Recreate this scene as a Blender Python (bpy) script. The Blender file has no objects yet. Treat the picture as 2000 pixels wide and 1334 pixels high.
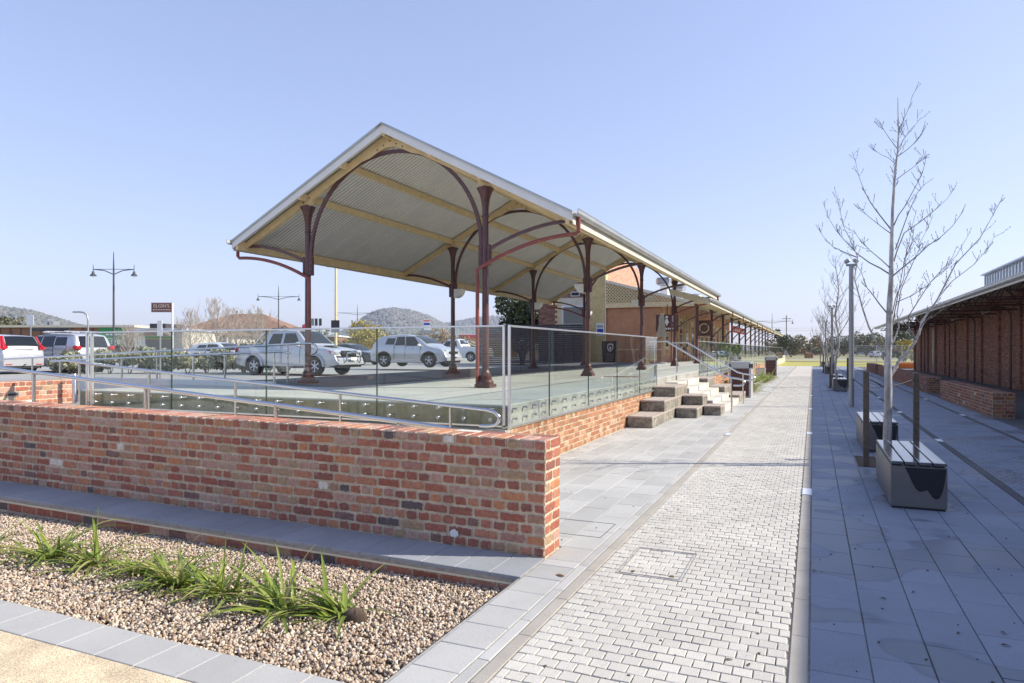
import bpy, math, random
import numpy as np
from mathutils import Matrix, Vector, noise
random.seed(7); np.random.seed(7)
D = bpy.data; SC = bpy.context.scene; COL = SC.collection
R = math.radians; PI = math.pi

# ------------------------------------------------------------------ camera
F = 1333.0; TH = math.atan(588 / F); S = math.sin(TH); C = math.cos(TH); H = 1.62; HY = 684.0
cam = D.objects.new('camera', D.cameras.new('camera')); COL.objects.link(cam)
cam.location = (0, 0, H); cam.rotation_euler = (R(90), 0, TH)
cam.data.sensor_width = 36; cam.data.lens = 36 * F / 2000
cam.data.shift_y = (HY - 667) / 2000.0
cam.data.clip_start = 0.05; cam.data.clip_end = 12000
SC.camera = cam
SC.view_settings.view_transform = 'Standard'; SC.view_settings.look = 'None'
SC.view_settings.exposure = 0.42; SC.view_settings.gamma = 1
# ------------------------------------------------------------------ world and sun
SUN_AZ = 22.0; SUN_EL = 34.5          # azimuth measured from +X towards +Y
W = D.worlds.new('World'); SC.world = W; W.use_nodes = True
wn = W.node_tree.nodes; wl = W.node_tree.links; wn.clear()
sky = wn.new('ShaderNodeTexSky'); sky.sky_type = 'NISHITA'; sky.sun_disc = False
sky.sun_elevation = R(SUN_EL); sky.sun_rotation = R(90 - SUN_AZ)
sky.altitude = 160; sky.air_density = 1.0; sky.dust_density = 0.7; sky.ozone_density = 3.0
bg = wn.new('ShaderNodeBackground'); bg.inputs[1].default_value = 0.15
gm = wn.new('ShaderNodeGamma'); gm.inputs[1].default_value = 0.57; wl.new(sky.outputs[0], gm.inputs[0])
sc_ = wn.new('ShaderNodeVectorMath'); sc_.operation = 'MULTIPLY'; sc_.inputs[1].default_value = (1.88, 1.82, 2.18); wl.new(gm.outputs[0], sc_.inputs[0])
wo = wn.new('ShaderNodeOutputWorld'); wl.new(sc_.outputs[0], bg.inputs[0]); wl.new(bg.outputs[0], wo.inputs[0])
sd = Vector((math.cos(R(SUN_AZ)) * math.cos(R(SUN_EL)), math.sin(R(SUN_AZ)) * math.cos(R(SUN_EL)), math.sin(R(SUN_EL))))
sl = D.lights.new('sun', 'SUN'); sl.energy = 5.0; sl.angle = R(0.53); sl.color = (1.0, 0.93, 0.79)
so = D.objects.new('sun', sl); COL.objects.link(so); so.rotation_euler = sd.to_track_quat('Z', 'Y').to_euler()
so.location = (20, 10, 30)

def pxd(x, y, z=0.5):
    d = -S * x + C * y
    if d < 0.3: return None
    return 1000 + F * (C * x + S * y) / d, HY - F * (z - H) / d, d
def atD(px, py, d):
    u = (px - 1000) / F
    return Vector((d * (-S + u * C), d * (C + u * S), H - (py - HY) / F * d))
def atY(px, py, Y):
    u = (px - 1000) / F; return atD(px, py, Y / (C + u * S))

# ------------------------------------------------------------------ materials
MATS = {}
def nodes_of(name):
    m = D.materials.new(name); m.use_nodes = True; nt = m.node_tree
    b = nt.nodes['Principled BSDF']; MATS[name] = m
    return m, nt, b
def N(nt, t, **kw):
    n = nt.nodes.new(t)
    for k, v in kw.items(): setattr(n, k, v)
    return n
def mth(nt, op, a, b=None, clamp=False):
    n = nt.nodes.new('ShaderNodeMath'); n.operation = op; n.use_clamp = clamp
    for i, v in enumerate((a, b)):
        if v is None: continue
        if isinstance(v, (int, float)): n.inputs[i].default_value = v
        else: nt.links.new(v, n.inputs[i])
    return n.outputs[0]
def mixc(nt, f, a, b, mode='MIX'):
    n = nt.nodes.new('ShaderNodeMix'); n.data_type = 'RGBA'; n.blend_type = mode
    for i, v in ((0, f), (6, a), (7, b)):
        if isinstance(v, (int, float)): n.inputs[i].default_value = v
        elif isinstance(v, tuple): n.inputs[i].default_value = v if len(v) == 4 else v + (1,)
        else: nt.links.new(v, n.inputs[i])
    return n.outputs[2]
def wpos(nt): return nt.nodes.new('ShaderNodeNewGeometry').outputs['Position']
def noi(nt, scale, det=4, rough=0.55, vec=None, w=None):
    n = nt.nodes.new('ShaderNodeTexNoise'); n.inputs['Scale'].default_value = scale
    n.inputs['Detail'].default_value = det; n.inputs['Roughness'].default_value = rough
    nt.links.new(vec if vec is not None else wpos(nt), n.inputs['Vector']); return n.outputs[0]
def rng(nt, v, a, b, c=0.0, d=1.0, smooth=False):
    n = nt.nodes.new('ShaderNodeMapRange'); n.inputs[1].default_value = a; n.inputs[2].default_value = b
    n.inputs[3].default_value = c; n.inputs[4].default_value = d
    if smooth: n.interpolation_type = 'SMOOTHSTEP'
    nt.links.new(v, n.inputs[0]); return n.outputs[0]
def rnd(nt):
    g = nt.nodes.new('ShaderNodeNewGeometry'); o = nt.nodes.new('ShaderNodeObjectInfo')
    a = mth(nt, 'MULTIPLY', g.outputs['Random Per Island'], 3.77)
    b = mth(nt, 'MULTIPLY', o.outputs['Random'], 5.31)
    return mth(nt, 'FRACT', mth(nt, 'ADD', a, b))
def ramp(nt, v, stops, const=False):
    n = nt.nodes.new('ShaderNodeValToRGB'); r = n.color_ramp
    if const: r.interpolation = 'CONSTANT'
    while len(r.elements) > 1: r.elements.remove(r.elements[0])
    r.elements[0].position = stops[0][0]; r.elements[0].color = stops[0][1] + (1,)
    for p, c in stops[1:]:
        e = r.elements.new(p); e.color = c + (1,)
    nt.links.new(v, n.inputs[0]); return n.outputs[0]
def bump(nt, b, h, strength=0.3, dist=0.01):
    n = nt.nodes.new('ShaderNodeBump'); n.inputs['Strength'].default_value = strength
    n.inputs['Distance'].default_value = dist; nt.links.new(h, n.inputs['Height'])
    nt.links.new(n.outputs[0], b.inputs['Normal'])
def mat(name, rgb, rough=0.6, metal=0.0, ns=None, na=0.15, bs=None, bd=0.004, var=0.0, spec=0.5, coat=0.0, ns2=None, na2=0.1):
    m, nt, b = nodes_of(name)
    b.inputs['Roughness'].default_value = rough; b.inputs['Metallic'].default_value = metal
    b.inputs['Specular IOR Level'].default_value = spec
    b.inputs['Coat Weight'].default_value = coat
    c = None; lo = tuple(x * (1 - na) for x in rgb); hi = tuple(min(1, x * (1 + na)) for x in rgb)
    if ns: c = mixc(nt, rng(nt, noi(nt, ns), 0.3, 0.7), lo, hi)
    if ns2:
        f = rng(nt, noi(nt, ns2, 6), 0.35, 0.65, 1 - na2, 1 + na2)
        c = mixc(nt, 1.0, c if c is not None else rgb, comb(nt, f), 'MULTIPLY')
    if var:
        f = rng(nt, rnd(nt), 0, 1, 1 - var, 1 + var)
        c = mixc(nt, 1.0, c if c is not None else rgb, comb(nt, f), 'MULTIPLY')
    if c is None: b.inputs['Base Color'].default_value = rgb + (1,)
    else: nt.links.new(c, b.inputs['Base Color'])
    if bs: bump(nt, b, noi(nt, bs, 5, 0.65), 0.6, bd)
    return m
def comb(nt, f):
    n = nt.nodes.new('ShaderNodeCombineColor')
    for i in range(3): nt.links.new(f, n.inputs[i])
    return n.outputs[0]

def brick_mat(name, light=1.0, stops=None, mortar=(0.50, 0.40, 0.29), smear=0.62):
    m, nt, b = nodes_of(name)
    b.inputs['Roughness'].default_value = 0.88; b.inputs['Specular IOR Level'].default_value = 0.25
    r = rnd(nt)
    st = stops or [(0, (.33, .125, .085)), (.10, (.28, .11, .082)), (.20, (.39, .175, .115)), (.30, (.35, .18, .145)),
        (.38, (.41, .24, .195)), (.46, (.30, .105, .075)), (.55, (.43, .19, .105)), (.62, (.24, .10, .08)), (.68, (.35, .23, .15)),
        (.74, (.20, .115, .10)), (.79, (.37, .15, .105)), (.88, (.125, .095, .095)), (.905, (.33, .19, .13)), (.94, (.40, .26, .21)), (.985, (.60, .54, .48)), (.992, (.33, .13, .09))]
    st = [(p, (c[0] * light, c[1] * light * 1.015, c[2] * light * .97)) for p, c in st]
    c = ramp(nt, r, st, True)
    n1 = noi(nt, 26, 5, 0.6)
    c = mixc(nt, 1.0, c, comb(nt, rng(nt, n1, 0.25, 0.75, 0.68, 1.32)), 'MULTIPLY')
    # lime bloom and soot patches
    c = mixc(nt, rng(nt, noi(nt, 9, 6, 0.7), 0.60, 0.78, 0, 0.5), c, (0.55, 0.46, 0.40))
    c = mixc(nt, rng(nt, noi(nt, 14, 5, 0.7, None), 0.20, 0.40, 0.55, 0), c, (0.09, 0.055, 0.05))
    at = N(nt, 'ShaderNodeAttribute', attribute_name='edge')
    e = mth(nt, 'ADD', at.outputs['Fac'], rng(nt, noi(nt, 48, 6, 0.75), 0.25, 0.75, -0.85, 0.85))
    e = rng(nt, e, smear + 0.15, smear + 0.3)
    c = mixc(nt, e, c, mortar)
    nt.links.new(c, b.inputs['Base Color'])
    bump(nt, b, noi(nt, 75, 6, 0.7), 0.9, 0.006)
    return m
brick_mat('brick', 1.18, mortar=(.60, .50, .38), smear=.52)
brick_mat('brick_paver_red', 1.3, mortar=(.62, .52, .40))
brick_mat('brick_old', 0.80)
brick_mat('brick_tan', 1.0, [(0, (.42, .20, .12)), (.25, (.36, .15, .09)), (.5, (.48, .28, .18)), (.75, (.32, .17, .11)), (.88, (.5, .36, .27))], smear=0.5)
brick_mat('brick_shed', 1.0, [(0, (.30, .12, .085)), (.2, (.22, .095, .075)), (.4, (.34, .16, .11)), (.6, (.27, .13, .10)), (.8, (.38, .21, .15)), (.93, (.18, .085, .07))], mortar=(.40, .32, .26))
brick_mat('brick_station', 1.0, [(0, (.55, .30, .21)), (.3, (.50, .25, .17)), (.6, (.58, .33, .24)), (.85, (.45, .22, .15))], mortar=(.5, .36, .28))
mat('mortar', (.60, .50, .37), .95, ns=12, na=.18, bs=90, bd=.006, ns2=3)
mat('mortar_dark', (.33, .27, .22), .95, ns=12, na=.2, bs=90, bd=.004)
mat('paint_cream_brick', (.62, .47, .22), .8, ns=6, na=.12, bs=40, bd=.003, var=.08)
mat('render_orange', (.50, .235, .12), .85, ns=3, na=.13, bs=50, bd=.003, ns2=14, na2=.1)

def granite(name, rgb, stain=False, var=0.07):
    m, nt, b = nodes_of(name)
    b.inputs['Specular IOR Level'].default_value = 0.35
    c = mixc(nt, rng(nt, noi(nt, 240, 3, 0.8), 0.35, 0.65), tuple(x * .72 for x in rgb), tuple(min(1, x * 1.3) for x in rgb))
    c = mixc(nt, 1.0, c, comb(nt, rng(nt, rnd(nt), 0, 1, 1 - var, 1 + var)), 'MULTIPLY')
    c = mixc(nt, 1.0, c, comb(nt, rng(nt, noi(nt, 1.1, 6, .65), .3, .7, .88, 1.08)), 'MULTIPLY')
    c = mixc(nt, rng(nt, noi(nt, 60, 2), .70, .73), c, (.10, .09, .08))
    rr = None
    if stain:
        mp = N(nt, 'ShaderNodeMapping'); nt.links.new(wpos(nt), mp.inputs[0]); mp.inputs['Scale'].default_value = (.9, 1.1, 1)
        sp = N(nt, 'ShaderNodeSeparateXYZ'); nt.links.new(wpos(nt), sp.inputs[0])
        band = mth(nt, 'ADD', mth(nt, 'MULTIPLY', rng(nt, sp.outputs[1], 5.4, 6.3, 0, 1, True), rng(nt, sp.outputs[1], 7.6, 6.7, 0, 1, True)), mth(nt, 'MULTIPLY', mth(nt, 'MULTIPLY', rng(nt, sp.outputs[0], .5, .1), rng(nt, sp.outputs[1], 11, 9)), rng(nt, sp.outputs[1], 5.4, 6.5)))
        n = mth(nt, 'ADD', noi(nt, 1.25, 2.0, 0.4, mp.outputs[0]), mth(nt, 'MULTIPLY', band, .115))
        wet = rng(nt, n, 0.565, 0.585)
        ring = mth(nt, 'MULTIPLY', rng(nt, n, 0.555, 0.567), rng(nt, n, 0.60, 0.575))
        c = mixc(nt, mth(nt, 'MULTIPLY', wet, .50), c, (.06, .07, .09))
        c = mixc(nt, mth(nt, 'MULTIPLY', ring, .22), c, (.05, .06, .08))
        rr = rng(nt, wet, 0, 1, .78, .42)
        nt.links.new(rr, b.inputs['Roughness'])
    else: b.inputs['Roughness'].default_value = .8
    nt.links.new(c, b.inputs['Base Color'])
    bump(nt, b, noi(nt, 320, 3, .7), .4, .0012)
    return m
granite('granite_paver', (.455, .45, .43), False, .10)
granite('granite_paver_right', (.25, .28, .345), True, .05)  # deeper blue shade of the right paving put into the granite colour
granite('granite_sett', (.555, .53, .478), False, .07)
granite('ledge_paver', (.31, .325, .35))
mat('joint_sand', (.40, .365, .31), .95, ns=20, na=.25, bs=120, bd=.003)
mat('strip_concrete', (.40, .37, .325), .85, ns=3, na=.1, bs=150, bd=.001, ns2=120, na2=.12)
mat('dark_joint', (.07, .07, .075), .9)

def deck_mat():
    m, nt, b = nodes_of('deck_concrete'); b.inputs['Roughness'].default_value = .82
    p = wpos(nt)
    c = mixc(nt, rng(nt, noi(nt, 130, 3, .8), .35, .65), (.33, .345, .32), (.57, .575, .53))
    c = mixc(nt, 1.0, c, comb(nt, rng(nt, noi(nt, .8, 6, .6), .3, .7, .86, 1.1)), 'MULTIPLY')
    sx = N(nt, 'ShaderNodeSeparateXYZ'); nt.links.new(p, sx.inputs[0])
    nt.links.new(c, b.inputs['Base Color']); bump(nt, b, noi(nt, 150, 4, .7), .5, .002)
deck_mat()
def moss_mat():
    m, nt, b = nodes_of('mossy_concrete'); b.inputs['Roughness'].default_value = .95
    c = mixc(nt, rng(nt, noi(nt, 4, 8, .7), .35, .65), (.34, .31, .23), (.17, .17, .095))
    mp = N(nt, 'ShaderNodeMapping'); nt.links.new(wpos(nt), mp.inputs[0]); mp.inputs['Scale'].default_value = (14, 14, 1.5)
    c = mixc(nt, rng(nt, noi(nt, 1, 5, .7, mp.outputs[0]), .4, .65, 0, .7), c, (.32, .30, .24))
    nt.links.new(c, b.inputs['Base Color']); bump(nt, b, noi(nt, 40, 6, .7), .6, .006)
moss_mat()
mat('concrete_pale', (.60, .57, .50), .85, ns=5, na=.1, bs=60, bd=.002, ns2=40, na2=.08)
mat('concrete_grey', (.36, .35, .32), .9, ns=4, na=.2, bs=60, bd=.003, ns2=25, na2=.15)
mat('concrete_stained', (.25, .225, .185), .9, ns=5, na=.45, bs=40, bd=.004, ns2=18, na2=.3)
mat('seat_capping', (.40, .34, .30), .8, ns=9, na=.15, bs=60, bd=.002)
mat('steel', (.62, .62, .63), .24, 1.0, ns=5, na=.05)
mat('steel_dull', (.45, .46, .48), .4, .9)
mat('alu_rail', (.72, .73, .75), .3, .85)
mat('paint_oxide', (.098, .036, .033), .42, ns=7, na=.25, bs=30, bd=.001, coat=.2)
mat('paint_red_pipe', (.25, .062, .05), .42, ns=7, na=.2)
mat('paint_cream', (.74, .57, .31), .6, ns=5, na=.1, bs=25, bd=.002)
mat('paint_cream_pale', (.70, .64, .50), .55, ns=4, na=.07)
mat('paint_white', (.76, .75, .72), .5, ns=3, na=.05)
mat('zinc_sheet', (.66, .635, .56), .55, .05, ns=1.6, na=.14, var=.07, ns2=14, na2=.07)
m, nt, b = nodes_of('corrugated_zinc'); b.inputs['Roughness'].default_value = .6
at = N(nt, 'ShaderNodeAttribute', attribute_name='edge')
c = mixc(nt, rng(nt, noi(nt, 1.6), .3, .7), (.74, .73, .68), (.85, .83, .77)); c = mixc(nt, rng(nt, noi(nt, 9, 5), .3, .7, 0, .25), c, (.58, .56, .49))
c = mixc(nt, mth(nt, 'MULTIPLY', rng(nt, at.outputs['Fac'], .35, .95), .80), c, (.17, .165, .15)); nt.links.new(c, b.inputs['Base Color'])  # wave recesses painted darker to stand in for shading between the ribs
mat('gutter_metal', (.47, .48, .45), .38, .6, ns=2, na=.1)
mat('roof_pale', (.62, .64, .66), .4, .3, ns=2, na=.08)
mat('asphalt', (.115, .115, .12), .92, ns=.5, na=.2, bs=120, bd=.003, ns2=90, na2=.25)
mat('asphalt_pale', (.34, .335, .32), .92, ns=.3, na=.12, bs=90, bd=.003, ns2=60, na2=.2)
mat('line_white', (.75, .75, .72), .7)
mat('sand', (.72, .58, .39), .95, ns=4, na=.22, bs=200, bd=.006, ns2=170, na2=.5)
mat('soil', (.10, .07, .05), .95, ns=9, na=.3, bs=40, bd=.01)
m, nt, b = nodes_of('gravel_stone'); b.inputs['Roughness'].default_value = .85
c = ramp(nt, rnd(nt), [(0, (.56, .44, .33)), (.2, (.47, .36, .26)), (.38, (.66, .56, .44)), (.55, (.38, .27, .19)), (.66, (.60, .51, .42)), (.8, (.33, .23, .16)), (.88, (.72, .63, .53)), (.95, (.26, .22, .20))], True)
c = mixc(nt, 1, c, comb(nt, rng(nt, noi(nt, 60, 4), .3, .7, .75, 1.2)), 'MULTIPLY'); nt.links.new(c, b.inputs['Base Color'])
bump(nt, b, noi(nt, 150, 3), .4, .003)
m, nt, b = nodes_of('blade_leaf'); b.inputs['Roughness'].default_value = .42
c = ramp(nt, rnd(nt), [(0, (.18, .26, .04)), (.35, (.30, .38, .06)), (.6, (.13, .19, .04)), (.8, (.38, .44, .12)), (.93, (.46, .40, .17))])
nt.links.new(c, b.inputs['Base Color']); b.inputs['Subsurface Weight'].default_value = 0
tr = nt.nodes.new('ShaderNodeBsdfTranslucent'); nt.links.new(c, tr.inputs[0]); mx = nt.nodes.new('ShaderNodeMixShader'); mx.inputs[0].default_value = .3
nt.links.new(b.outputs[0], mx.inputs[1]); nt.links.new(tr.outputs[0], mx.inputs[2]); nt.links.new(mx.outputs[0], nt.nodes['Material Output'].inputs[0])
def leafmat(name, a, bb, cc):
    m, nt, b = nodes_of(name); b.inputs['Roughness'].default_value = .6
    c = ramp(nt, rnd(nt), [(0, a), (.5, bb), (1, cc)]); nt.links.new(c, b.inputs['Base Color'])
leafmat('leaf_dark', (.020, .035, .012), (.045, .065, .022), (.12, .13, .045))
leafmat('leaf_grey', (.20, .22, .12), (.30, .31, .20), (.40, .38, .28))
leafmat('leaf_yellow', (.30, .24, .03), (.42, .33, .04), (.20, .17, .05))
leafmat('leaf_olive', (.09, .10, .05), (.15, .15, .08), (.20, .17, .09))
leafmat('leaf_rust', (.33, .20, .09), (.25, .16, .08), (.18, .15, .07))
leafmat('leaf_green', (.10, .18, .03), (.20, .30, .05), (.30, .38, .08))
leafmat('bush_hill', (.10, .115, .105), (.15, .155, .135), (.20, .19, .16))
m, nt, b = nodes_of('bark_pale'); b.inputs['Roughness'].default_value = .75
mp = N(nt, 'ShaderNodeMapping'); nt.links.new(wpos(nt), mp.inputs[0]); mp.inputs['Scale'].default_value = (10, 10, 3)
c = mixc(nt, rng(nt, noi(nt, 1.6, 6, .7, mp.outputs[0]), .38, .62), (.26, .245, .23), (.58, .56, .53)); nt.links.new(c, b.inputs['Base Color'])
bump(nt, b, noi(nt, 60, 5), .5, .004)
mat('twig', (.17, .155, .15), .8, ns=8, na=.2)
mat('twig_tan', (.42, .36, .30), .8, ns=3, na=.2)
mat('timber_stake', (.105, .085, .065), .8, ns=20, na=.3, bs=60, bd=.002)
mat('strap_black', (.02, .02, .02), .6)
m, nt, b = nodes_of('bench_steel'); b.inputs['Metallic'].default_value = .35
c = mixc(nt, rng(nt, noi(nt, 2.4, 5, .6), .3, .7), (.115, .115, .12), (.165, .165, .165))
nt.links.new(c, b.inputs['Base Color']); b.inputs['Roughness'].default_value = .42
mat('bench_wet', (.022, .024, .03), .16, .2)
mat('bench_slat', (.11, .115, .125), .10, .25, ns=4, na=.5, spec=.8)
mat('lamp_dark', (.07, .075, .085), .5, .2)
mat('black_metal', (.02, .021, .024), .4, .3)
mat('black_plastic', (.018, .018, .02), .6)
mat('rubber', (.022, .022, .022), .85)
mat('alloy', (.62, .63, .65), .35, .15)
mat('lamp_grey', (.30, .31, .32), .45, .5)
mat('car_silver', (.54, .55, .58), .22, .3, coat=1.0)
mat('car_white', (.80, .80, .80), .25, .0, coat=1.0)
mat('car_dark', (.05, .05, .06), .22, .4, coat=1.0)
mat('car_glass', (.012, .016, .022), .06, .0, spec=.35)
mat('tail_red', (.50, .012, .012), .2, coat=1.0)
mat('lens_clear', (.75, .77, .8), .12, .5, coat=1.0)
mat('chrome', (.8, .8, .82), .12, 1.0)
mat('plate_white', (.75, .75, .72), .5)
mat('window_dark', (.015, .022, .035), .06, spec=1.0)
mat('window_sky', (.42, .50, .58), .08, .3, spec=1.0)
mat('fence_dark', (.045, .042, .045), .7, ns=4, na=.2, var=.12)
mat('brown_board', (.24, .13, .075), .8, ns=.4, na=.18)
mat('brown_roof', (.25, .15, .10), .8, ns=.8, na=.2)
mat('bin_panel', (.11, .042, .035), .6, ns=3, na=.1)
mat('bin_frame', (.48, .49, .50), .45, .3)
mat('green_sign', (.03, .27, .07), .6)
mat('sign_maroon', (.17, .055, .045), .6)
mat('sign_white', (.78, .78, .76), .6)
mat('sign_red', (.55, .03, .03), .6)
mat('sign_blue', (.03, .06, .30), .6)
mat('wall_yellow', (.60, .36, .04), .7)
mat('wall_pale', (.48, .44, .38), .8, ns=.5, na=.15)
mat('shop_cream', (.55, .48, .36), .8, ns=.5, na=.1)
mat('cloth_beige', (.50, .43, .32), .9)
mat('brass', (.35, .22, .08), .4, .8)
mat('cone_orange', (.65, .16, .03), .6)
mat('hatch_frame', (.44, .42, .39), .6, .2)
mat('light_lens', (.72, .74, .76), .35)
m, nt, b = nodes_of('lawn'); b.inputs['Roughness'].default_value = .95
c = mixc(nt, rng(nt, noi(nt, .35, 5), .35, .65), (.33, .34, .06), (.44, .38, .09)); nt.links.new(c, b.inputs['Base Color'])
m, nt, b = nodes_of('field'); b.inputs['Roughness'].default_value = .97
mp = N(nt, 'ShaderNodeMapping'); nt.links.new(wpos(nt), mp.inputs[0]); mp.inputs['Scale'].default_value = (.02, .09, 1)
c = mixc(nt, rng(nt, noi(nt, 1, 6, .6, mp.outputs[0]), .42, .58), (.36, .29, .18), (.17, .20, .07))
c = mixc(nt, rng(nt, noi(nt, .5, 6, .7), .5, .7, 0, .6), c, (.24, .20, .12)); nt.links.new(c, b.inputs['Base Color'])
bump(nt, b, noi(nt, 2, 5), .5, .15)
m, nt, b = nodes_of('hillside'); b.inputs['Roughness'].default_value = 1
c = mixc(nt, rng(nt, noi(nt, .006, 6, .65), .4, .6), (.26, .23, .16), (.13, .14, .10)); nt.links.new(c, b.inputs['Base Color'])

def glass_mat(name, tint, ior=1.5):
    m = D.materials.new(name); m.use_nodes = True; nt = m.node_tree; nt.nodes.clear(); MATS[name] = m
    o = nt.nodes.new('ShaderNodeOutputMaterial'); t = nt.nodes.new('ShaderNodeBsdfTransparent'); g = nt.nodes.new('ShaderNodeBsdfGlossy')
    t.inputs[0].default_value = tint + (1,); g.inputs['Roughness'].default_value = 0.0; g.inputs[0].default_value = (.95, 1, .97, 1)
    fr = nt.nodes.new('ShaderNodeFresnel'); fr.inputs[0].default_value = ior
    mx = nt.nodes.new('ShaderNodeMixShader'); ge = nt.nodes.new('ShaderNodeNewGeometry'); nt.links.new(mth(nt, 'MULTIPLY', fr.outputs[0], mth(nt, 'SUBTRACT', 1, ge.outputs['Backfacing'])), mx.inputs[0]); nt.links.new(t.outputs[0], mx.inputs[1]); nt.links.new(g.outputs[0], mx.inputs[2])
    nt.links.new(mx.outputs[0], o.inputs[0])
glass_mat('balustrade_glass', (.95, .975, .96), 1.68)
mat('glass_edge', (.03, .06, .05), .15, spec=.8)

# ------------------------------------------------------------------ mesh helpers
def col3(m): return m
class MB:
    def __init__(s): s.v = []; s.f = []; s.m = []; s.e = []; s.mats = []; s.cur = 0
    def use(s, name):
        if name not in s.mats: s.mats.append(name)
        s.cur = s.mats.index(name); return s
    def add(s, vs, fs):
        o = len(s.v); s.v.extend([tuple(v) for v in vs]); s.f.extend([tuple(i + o for i in f) for f in fs]); s.m.extend([s.cur] * len(fs)); return s
    def box(s, c, d, rz=0, b=0, M=None):
        x, y, z = d[0] / 2, d[1] / 2, d[2] / 2
        if b <= 0:
            vs = [(-x, -y, -z), (x, -y, -z), (x, y, -z), (-x, y, -z), (-x, -y, z), (x, -y, z), (x, y, z), (-x, y, z)]
            fs = [(0, 3, 2, 1), (4, 5, 6, 7), (0, 1, 5, 4), (1, 2, 6, 5), (2, 3, 7, 6), (3, 0, 4, 7)]
        else:
            b = min(b, x * .9, y * .9, z * .9); vs = []; idx = {}
            for sx in (-1, 1):
                for sy in (-1, 1):
                    for sz in (-1, 1):
                        for a in range(3):
                            p = [sx * (x - b), sy * (y - b), sz * (z - b)]; p[a] = (sx * x, sy * y, sz * z)[a]
                            idx[(sx, sy, sz, a)] = len(vs); vs.append(tuple(p))
            fs = []
            for a in range(3):
                for sg in (-1, 1):
                    o = [i for i in range(3) if i != a]; q = []
                    for (i, j) in ((-1, -1), (1, -1), (1, 1), (-1, 1)):
                        k = [0, 0, 0]; k[a] = sg; k[o[0]] = i; k[o[1]] = j; q.append(idx[tuple(k) + (a,)])
                    if (sg < 0) ^ (a == 1): q = q[::-1]
                    fs.append(tuple(q))
            for a in range(3):
                o = [i for i in range(3) if i != a]
                for i in (-1, 1):
                    for j in (-1, 1):
                        k0 = [0, 0, 0]; k1 = [0, 0, 0]; k0[a] = -1; k1[a] = 1; k0[o[0]] = k1[o[0]] = i; k0[o[1]] = k1[o[1]] = j
                        q = [idx[tuple(k0) + (o[0],)], idx[tuple(k1) + (o[0],)], idx[tuple(k1) + (o[1],)], idx[tuple(k0) + (o[1],)]]
                        if (i * j > 0) ^ (a != 1): q = q[::-1]
                        fs.append(tuple(q))
            for sx in (-1, 1):
                for sy in (-1, 1):
                    for sz in (-1, 1):
                        q = [idx[(sx, sy, sz, a)] for a in range(3)]
                        if sx * sy * sz < 0: q = q[::-1]
                        fs.append(tuple(q))
        if M is not None: vs = [M @ Vector(v) for v in vs]
        cr, sr = math.cos(rz), math.sin(rz)
        vs = [(c[0] + v[0] * cr - v[1] * sr, c[1] + v[0] * sr + v[1] * cr, c[2] + v[2]) for v in vs]
        return s.add(vs, fs)
    def bx(s, x0, x1, y0, y1, z0, z1, b=0):
        return s.box(((x0 + x1) / 2, (y0 + y1) / 2, (z0 + z1) / 2), (abs(x1 - x0), abs(y1 - y0), abs(z1 - z0)), 0, b)
    def tube(s, path, r, n=8, cap=True, sq=None):
        P = [Vector(p) for p in path]; k = len(P); rs = r if isinstance(r, (list, tuple)) else [r] * k
        vs = []; prev = None
        for i in range(k):
            t = (P[min(i + 1, k - 1)] - P[max(i - 1, 0)])
            t = t.normalized() if t.length > 1e-9 else Vector((0, 0, 1))
            if prev is None:
                a = Vector((0, 0, 1)) if abs(t.z) < .9 else Vector((0, 1, 0))
                n1 = (a - t * a.dot(t)).normalized()
            else:
                n1 = prev - t * prev.dot(t); n1 = n1.normalized() if n1.length > 1e-6 else prev
            prev = n1; n2 = t.cross(n1)
            for j in range(n):
                a = 2 * PI * j / n + (PI / 4 if n == 4 else 0)
                if sq: ca, sa = (math.copysign(sq[0], math.cos(a)), math.copysign(sq[1], math.sin(a)))
                else: ca, sa = math.cos(a) * rs[i], math.sin(a) * rs[i]
                vs.append(P[i] + n1 * ca + n2 * sa)
        fs = [(i * n + j, i * n + (j + 1) % n, (i + 1) * n + (j + 1) % n, (i + 1) * n + j) for i in range(k - 1) for j in range(n)]
        if cap: fs += [tuple(range(n))[::-1], tuple((k - 1) * n + j for j in range(n))]
        return s.add(vs, fs)
    def lathe(s, prof, c=(0, 0, 0), n=16, axis='z', cap=True):
        vs = []
        for r, z in prof:
            for j in range(n):
                a = 2 * PI * j / n; p = (r * math.cos(a), r * math.sin(a), z)
                if axis == 'y': p = (p[0], p[2], -p[1])
                elif axis == 'x': p = (p[2], p[1], -p[0])
                vs.append((c[0] + p[0], c[1] + p[1], c[2] + p[2]))
        k = len(prof)
        fs = [(i * n + j, i * n + (j + 1) % n, (i + 1) * n + (j + 1) % n, (i + 1) * n + j) for i in range(k - 1) for j in range(n)]
        if cap: fs += [tuple(range(n))[::-1], tuple((k - 1) * n + j for j in range(n))]
        return s.add(vs, fs)
    def prism(s, pts, axis, a, b):
        """pts: polygon in the two other axes; extruded from a to b along axis"""
        n = len(pts)
        def mk(p, t): return (t, p[0], p[1]) if axis == 'x' else ((p[0], t, p[1]) if axis == 'y' else (p[0], p[1], t))
        vs = [mk(p, a) for p in pts] + [mk(p, b) for p in pts]
        ar = sum(pts[i][0] * pts[(i + 1) % n][1] - pts[(i + 1) % n][0] * pts[i][1] for i in range(n))
        flip = (ar > 0) ^ (b > a) ^ (axis == 'y')
        fs = [tuple(range(n)), tuple(range(2 * n - 1, n - 1, -1))] + [(i, i + n, (i + 1) % n + n, (i + 1) % n) for i in range(n)]
        if not flip: fs = [f[::-1] for f in fs]
        fs = [f[::-1] for f in fs]
        return s.add(vs, fs)
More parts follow.
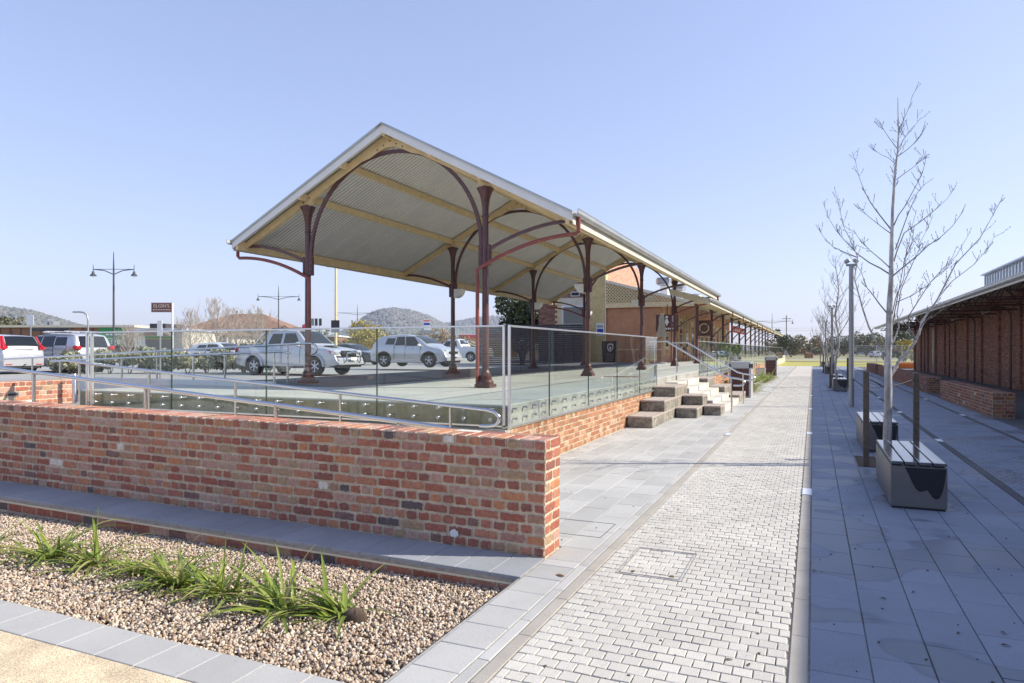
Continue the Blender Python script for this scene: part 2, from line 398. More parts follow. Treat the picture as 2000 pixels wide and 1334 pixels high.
    def mesh(s, name, smooth=False, edge=None):
        me = D.meshes.new(name); me.from_pydata(s.v, [], s.f)
        for k in s.mats: me.materials.append(MATS[k])
        if len(s.mats) > 1: me.polygons.foreach_set('material_index', s.m)
        if smooth:
            me.polygons.foreach_set('use_smooth', [True] * len(s.f))
            if smooth != 'all':
                try: me.set_sharp_from_angle(angle=R(38))
                except Exception: pass
        me.update(); return me
    def obj(s, name, parent=None, smooth=False, loc=None): return link(name, s.mesh(name, smooth), parent, loc)
def link(name, data, parent=None, loc=None, rz=0):
    o = D.objects.new(name, data); COL.objects.link(o)
    if parent is not None: o.parent = parent
    if loc is not None: o.location = loc
    if rz: o.rotation_euler = (0, 0, rz)
    return o
def tag(o, label=None, cat=None, group=None, kind=None):
    if label: o['label'] = label
    if cat: o['category'] = cat
    if group: o['group'] = group
    if kind: o['kind'] = kind
    return o
def thing(name, label, cat, loc=(0, 0, 0), rz=0, group=None):
    return tag(link(name, None, None, loc, rz), label, cat, group)
def struct(o): o['kind'] = 'structure'; return o
def stuff(o): o['kind'] = 'stuff'; return o
def copy_tree(o, parent=None):
    c = o.copy(); COL.objects.link(c); c.parent = parent
    for ch in list(o.children): copy_tree(ch, c)
    return c
def arc(cx, cz, r, a0, a1, n, y=0, rz=None):
    return [(cx + r * math.cos(R(a0 + (a1 - a0) * i / n)), y, cz + (rz or r) * math.sin(R(a0 + (a1 - a0) * i / n))) for i in range(n + 1)]

# ---- pieces: bricks, pavers, setts.  local x = width, local -y = outward, local z = height
TPL = {}
def tpl(w, h, depth, proud, style, var):
    key = (round(w, 3), round(h, 3), round(depth, 3), round(proud, 3), style, var)
    if key in TPL: return key
    rg = random.Random(hash((key[0], key[1], var)) & 0xffff)
    x, z = w / 2, h / 2; J = lambda a: rg.uniform(-a, a)
    if style == 'brick':
        k = min(.0105, h * .2)
        def ring(ins, y, jit):
            a, b = x - ins, z - ins; kk = k * (1 - .3 * (ins > 0.003))
            pts = [(-a + kk, -b), (a - kk, -b), (a, -b + kk), (a, b - kk), (a - kk, b), (-a + kk, b), (-a, b - kk), (-a, -b + kk)]
            return [(p[0] + J(jit), y + J(jit * .4), p[1] + J(jit)) for p in pts]
        V = ring(-.003, depth, .001) + ring(0, -proud * .25, .0035) + ring(.011, -proud, .0035)
        n = 8; E = [1] * 8 + [1] * 8 + [0] * 8
    else:
        ch = {'paver': .003, 'sett': .003, 'plain': .004}[style]; jt = {'paver': .0008, 'sett': .0022, 'plain': .002}[style]
        def ring(ins, y, jit):
            a, b = x - ins, z - ins
            return [(p[0] + J(jit), y + J(jit * .5), p[1] + J(jit)) for p in ((-a, -b), (a, -b), (a, b), (-a, b))]
        V = ring(0, depth, 0) + ring(0, -proud + ch, jt) + ring(ch, -proud, jt)
        n = 4; E = [1] * 4 + [.8] * 4 + [0] * 4
    Fc = []
    for r in range(2):
        for j in range(n): Fc.append((r * n + j, r * n + (j + 1) % n, (r + 1) * n + (j + 1) % n, (r + 1) * n + j))
    Fc.append(tuple(2 * n + j for j in range(n)))
    TPL[key] = [np.array(V, float), Fc, np.array(E, float), {}]
    return key
def add_edge(me, E):
    a = me.attributes.new('edge', 'FLOAT', 'POINT'); a.data.foreach_set('value', E)
def pieces(parent, name, items, matname, keep=300, minpx=9.0, restname=None):
    """items: (w,h,depth,proud,style,var, Matrix). Largest become objects that share meshes, the rest one joined part."""
    sc = []
    for it in items:
        M = it[6]; p = (parent_world(parent) @ M).translation; q = pxd(p.x, p.y, p.z)
        if q is None or q[0] < -60 or q[0] > 2060 or q[1] > 1400 or q[1] < -60: sc.append(0); continue
        sc.append(max(it[0], it[1]) * F / q[2])
    order = sorted(range(len(items)), key=lambda i: -sc[i])
    own = [i for i in order[:keep] if sc[i] >= minpx]; ownset = set(own)
    for i in own:
        w, h, dp, pr, st, var, M = items[i]; k = tpl(w, h, dp, pr, st, var); T = TPL[k]
        if matname not in T[3]:
            me = D.meshes.new(name); me.from_pydata(T[0].tolist(), [], T[1]); me.materials.append(MATS[matname]); add_edge(me, T[2]); me.update(); T[3][matname] = me
        o = D.objects.new(name, T[3][matname]); COL.objects.link(o); o.parent = parent; o.matrix_local = M
    rest = [i for i in range(len(items)) if i not in ownset]
    if rest:
        V = []; Fc = []; E = []; off = 0
        for i in rest:
            w, h, dp, pr, st, var, M = items[i]; k = tpl(w, h, dp, pr, st, var); T = TPL[k]
            A = np.array(M); V.append(T[0] @ A[:3, :3].T + A[:3, 3]); Fc.extend([tuple(a + off for a in f) for f in T[1]]); E.append(T[2]); off += len(T[0])
        me = D.meshes.new(restname or name); me.from_pydata(np.concatenate(V).tolist(), [], Fc); me.materials.append(MATS[matname]); add_edge(me, np.concatenate(E)); me.update()
        o = D.objects.new(restname or (name + '_work'), me); COL.objects.link(o); o.parent = parent; o['kind'] = 'stuff'
def parent_world(p):
    return Matrix.Identity(4) if p is None else Matrix.LocRotScale(p.location, p.rotation_euler, None)
def basis(u, inw, up, loc):
    M = Matrix((u, inw, up)).transposed().to_4x4(); M.translation = loc; return M
FACES = {'-y': (Vector((1, 0, 0)), Vector((0, 1, 0)), Vector((0, 0, 1))), '+x': (Vector((0, 1, 0)), Vector((-1, 0, 0)), Vector((0, 0, 1))),
         '-x': (Vector((0, -1, 0)), Vector((1, 0, 0)), Vector((0, 0, 1))), '+y': (Vector((-1, 0, 0)), Vector((0, -1, 0)), Vector((0, 0, 1))),
         'up': (Vector((1, 0, 0)), Vector((0, 0, -1)), Vector((0, 1, 0)))}
def brick_face(face, org, L, nrows, ch=.084, bond='english', style='brick', proud=.006, depth=.02, first=0, st=.24, g=.011, ztop=None, skip=None):
    """rows counted from the top down when first course is row 0 (top)"""
    u, inw, up = FACES[face]; out = []; rg = random.Random(len(str(org)) + int(L * 10))
    for r in range(nrows):
        z = (nrows - r - .5) * ch
        if bond == 'english': unit = st / 2 if (r + first) % 2 == 0 else st; o0 = 0 if (r + first) % 2 == 0 else 0; o0 = -st / 4 if (r + first) % 2 == 0 else 0
        else: unit = st; o0 = -(r % 2) * st / 2
        x = o0
        while x < L - .02:
            a = max(0, x); b = min(L, x + unit)
            if b - a > .035:
                if not (skip and skip((a + b) / 2, z)):
                    p = Vector(org) + u * ((a + b) / 2) + up * z
                    dz = rg.uniform(-.0025, .0025); p = p + up * dz - inw * rg.uniform(-.0015, .003)
                    out.append((b - a - g, ch - g, depth, proud, style, rg.randrange(6), basis(u, inw, up, p)))
            x += unit
    return out
def pave(x0, x1, y0, y1, pw, pl, z, g=.006, style='paver', stagger=.5, along='y', depth=.02, skip=None, nvar=5, proud=0.0, clipend=True):
    """pavers pw wide across, pl long along axis; running bond"""
    out = []; u, inw, up = FACES['up']; rg = random.Random(int(abs(x0 * 77) + y0 * 13))
    if along == 'y':
        n = max(1, round((x1 - x0) / pw)); w = (x1 - x0) / n
        for i in range(n):
            y = y0 - (pl * stagger if i % 2 else 0)
            while y < y1 - .01:
                a = max(y0, y); b = min(y1, y + pl)
                if b - a > .02 and not (skip and skip(x0 + (i + .5) * w, (a + b) / 2)):
                    out.append((w - g, b - a - g, depth, proud, style, rg.randrange(nvar), basis(u, inw, up, Vector((x0 + (i + .5) * w, (a + b) / 2, z + rg.uniform(-.0006, .0006))))))
                y += pl
    else:
        n = max(1, round((y1 - y0) / pw)); w = (y1 - y0) / n
        for i in range(n):
            x = x0 - (pl * stagger if i % 2 else 0)
            while x < x1 - .01:
                a = max(x0, x); b = min(x1, x + pl)
                if b - a > .02 and not (skip and skip((a + b) / 2, y0 + (i + .5) * w)):
                    q = .0015 if style == 'sett' else .0006
                    out.append((b - a - g, w - g, depth, proud, style, rg.randrange(nvar), basis(u, inw, up, Vector(((a + b) / 2, y0 + (i + .5) * w, z + rg.uniform(-q, q))))))
                x += pl
    return out
def text_mesh(txt, size, matname, name, parent, loc, rot, depth=.004, align='CENTER'):
    cu = D.curves.new(name, 'FONT'); cu.body = txt; cu.size = size; cu.extrude = depth; cu.align_x = align; cu.align_y = 'CENTER'; cu.resolution_u = 2
    t = D.objects.new('tmp', cu); COL.objects.link(t); bpy.context.view_layer.update()
    me = D.meshes.new_from_object(t.evaluated_get(bpy.context.evaluated_depsgraph_get())); D.objects.remove(t); D.curves.remove(cu)
    me.materials.clear(); me.materials.append(MATS[matname]); o = link(name, me, parent, loc); o.rotation_euler = rot; return o
# ================================================================== SETTING
def sheet(name, x0, x1, y0, y1, z, m, parent=None):
    g = MB().use(m); g.add([(x0, y0, z), (x1, y0, z), (x1, y1, z), (x0, y1, z)], [(0, 1, 2, 3)])
    o = g.obj(name, parent); struct(o) if parent is None else None
    return o
sheet('field', -12.0, 1600, 76.2, 3200, -0.03, 'field')
sheet('field', 8.0, 1600, -150, 76.2, -0.03, 'field')
sheet('lawn', -12.0, 40, 76.4, 104, -0.022, 'lawn')
sheet('lawn', -12.0, 60, 116, 128, -0.022, 'lawn')
sheet('track', -12.0, 90, 104.5, 109, -0.018, 'soil')
sheet('gravel_track', -12.0, 140, 130, 139, -0.018, 'asphalt_pale')
sheet('gravel_track', -12.0, 140, 109.4, 113.5, -0.018, 'asphalt_pale')
sheet('car_park', -70.0, -12.02, -40, 120, 0.62, 'asphalt_pale')
sheet('terrain', -1600, -70.0, -200, 3200, 0.60, 'field')
sheet('terrain', -70.0, -12.02, 120, 3200, 0.60, 'field')
g = MB().use('concrete_grey'); g.bx(-12.02, -11.9, 104, 3200, -.5, .62); struct(g.obj('retaining_edge'))
# parking bay lines
sheet('bay_shade_sheet', -16.2, -12.02, 13, 104, 0.624, 'asphalt')  # darker sheet painting in the canopy's shade on the car park
g = MB().use('line_white')
for y in (11.3, 14.2, 17.0, 19.9, 22.9): g.add([(-36, y, .626), (-30.2, y, .626), (-30.2, y + .1, .626), (-36, y + .1, .626)], [(0, 1, 2, 3)])
for y in (20.4, 23.4, 26.4, 31.6, 34.6): g.add([(-22.4, y, .626), (-16.3, y, .626), (-16.3, y + .1, .626), (-22.4, y + .1, .626)], [(0, 1, 2, 3)])
struct(g.obj('bay_lines'))

# paving bed under all pavers
YEND = 76.0
path = link('path', None); struct(path)
sheet('joint_bed', -1.9, 3.9, -14, YEND, -0.013, 'joint_sand', path)
sheet('joint_bed', -3.6, -1.9, 5.2, YEND, -0.013, 'joint_sand', path)
# -- left field
beds = [(-2.95, -1.98, 26.6, 30.6), (-2.95, -1.98, 35.4, 44.0)]
def in_bed(x, y): return any(a < x < b and c < y < d for a, b, c, d in beds)
it = pave(-3.58, -1.62, 5.33, YEND, .285, .57, 0.0, skip=in_bed) + pave(-1.9, -1.62, 4.97, 5.33, .28, .36, 0)
it += pave(-1.9, -1.62, 2.42, 4.97, .28, .30, 0.0, stagger=0, g=.005)
it += pave(-1.88, -1.62, -2.0, 2.42, .28, .57, 0.0)
pieces(path, 'paver', it, 'granite_paver', 230)
it = pave(-1.617, -1.545, 1.5, 50, .07, .57, 0.0, stagger=0, g=.004)
pieces(path, 'cut_paver', it, 'granite_paver', 40)
for i, (a, b) in enumerate(((-1.54, -1.457), (-.115, -.022), (2.02, 2.12), (3.36, 3.45))):
    it = pave(a, b, -2, YEND, b - a, .62, 0.001, stagger=.3 * i, g=.005)
    pieces(path, 'drain_strip', it, 'strip_concrete' if i < 2 else 'asphalt', 40)
setA = pave(-1.453, -.119, 1.2, 46, .0985, .098, 0.0, g=.0065, style='sett', along='x', depth=.018, nvar=6)
pieces(path, 'sett', setA, 'granite_sett', 300)
setB = pave(2.125, 3.355, 6.5, 34, .0985, .11, 0.0, g=.0065, style='sett', along='x', depth=.018, nvar=6)
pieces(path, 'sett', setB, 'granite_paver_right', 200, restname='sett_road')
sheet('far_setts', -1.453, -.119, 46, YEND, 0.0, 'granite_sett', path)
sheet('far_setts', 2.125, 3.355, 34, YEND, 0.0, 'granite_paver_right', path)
pits = [(.58, 1.42, 10.35 + 21.75 * k, 11.75 + 21.75 * k) for k in range(4)]
def in_pit(x, y): return any(a < x < b and c < y < d for a, b, c, d in pits)
it = pave(-.018, 2.016, 1.5, YEND, .2905, .57, 0.0, skip=in_pit)
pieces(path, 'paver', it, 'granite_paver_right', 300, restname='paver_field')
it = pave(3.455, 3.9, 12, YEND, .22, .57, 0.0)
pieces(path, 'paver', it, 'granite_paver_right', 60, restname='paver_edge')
sheet('road', 3.9, 8.0, -40, YEND, -0.006, 'asphalt')
for k, (a, b, c, d) in enumerate(pits):
    g = MB().use('soil'); n = 12
    vs = [(a + (b - a) * i / n, c + (d - c) * j / n, -.006 + random.uniform(-.004, .005)) for j in range(n + 1) for i in range(n + 1)]
    g.add(vs, [(j * (n + 1) + i, j * (n + 1) + i + 1, (j + 1) * (n + 1) + i + 1, (j + 1) * (n + 1) + i) for j in range(n) for i in range(n)])
    o = g.obj('tree_pit_soil'); struct(o)
# ground in front (sand) and behind the camera
sheet('sand_ground', -30, -1.9, -14, 2.42, -0.004, 'sand')
sheet('rear_ground', -30, 8, -40, -14, -0.01, 'asphalt_pale')
sheet('side_street', -60, -18.5, -22, -2.5, 0.45, 'asphalt_pale')
# front kerb of the gravel bed
kerb = link('kerb', None); struct(kerb)
sheet('joint_bed', -9.6, -1.9, 2.42, 2.72, -0.012, 'line_white', kerb)
pieces(kerb, 'paver', pave(-9.6, -1.905, 2.42, 2.72, .30, .305, 0.0, along='x', stagger=0, g=.005), 'granite_paver', 40)
# gravel bed
sheet('bed_soil', -9.6, -1.9, 2.72, 4.62, -0.20, 'soil')
g = MB().use('concrete_grey'); g.bx(-1.93, -1.905, 2.72, 4.6, -.2, -.013); g.bx(-9.6, -1.93, 2.70, 2.722, -.2, -.013)
struct(g.obj('bed_edging'))

def gravel(name, x0, x1, y0, y1, z, n, s0, s1, m, zf=None, parent=None):
    iv = np.array([(-1, -1, -1), (1, -1, -1), (1, 1, -1), (-1, 1, -1), (-1, -1, 1), (1, -1, 1), (1, 1, 1), (-1, 1, 1)]) / 1.5
    fi = np.array([(0, 2, 1), (0, 3, 2), (4, 5, 6), (4, 6, 7), (0, 1, 5), (0, 5, 4), (1, 2, 6), (1, 6, 5), (2, 3, 7), (2, 7, 6), (3, 0, 4), (3, 4, 7)])
    # rocky: merge to 12 verts with jitter, random squash and rotation
    r = np.random.RandomState(5)
    P = np.stack([r.uniform(x0, x1, n), r.uniform(y0, y1, n), np.full(n, z) + r.uniform(0, .022, n)], 1)
    if zf is not None: P[:, 2] += zf(P[:, 0], P[:, 1])
    sc = r.uniform(s0, s1, (n, 1)) * r.uniform(.55, 1.15, (n, 3)); sc[:, 2] *= .75
    V = iv[None] * r.uniform(.55, 1.25, (n, 8, 3)) * sc[:, None, :]
    q = r.normal(size=(n, 4)); q /= np.linalg.norm(q, axis=1)[:, None]; w, x, y, zz = q.T
    Rm = np.stack([1 - 2 * (y * y + zz * zz), 2 * (x * y - w * zz), 2 * (x * zz + w * y), 2 * (x * y + w * zz), 1 - 2 * (x * x + zz * zz), 2 * (y * zz - w * x), 2 * (x * zz - w * y), 2 * (y * zz + w * x), 1 - 2 * (x * x + y * y)], 1).reshape(n, 3, 3)
    V = np.einsum('nij,nkj->nki', Rm, V) + P[:, None, :]
    Fa = (fi[None] + (np.arange(n) * 8)[:, None, None]).reshape(-1, 3)
    return tri_obj(name, V.reshape(-1, 3), Fa, m, parent)
def tri_obj(name, V, Fa, m, parent=None, k=3):
    me = D.meshes.new(name); nf = len(Fa)
    me.vertices.add(len(V)); me.vertices.foreach_set('co', np.asarray(V, np.float32).ravel())
    me.loops.add(nf * k); me.loops.foreach_set('vertex_index', np.asarray(Fa, np.int32).ravel())
    me.polygons.add(nf); me.polygons.foreach_set('loop_start', np.arange(nf, dtype=np.int32) * k)
    me.polygons.foreach_set('loop_total', np.full(nf, k, np.int32)); me.update(calc_edges=True)
    me.materials.append(MATS[m]); return link(name, me, parent)
GZF = lambda x, y: .080 * (1 - (y - 2.72) / 1.8)
stuff(gravel('gravel', -9.5, -1.95, 2.735, 4.50, -.135, 50000, .0085, .018, 'gravel_stone', GZF))
g = MB().use('soil'); g.add([(-9.6, 2.722, -.058), (-1.93, 2.722, -.058), (-1.93, 4.6, -.142), (-9.6, 4.6, -.142)], [(0, 1, 2, 3)]); struct(g.obj('bed_base'))

# ================================================================== FRONT BRICK WALL
X1 = -1.91; YW = 4.965; TW = .345; TILT = .010
wall = thing('brick_wall', 'long recycled red brick wall along the ramp above the gravel bed', 'brick wall', (X1, YW, 0), 0)
wall.rotation_euler = (0, TILT, 0)
LW = 8.6
g = MB().use('mortar'); g.bx(-LW, -.006, .012, TW - .008, -.35, .905); g.obj('mortar_core', wall)
ch = .0836; NR = 12
it = brick_face('-y', (-LW, 0.006, .918 - NR * ch), LW, NR, ch, 'english', proud=.006, depth=.012, st=.2344, g=.015)
it = [q for q in it]
endp = []
u, inw, up = FACES['+x']
for r in range(NR):
    z = .918 - (r + .5) * ch
    ws = [.11, .228] if r % 2 == 0 else [.165, .173]
    ws = [.225, .113] if r % 4 == 2 else ws
    y = .004
    for w in ws:
        endp.append((w - .012, ch - .012, .012, .006, 'brick', random.randrange(6), basis(u, inw, up, Vector((-.006, y + w / 2, z))))); y += w
# top: rowlock headers 0.23 deep then a row of stretchers behind
top = []; u, inw, up = FACES['up']; x = -LW + (LW % .1172)
while x < -.03:
    top.append((.1172 - .013, .222, .012, .004, 'brick', random.randrange(6), basis(u, inw, up, Vector((x + .0586, .114, .9135)))))
    x += .1172
x = -LW + (LW % .2344)
while x < -.05:
    top.append((.225, .105, .012, .004, 'brick', random.randrange(6), basis(u, inw, up, Vector((x + .117, .287, .9135))))); x += .2344
pieces(wall, 'brick', it, 'brick', 210, restname='brickwork')
pieces(wall, 'brick', endp, 'brick', 30)
pieces(wall, 'coping_brick', top, 'brick_paver_red', 60, restname='coping')
# a white render splash and pale patches on bricks
g = MB().use('line_white'); n = 18
pts = [(math.cos(2 * PI * i / n) * random.uniform(.034, .05), math.sin(2 * PI * i / n) * random.uniform(.026, .038)) for i in range(n)]
g.add([(-.80 + p[0], -.004, .10 + p[1]) for p in pts] + [(-.80 + p[0] * .9, -.0065, .10 + p[1] * .9) for p in pts],
      [tuple(range(n, 2 * n))[::-1]] + [(i, (i + 1) % n, n + (i + 1) % n, n + i) for i in range(n)])
g.obj('paint_splash', wall)

# ledge of dark pavers along the foot of the wall
ledge = thing('ledge', 'low ledge of grey pavers at the foot of the brick wall', 'ledge', (X1, YW, 0)); ledge.rotation_euler = (0, TILT, 0)
g = MB().use('joint_sand'); g.bx(-LW, -.002, -.475, .008, -.05, -.006); g.obj('mortar_bed', ledge)
pieces(ledge, 'paver', [(w, h, .03, .0, st, v, M) for (w, h, dp, pr, st, v, M) in pave(-LW, -.003, -.485, -.003, .48, .288, 0.002, along='x', stagger=0, g=.004)], 'ledge_paver', 40)
g = MB().use('paint_cream_pale'); g.bx(-LW, -.02, -.478, -.46, -.068, -.052); g.obj('edge_strip', ledge)
pieces(ledge, 'brick', brick_face('-y', (-LW, -.462, -.157), LW - .03, 1, .088, 'stretcher', proud=.004, depth=.012), 'brick', 30)
g = MB().use('mortar'); g.bx(-LW, -.03, -.455, -.1, -.3, -.069); g.obj('base_core', ledge)

# ================================================================== RAMP
g = MB().use('concrete_pale')
g.add([(-3.6, 5.31, 0.0), (-11.75, 5.31, .56), (-11.75, 8.0, .56), (-3.6, 8.0, 0.0), (-12.9, 5.31, .56), (-12.9, 8.0, .56)], [(0, 3, 2, 1), (1, 2, 5, 4)])
g.bx(-14, -12.9, 5.31, 12, .4, .60)
struct(g.obj('ramp'))
# brick wall at the landing, lit face towards +X
lw = thing('landing_wall', 'sunlit brick end wall of the ramp landing with recessed step light', 'brick wall', (-12.85, 5.3, 0))
g = MB().use('mortar'); g.bx(-.35, -.008, 0, 3.24, 0, 1.055); g.obj('mortar_core', lw)
pieces(lw, 'brick', brick_face('+x', (-.004, 0, .056), 3.24, 12, .084, 'english', proud=.005, depth=.012, skip=lambda a, z: 1.93 < a < 2.17 and .60 < z + .0 < .78), 'brick_paver_red', 110)
tp = []
u, inw, up = FACES['up']
for i in range(27): tp.append((.335, .108, .012, .004, 'brick', i % 6, basis(u, inw, up, Vector((-.17, .06 + i * .12, 1.062)))))
pieces(lw, 'coping_brick', tp, 'brick_paver_red', 30)
g = MB().use('steel_dull'); g.bx(-.03, .012, 2.02, 2.22, .81, .89); g.use('black_plastic'); g.bx(.004, .016, 2.04, 2.2, .825, .862); g.obj('step_light', lw)

# ================================================================== PLATFORM
DZ = .91
pl = link('platform', None); struct(pl)
g = MB().use('deck_concrete'); g.bx(-12.0, -3.62, 8.07, 104, .4, DZ, .01); g.obj('deck', pl)
g = MB().use('asphalt'); g.add([(-12.0, 10.6, DZ + .004), (-8.25, 10.6, DZ + .004), (-8.25, 104, DZ + .004), (-12.0, 104, DZ + .004)], [(0, 1, 2, 3)]); g.obj('asphalt_shade_strip', pl)  # asphalt tone laid over the deck to darken the canopy's shaded band
g = MB().use('mossy_concrete'); g.bx(-12.0, -3.63, 8.05, 8.0699, -.2, DZ - .03); g.obj('deck_fascia', pl)
g = MB().use('concrete_grey'); g.bx(-3.6199, -3.6, 8.05, 104, .60, DZ - .012); g.obj('side_fascia', pl)
g = MB().use('dark_joint')
for y in (10.2, 13.6, 17.1, 20.6, 24.1, 27.6, 31.1, 34.6): g.bx(-12, -3.63, y, y + .012, DZ - .01, DZ + .0005)
for x in (-5.72,): g.bx(x, x + .012, 8.1, 104, DZ - .01, DZ + .0008)
g.obj('deck_joints', pl)
g = MB().use('sign_maroon'); g.bx(-5.2, -4.2, 17.6, 18.2, DZ - .01, DZ + .002); g.obj('tactile_strip', pl)
# side brick wall of platform
g = MB().use('mortar'); g.bx(-3.66, -3.613, 5.4 + 2.65, 17.02, -.2, .60); g.bx(-3.66, -3.613, 23.9, 104, -.2, .60); g.obj('mortar_core', pl)
it = brick_face('+x', (-3.608, 8.06, .0), 9.0, 7, .086, 'english', style='brick', proud=.005, depth=.012)
pieces(pl, 'brick', it, 'brick_tan', 200, restname='brickwork')
it = brick_face('+x', (-3.608, 23.9, .0), 40, 7, .086, 'stretcher', style='paver', proud=.005, depth=.012)
pieces(pl, 'brick', it, 'brick_tan', 30, restname='brickwork')
g = MB().use('paint_cream_pale'); g.bx(-3.64, -3.575, 8.0, 17.02, .603, .63, .004); g.bx(-3.64, -3.575, 23.9, 95, .603, .63); g.obj('capping', pl)
g = MB().use('concrete_grey'); g.bx(-12.02, -3.58, 7.9, 8.045, -.2, .60); g.obj('front_base', pl)
g = MB().use('line_white'); g.bx(-15.5, -9.6, 10.15, 10.35, DZ - .2, DZ + .10, .01); struct(g.obj('low_kerb'))
g = MB().use('concrete_pale'); g.add([(-12.0, 10.4, DZ), (-22, 10.4, .62), (-22, 12.6, .62), (-12.0, 12.6, DZ)], [(0, 3, 2, 1)]); struct(g.obj('side_ramp'))

# ---- glass balustrades
def balustrade(name, label, joints, fixed, axis, z0, z1, parent_post=True, bolts=True, outward=-1, grp=None, nb=4):
    t = thing(name, label, 'glass balustrade', (0, 0, 0), 0, grp)
    T = .012
    for i in range(len(joints) - 1):
        a, b = joints[i] + .008, joints[i + 1] - .008
        g = MB().use('balustrade_glass')
        if axis == 'x': g.box(((a + b) / 2, fixed, (z0 + z1) / 2), (b - a, T, z1 - z0))
        else: g.box((fixed, (a + b) / 2, (z0 + z1) / 2), (T, b - a, z1 - z0))
        p = g.obj('glass_pane', t)
        for e in (a, b):
            g = MB().use('glass_edge')
            if axis == 'x': g.box((e, fixed, (z0 + z1) / 2), (.004, T + .001, z1 - z0))
            else: g.box((fixed, e, (z0 + z1) / 2), (T + .001, .004, z1 - z0))
            g.obj('pane_edge', p)
        if bolts:
            for k in range(nb):
                q = a + (b - a) * (k + .5) / nb
                for zz in (z0 + .07, DZ - .055):
                    g = MB().use('steel_dull')
                    if axis == 'x': g.lathe([(.010, .11), (.010, -.0), (.026, 0), (.027, -.006), (.022, -.02), (.012, -.022)], (q, fixed, zz), 12, 'y')
                    else: g.lathe([(.012, -.07), (.012, .0), (.021, 0), (.022, .006), (.018, .02), (.010, .022)], (fixed, q, zz), 12, 'x')
                    g.obj('standoff_bolt', p, True)
    g = MB().use('alu_rail')
    if axis == 'x': g.box(((joints[0] + joints[-1]) / 2, fixed, z1 + .006), (joints[-1] - joints[0], .045, .022), 0, .004)
    else: g.box((fixed, (joints[0] + joints[-1]) / 2, z1 + .006), (.045, joints[-1] - joints[0], .022), 0, .004)
    g.obj('top_rail', t)
    g = MB().use('alu_rail')
    if axis == 'x': g.box(((joints[0] + joints[-1]) / 2, fixed, z0 - .01), (joints[-1] - joints[0], .03, .02), 0)
    else: g.box((fixed, (joints[0] + joints[-1]) / 2, z0 - .01), (.03, joints[-1] - joints[0], .02), 0)
    g.obj('bottom_channel', t)
    return t
GX = -3.555; GZ0 = .655; GZ1 = 1.925
bf = balustrade('glass_balustrade', 'frameless glass balustrade across the front end of the platform', [-11.62, -9.55, -7.55, -5.55, -3.60], 7.93, 'x', GZ0, GZ1, nb=5)
bs = balustrade('glass_balustrade', 'frameless glass balustrade along the platform edge before the steps', [8.0, 9.42, 11.33, 13.22, 15.14, 16.98], GX, 'y', GZ0, GZ1, nb=4)
jf = [23.9]
while jf[-1] < 94: jf.append(jf[-1] + 1.95)
bb = balustrade('glass_balustrade', 'frameless glass balustrade along the platform edge beyond the steps', jf, GX, 'y', GZ0, GZ1, nb=3, bolts=False)
for k in range(46):
    g = MB().use('chrome')
    if k == 0: pass
g = MB().use('chrome')
for k in range(36):
    for zz in (GZ0 + .07, DZ - .055): g.lathe([(.012, -.07), (.026, 0), (.026, .02)], (GX, 24.2 + k * .62, zz), 8, 'x')
stuff(g.obj('standoff_bolts', bb, True))
g = MB().use('alu_rail'); g.bx(-3.625, -3.60, 7.915, 7.945, .62, 1.945); g.obj('corner_post', bf)
g = MB().use('alu_rail'); g.bx(-3.57, -3.54, 7.96, 7.99, .62, 1.945); g.obj('corner_post', bs)
for x in (-11.62, -11.50): MB().use('alu_rail').bx(x - .02, x + .02, 7.91, 7.95, .62, 1.945).obj('corner_post', bf)

# ---- handrails
def handrail(label, pts, posts, r=.024, zfoot=None, name='handrail', grp=None):
    t = thing(name, label, 'handrail', tuple(Vector(pts[0])), 0, grp); o = Vector(pts[0])
    MB().use('steel').tube([Vector(p) - o for p in pts], r, 12).obj('rail', t, True)
    for (p, zb) in posts:
        p = Vector(p) - o
        g = MB().use('steel'); g.tube([p + Vector((0, 0, zb - (p.z + o.z))), p + Vector((0, 0, -.02))], .021, 10); g.lathe([(.045, 0), (.045, .012), (.022, .016)], (p.x, p.y, zb - o.z), 12)
        g.obj('post', t, True)
    return t
def lerp(a, b, t): return tuple(a[i] + (b[i] - a[i]) * t for i in range(3))
A0, A1 = (-11.75, 7.72, 1.425), (-4.0, 7.72, .885)
loop = [A1, (-3.75, 7.72, .868), (-3.64, 7.72, .84), (-3.585, 7.72, .79), (-3.585, 7.72, .73), (-3.64, 7.72, .68), (-3.75, 7.72, .665), (-3.85, 7.72, .665)]
handrail('polished steel handrail sloping down in front of the glass to a curled end', [A0] + loop, [(lerp(A0, A1, t), .56 * (1 - t)) for t in (.03, .25, .49, .74, .965)])
B0, B1 = (-14.2, 5.52, 1.70), (-3.4, 5.52, .925)
handrail('polished steel handrail sloping down just behind the front brick wall', [B0, B1, (-3.1, 5.52, .90), (-2.95, 5.52, .84), (-2.95, 5.52, .75), (-3.1, 5.52, .70)], [(lerp(B0, B1, t), .56 * (1 - t)) for t in (.08, .28, .47, .66, .84, .98)])
C0, C1 = (-22.0, 11.45, 1.30), (-9.95, 11.45, 1.76)
handrail('upper rail of the steel pair behind the glass, ending in a hook by the column', [C0, C1, (-9.7, 11.45, 1.765), (-9.56, 11.45, 1.72), (-9.52, 11.45, 1.64), (-9.56, 11.45, 1.57), (-9.68, 11.45, 1.53)], [(lerp(C0, C1, t), .62 + .29 * t) for t in (.05, .25, .45, .64, .82, .97)])
C0, C1 = (-16.4, 10.30, 1.36), (-9.4, 10.30, 1.60)
handrail('lower rail of the steel pair behind the glass above the white kerb', [C0, C1, (-9.2, 10.3, 1.56)], [(lerp(C0, C1, t), .80 + .1 * t) for t in (.05, .35, .66, .97)])
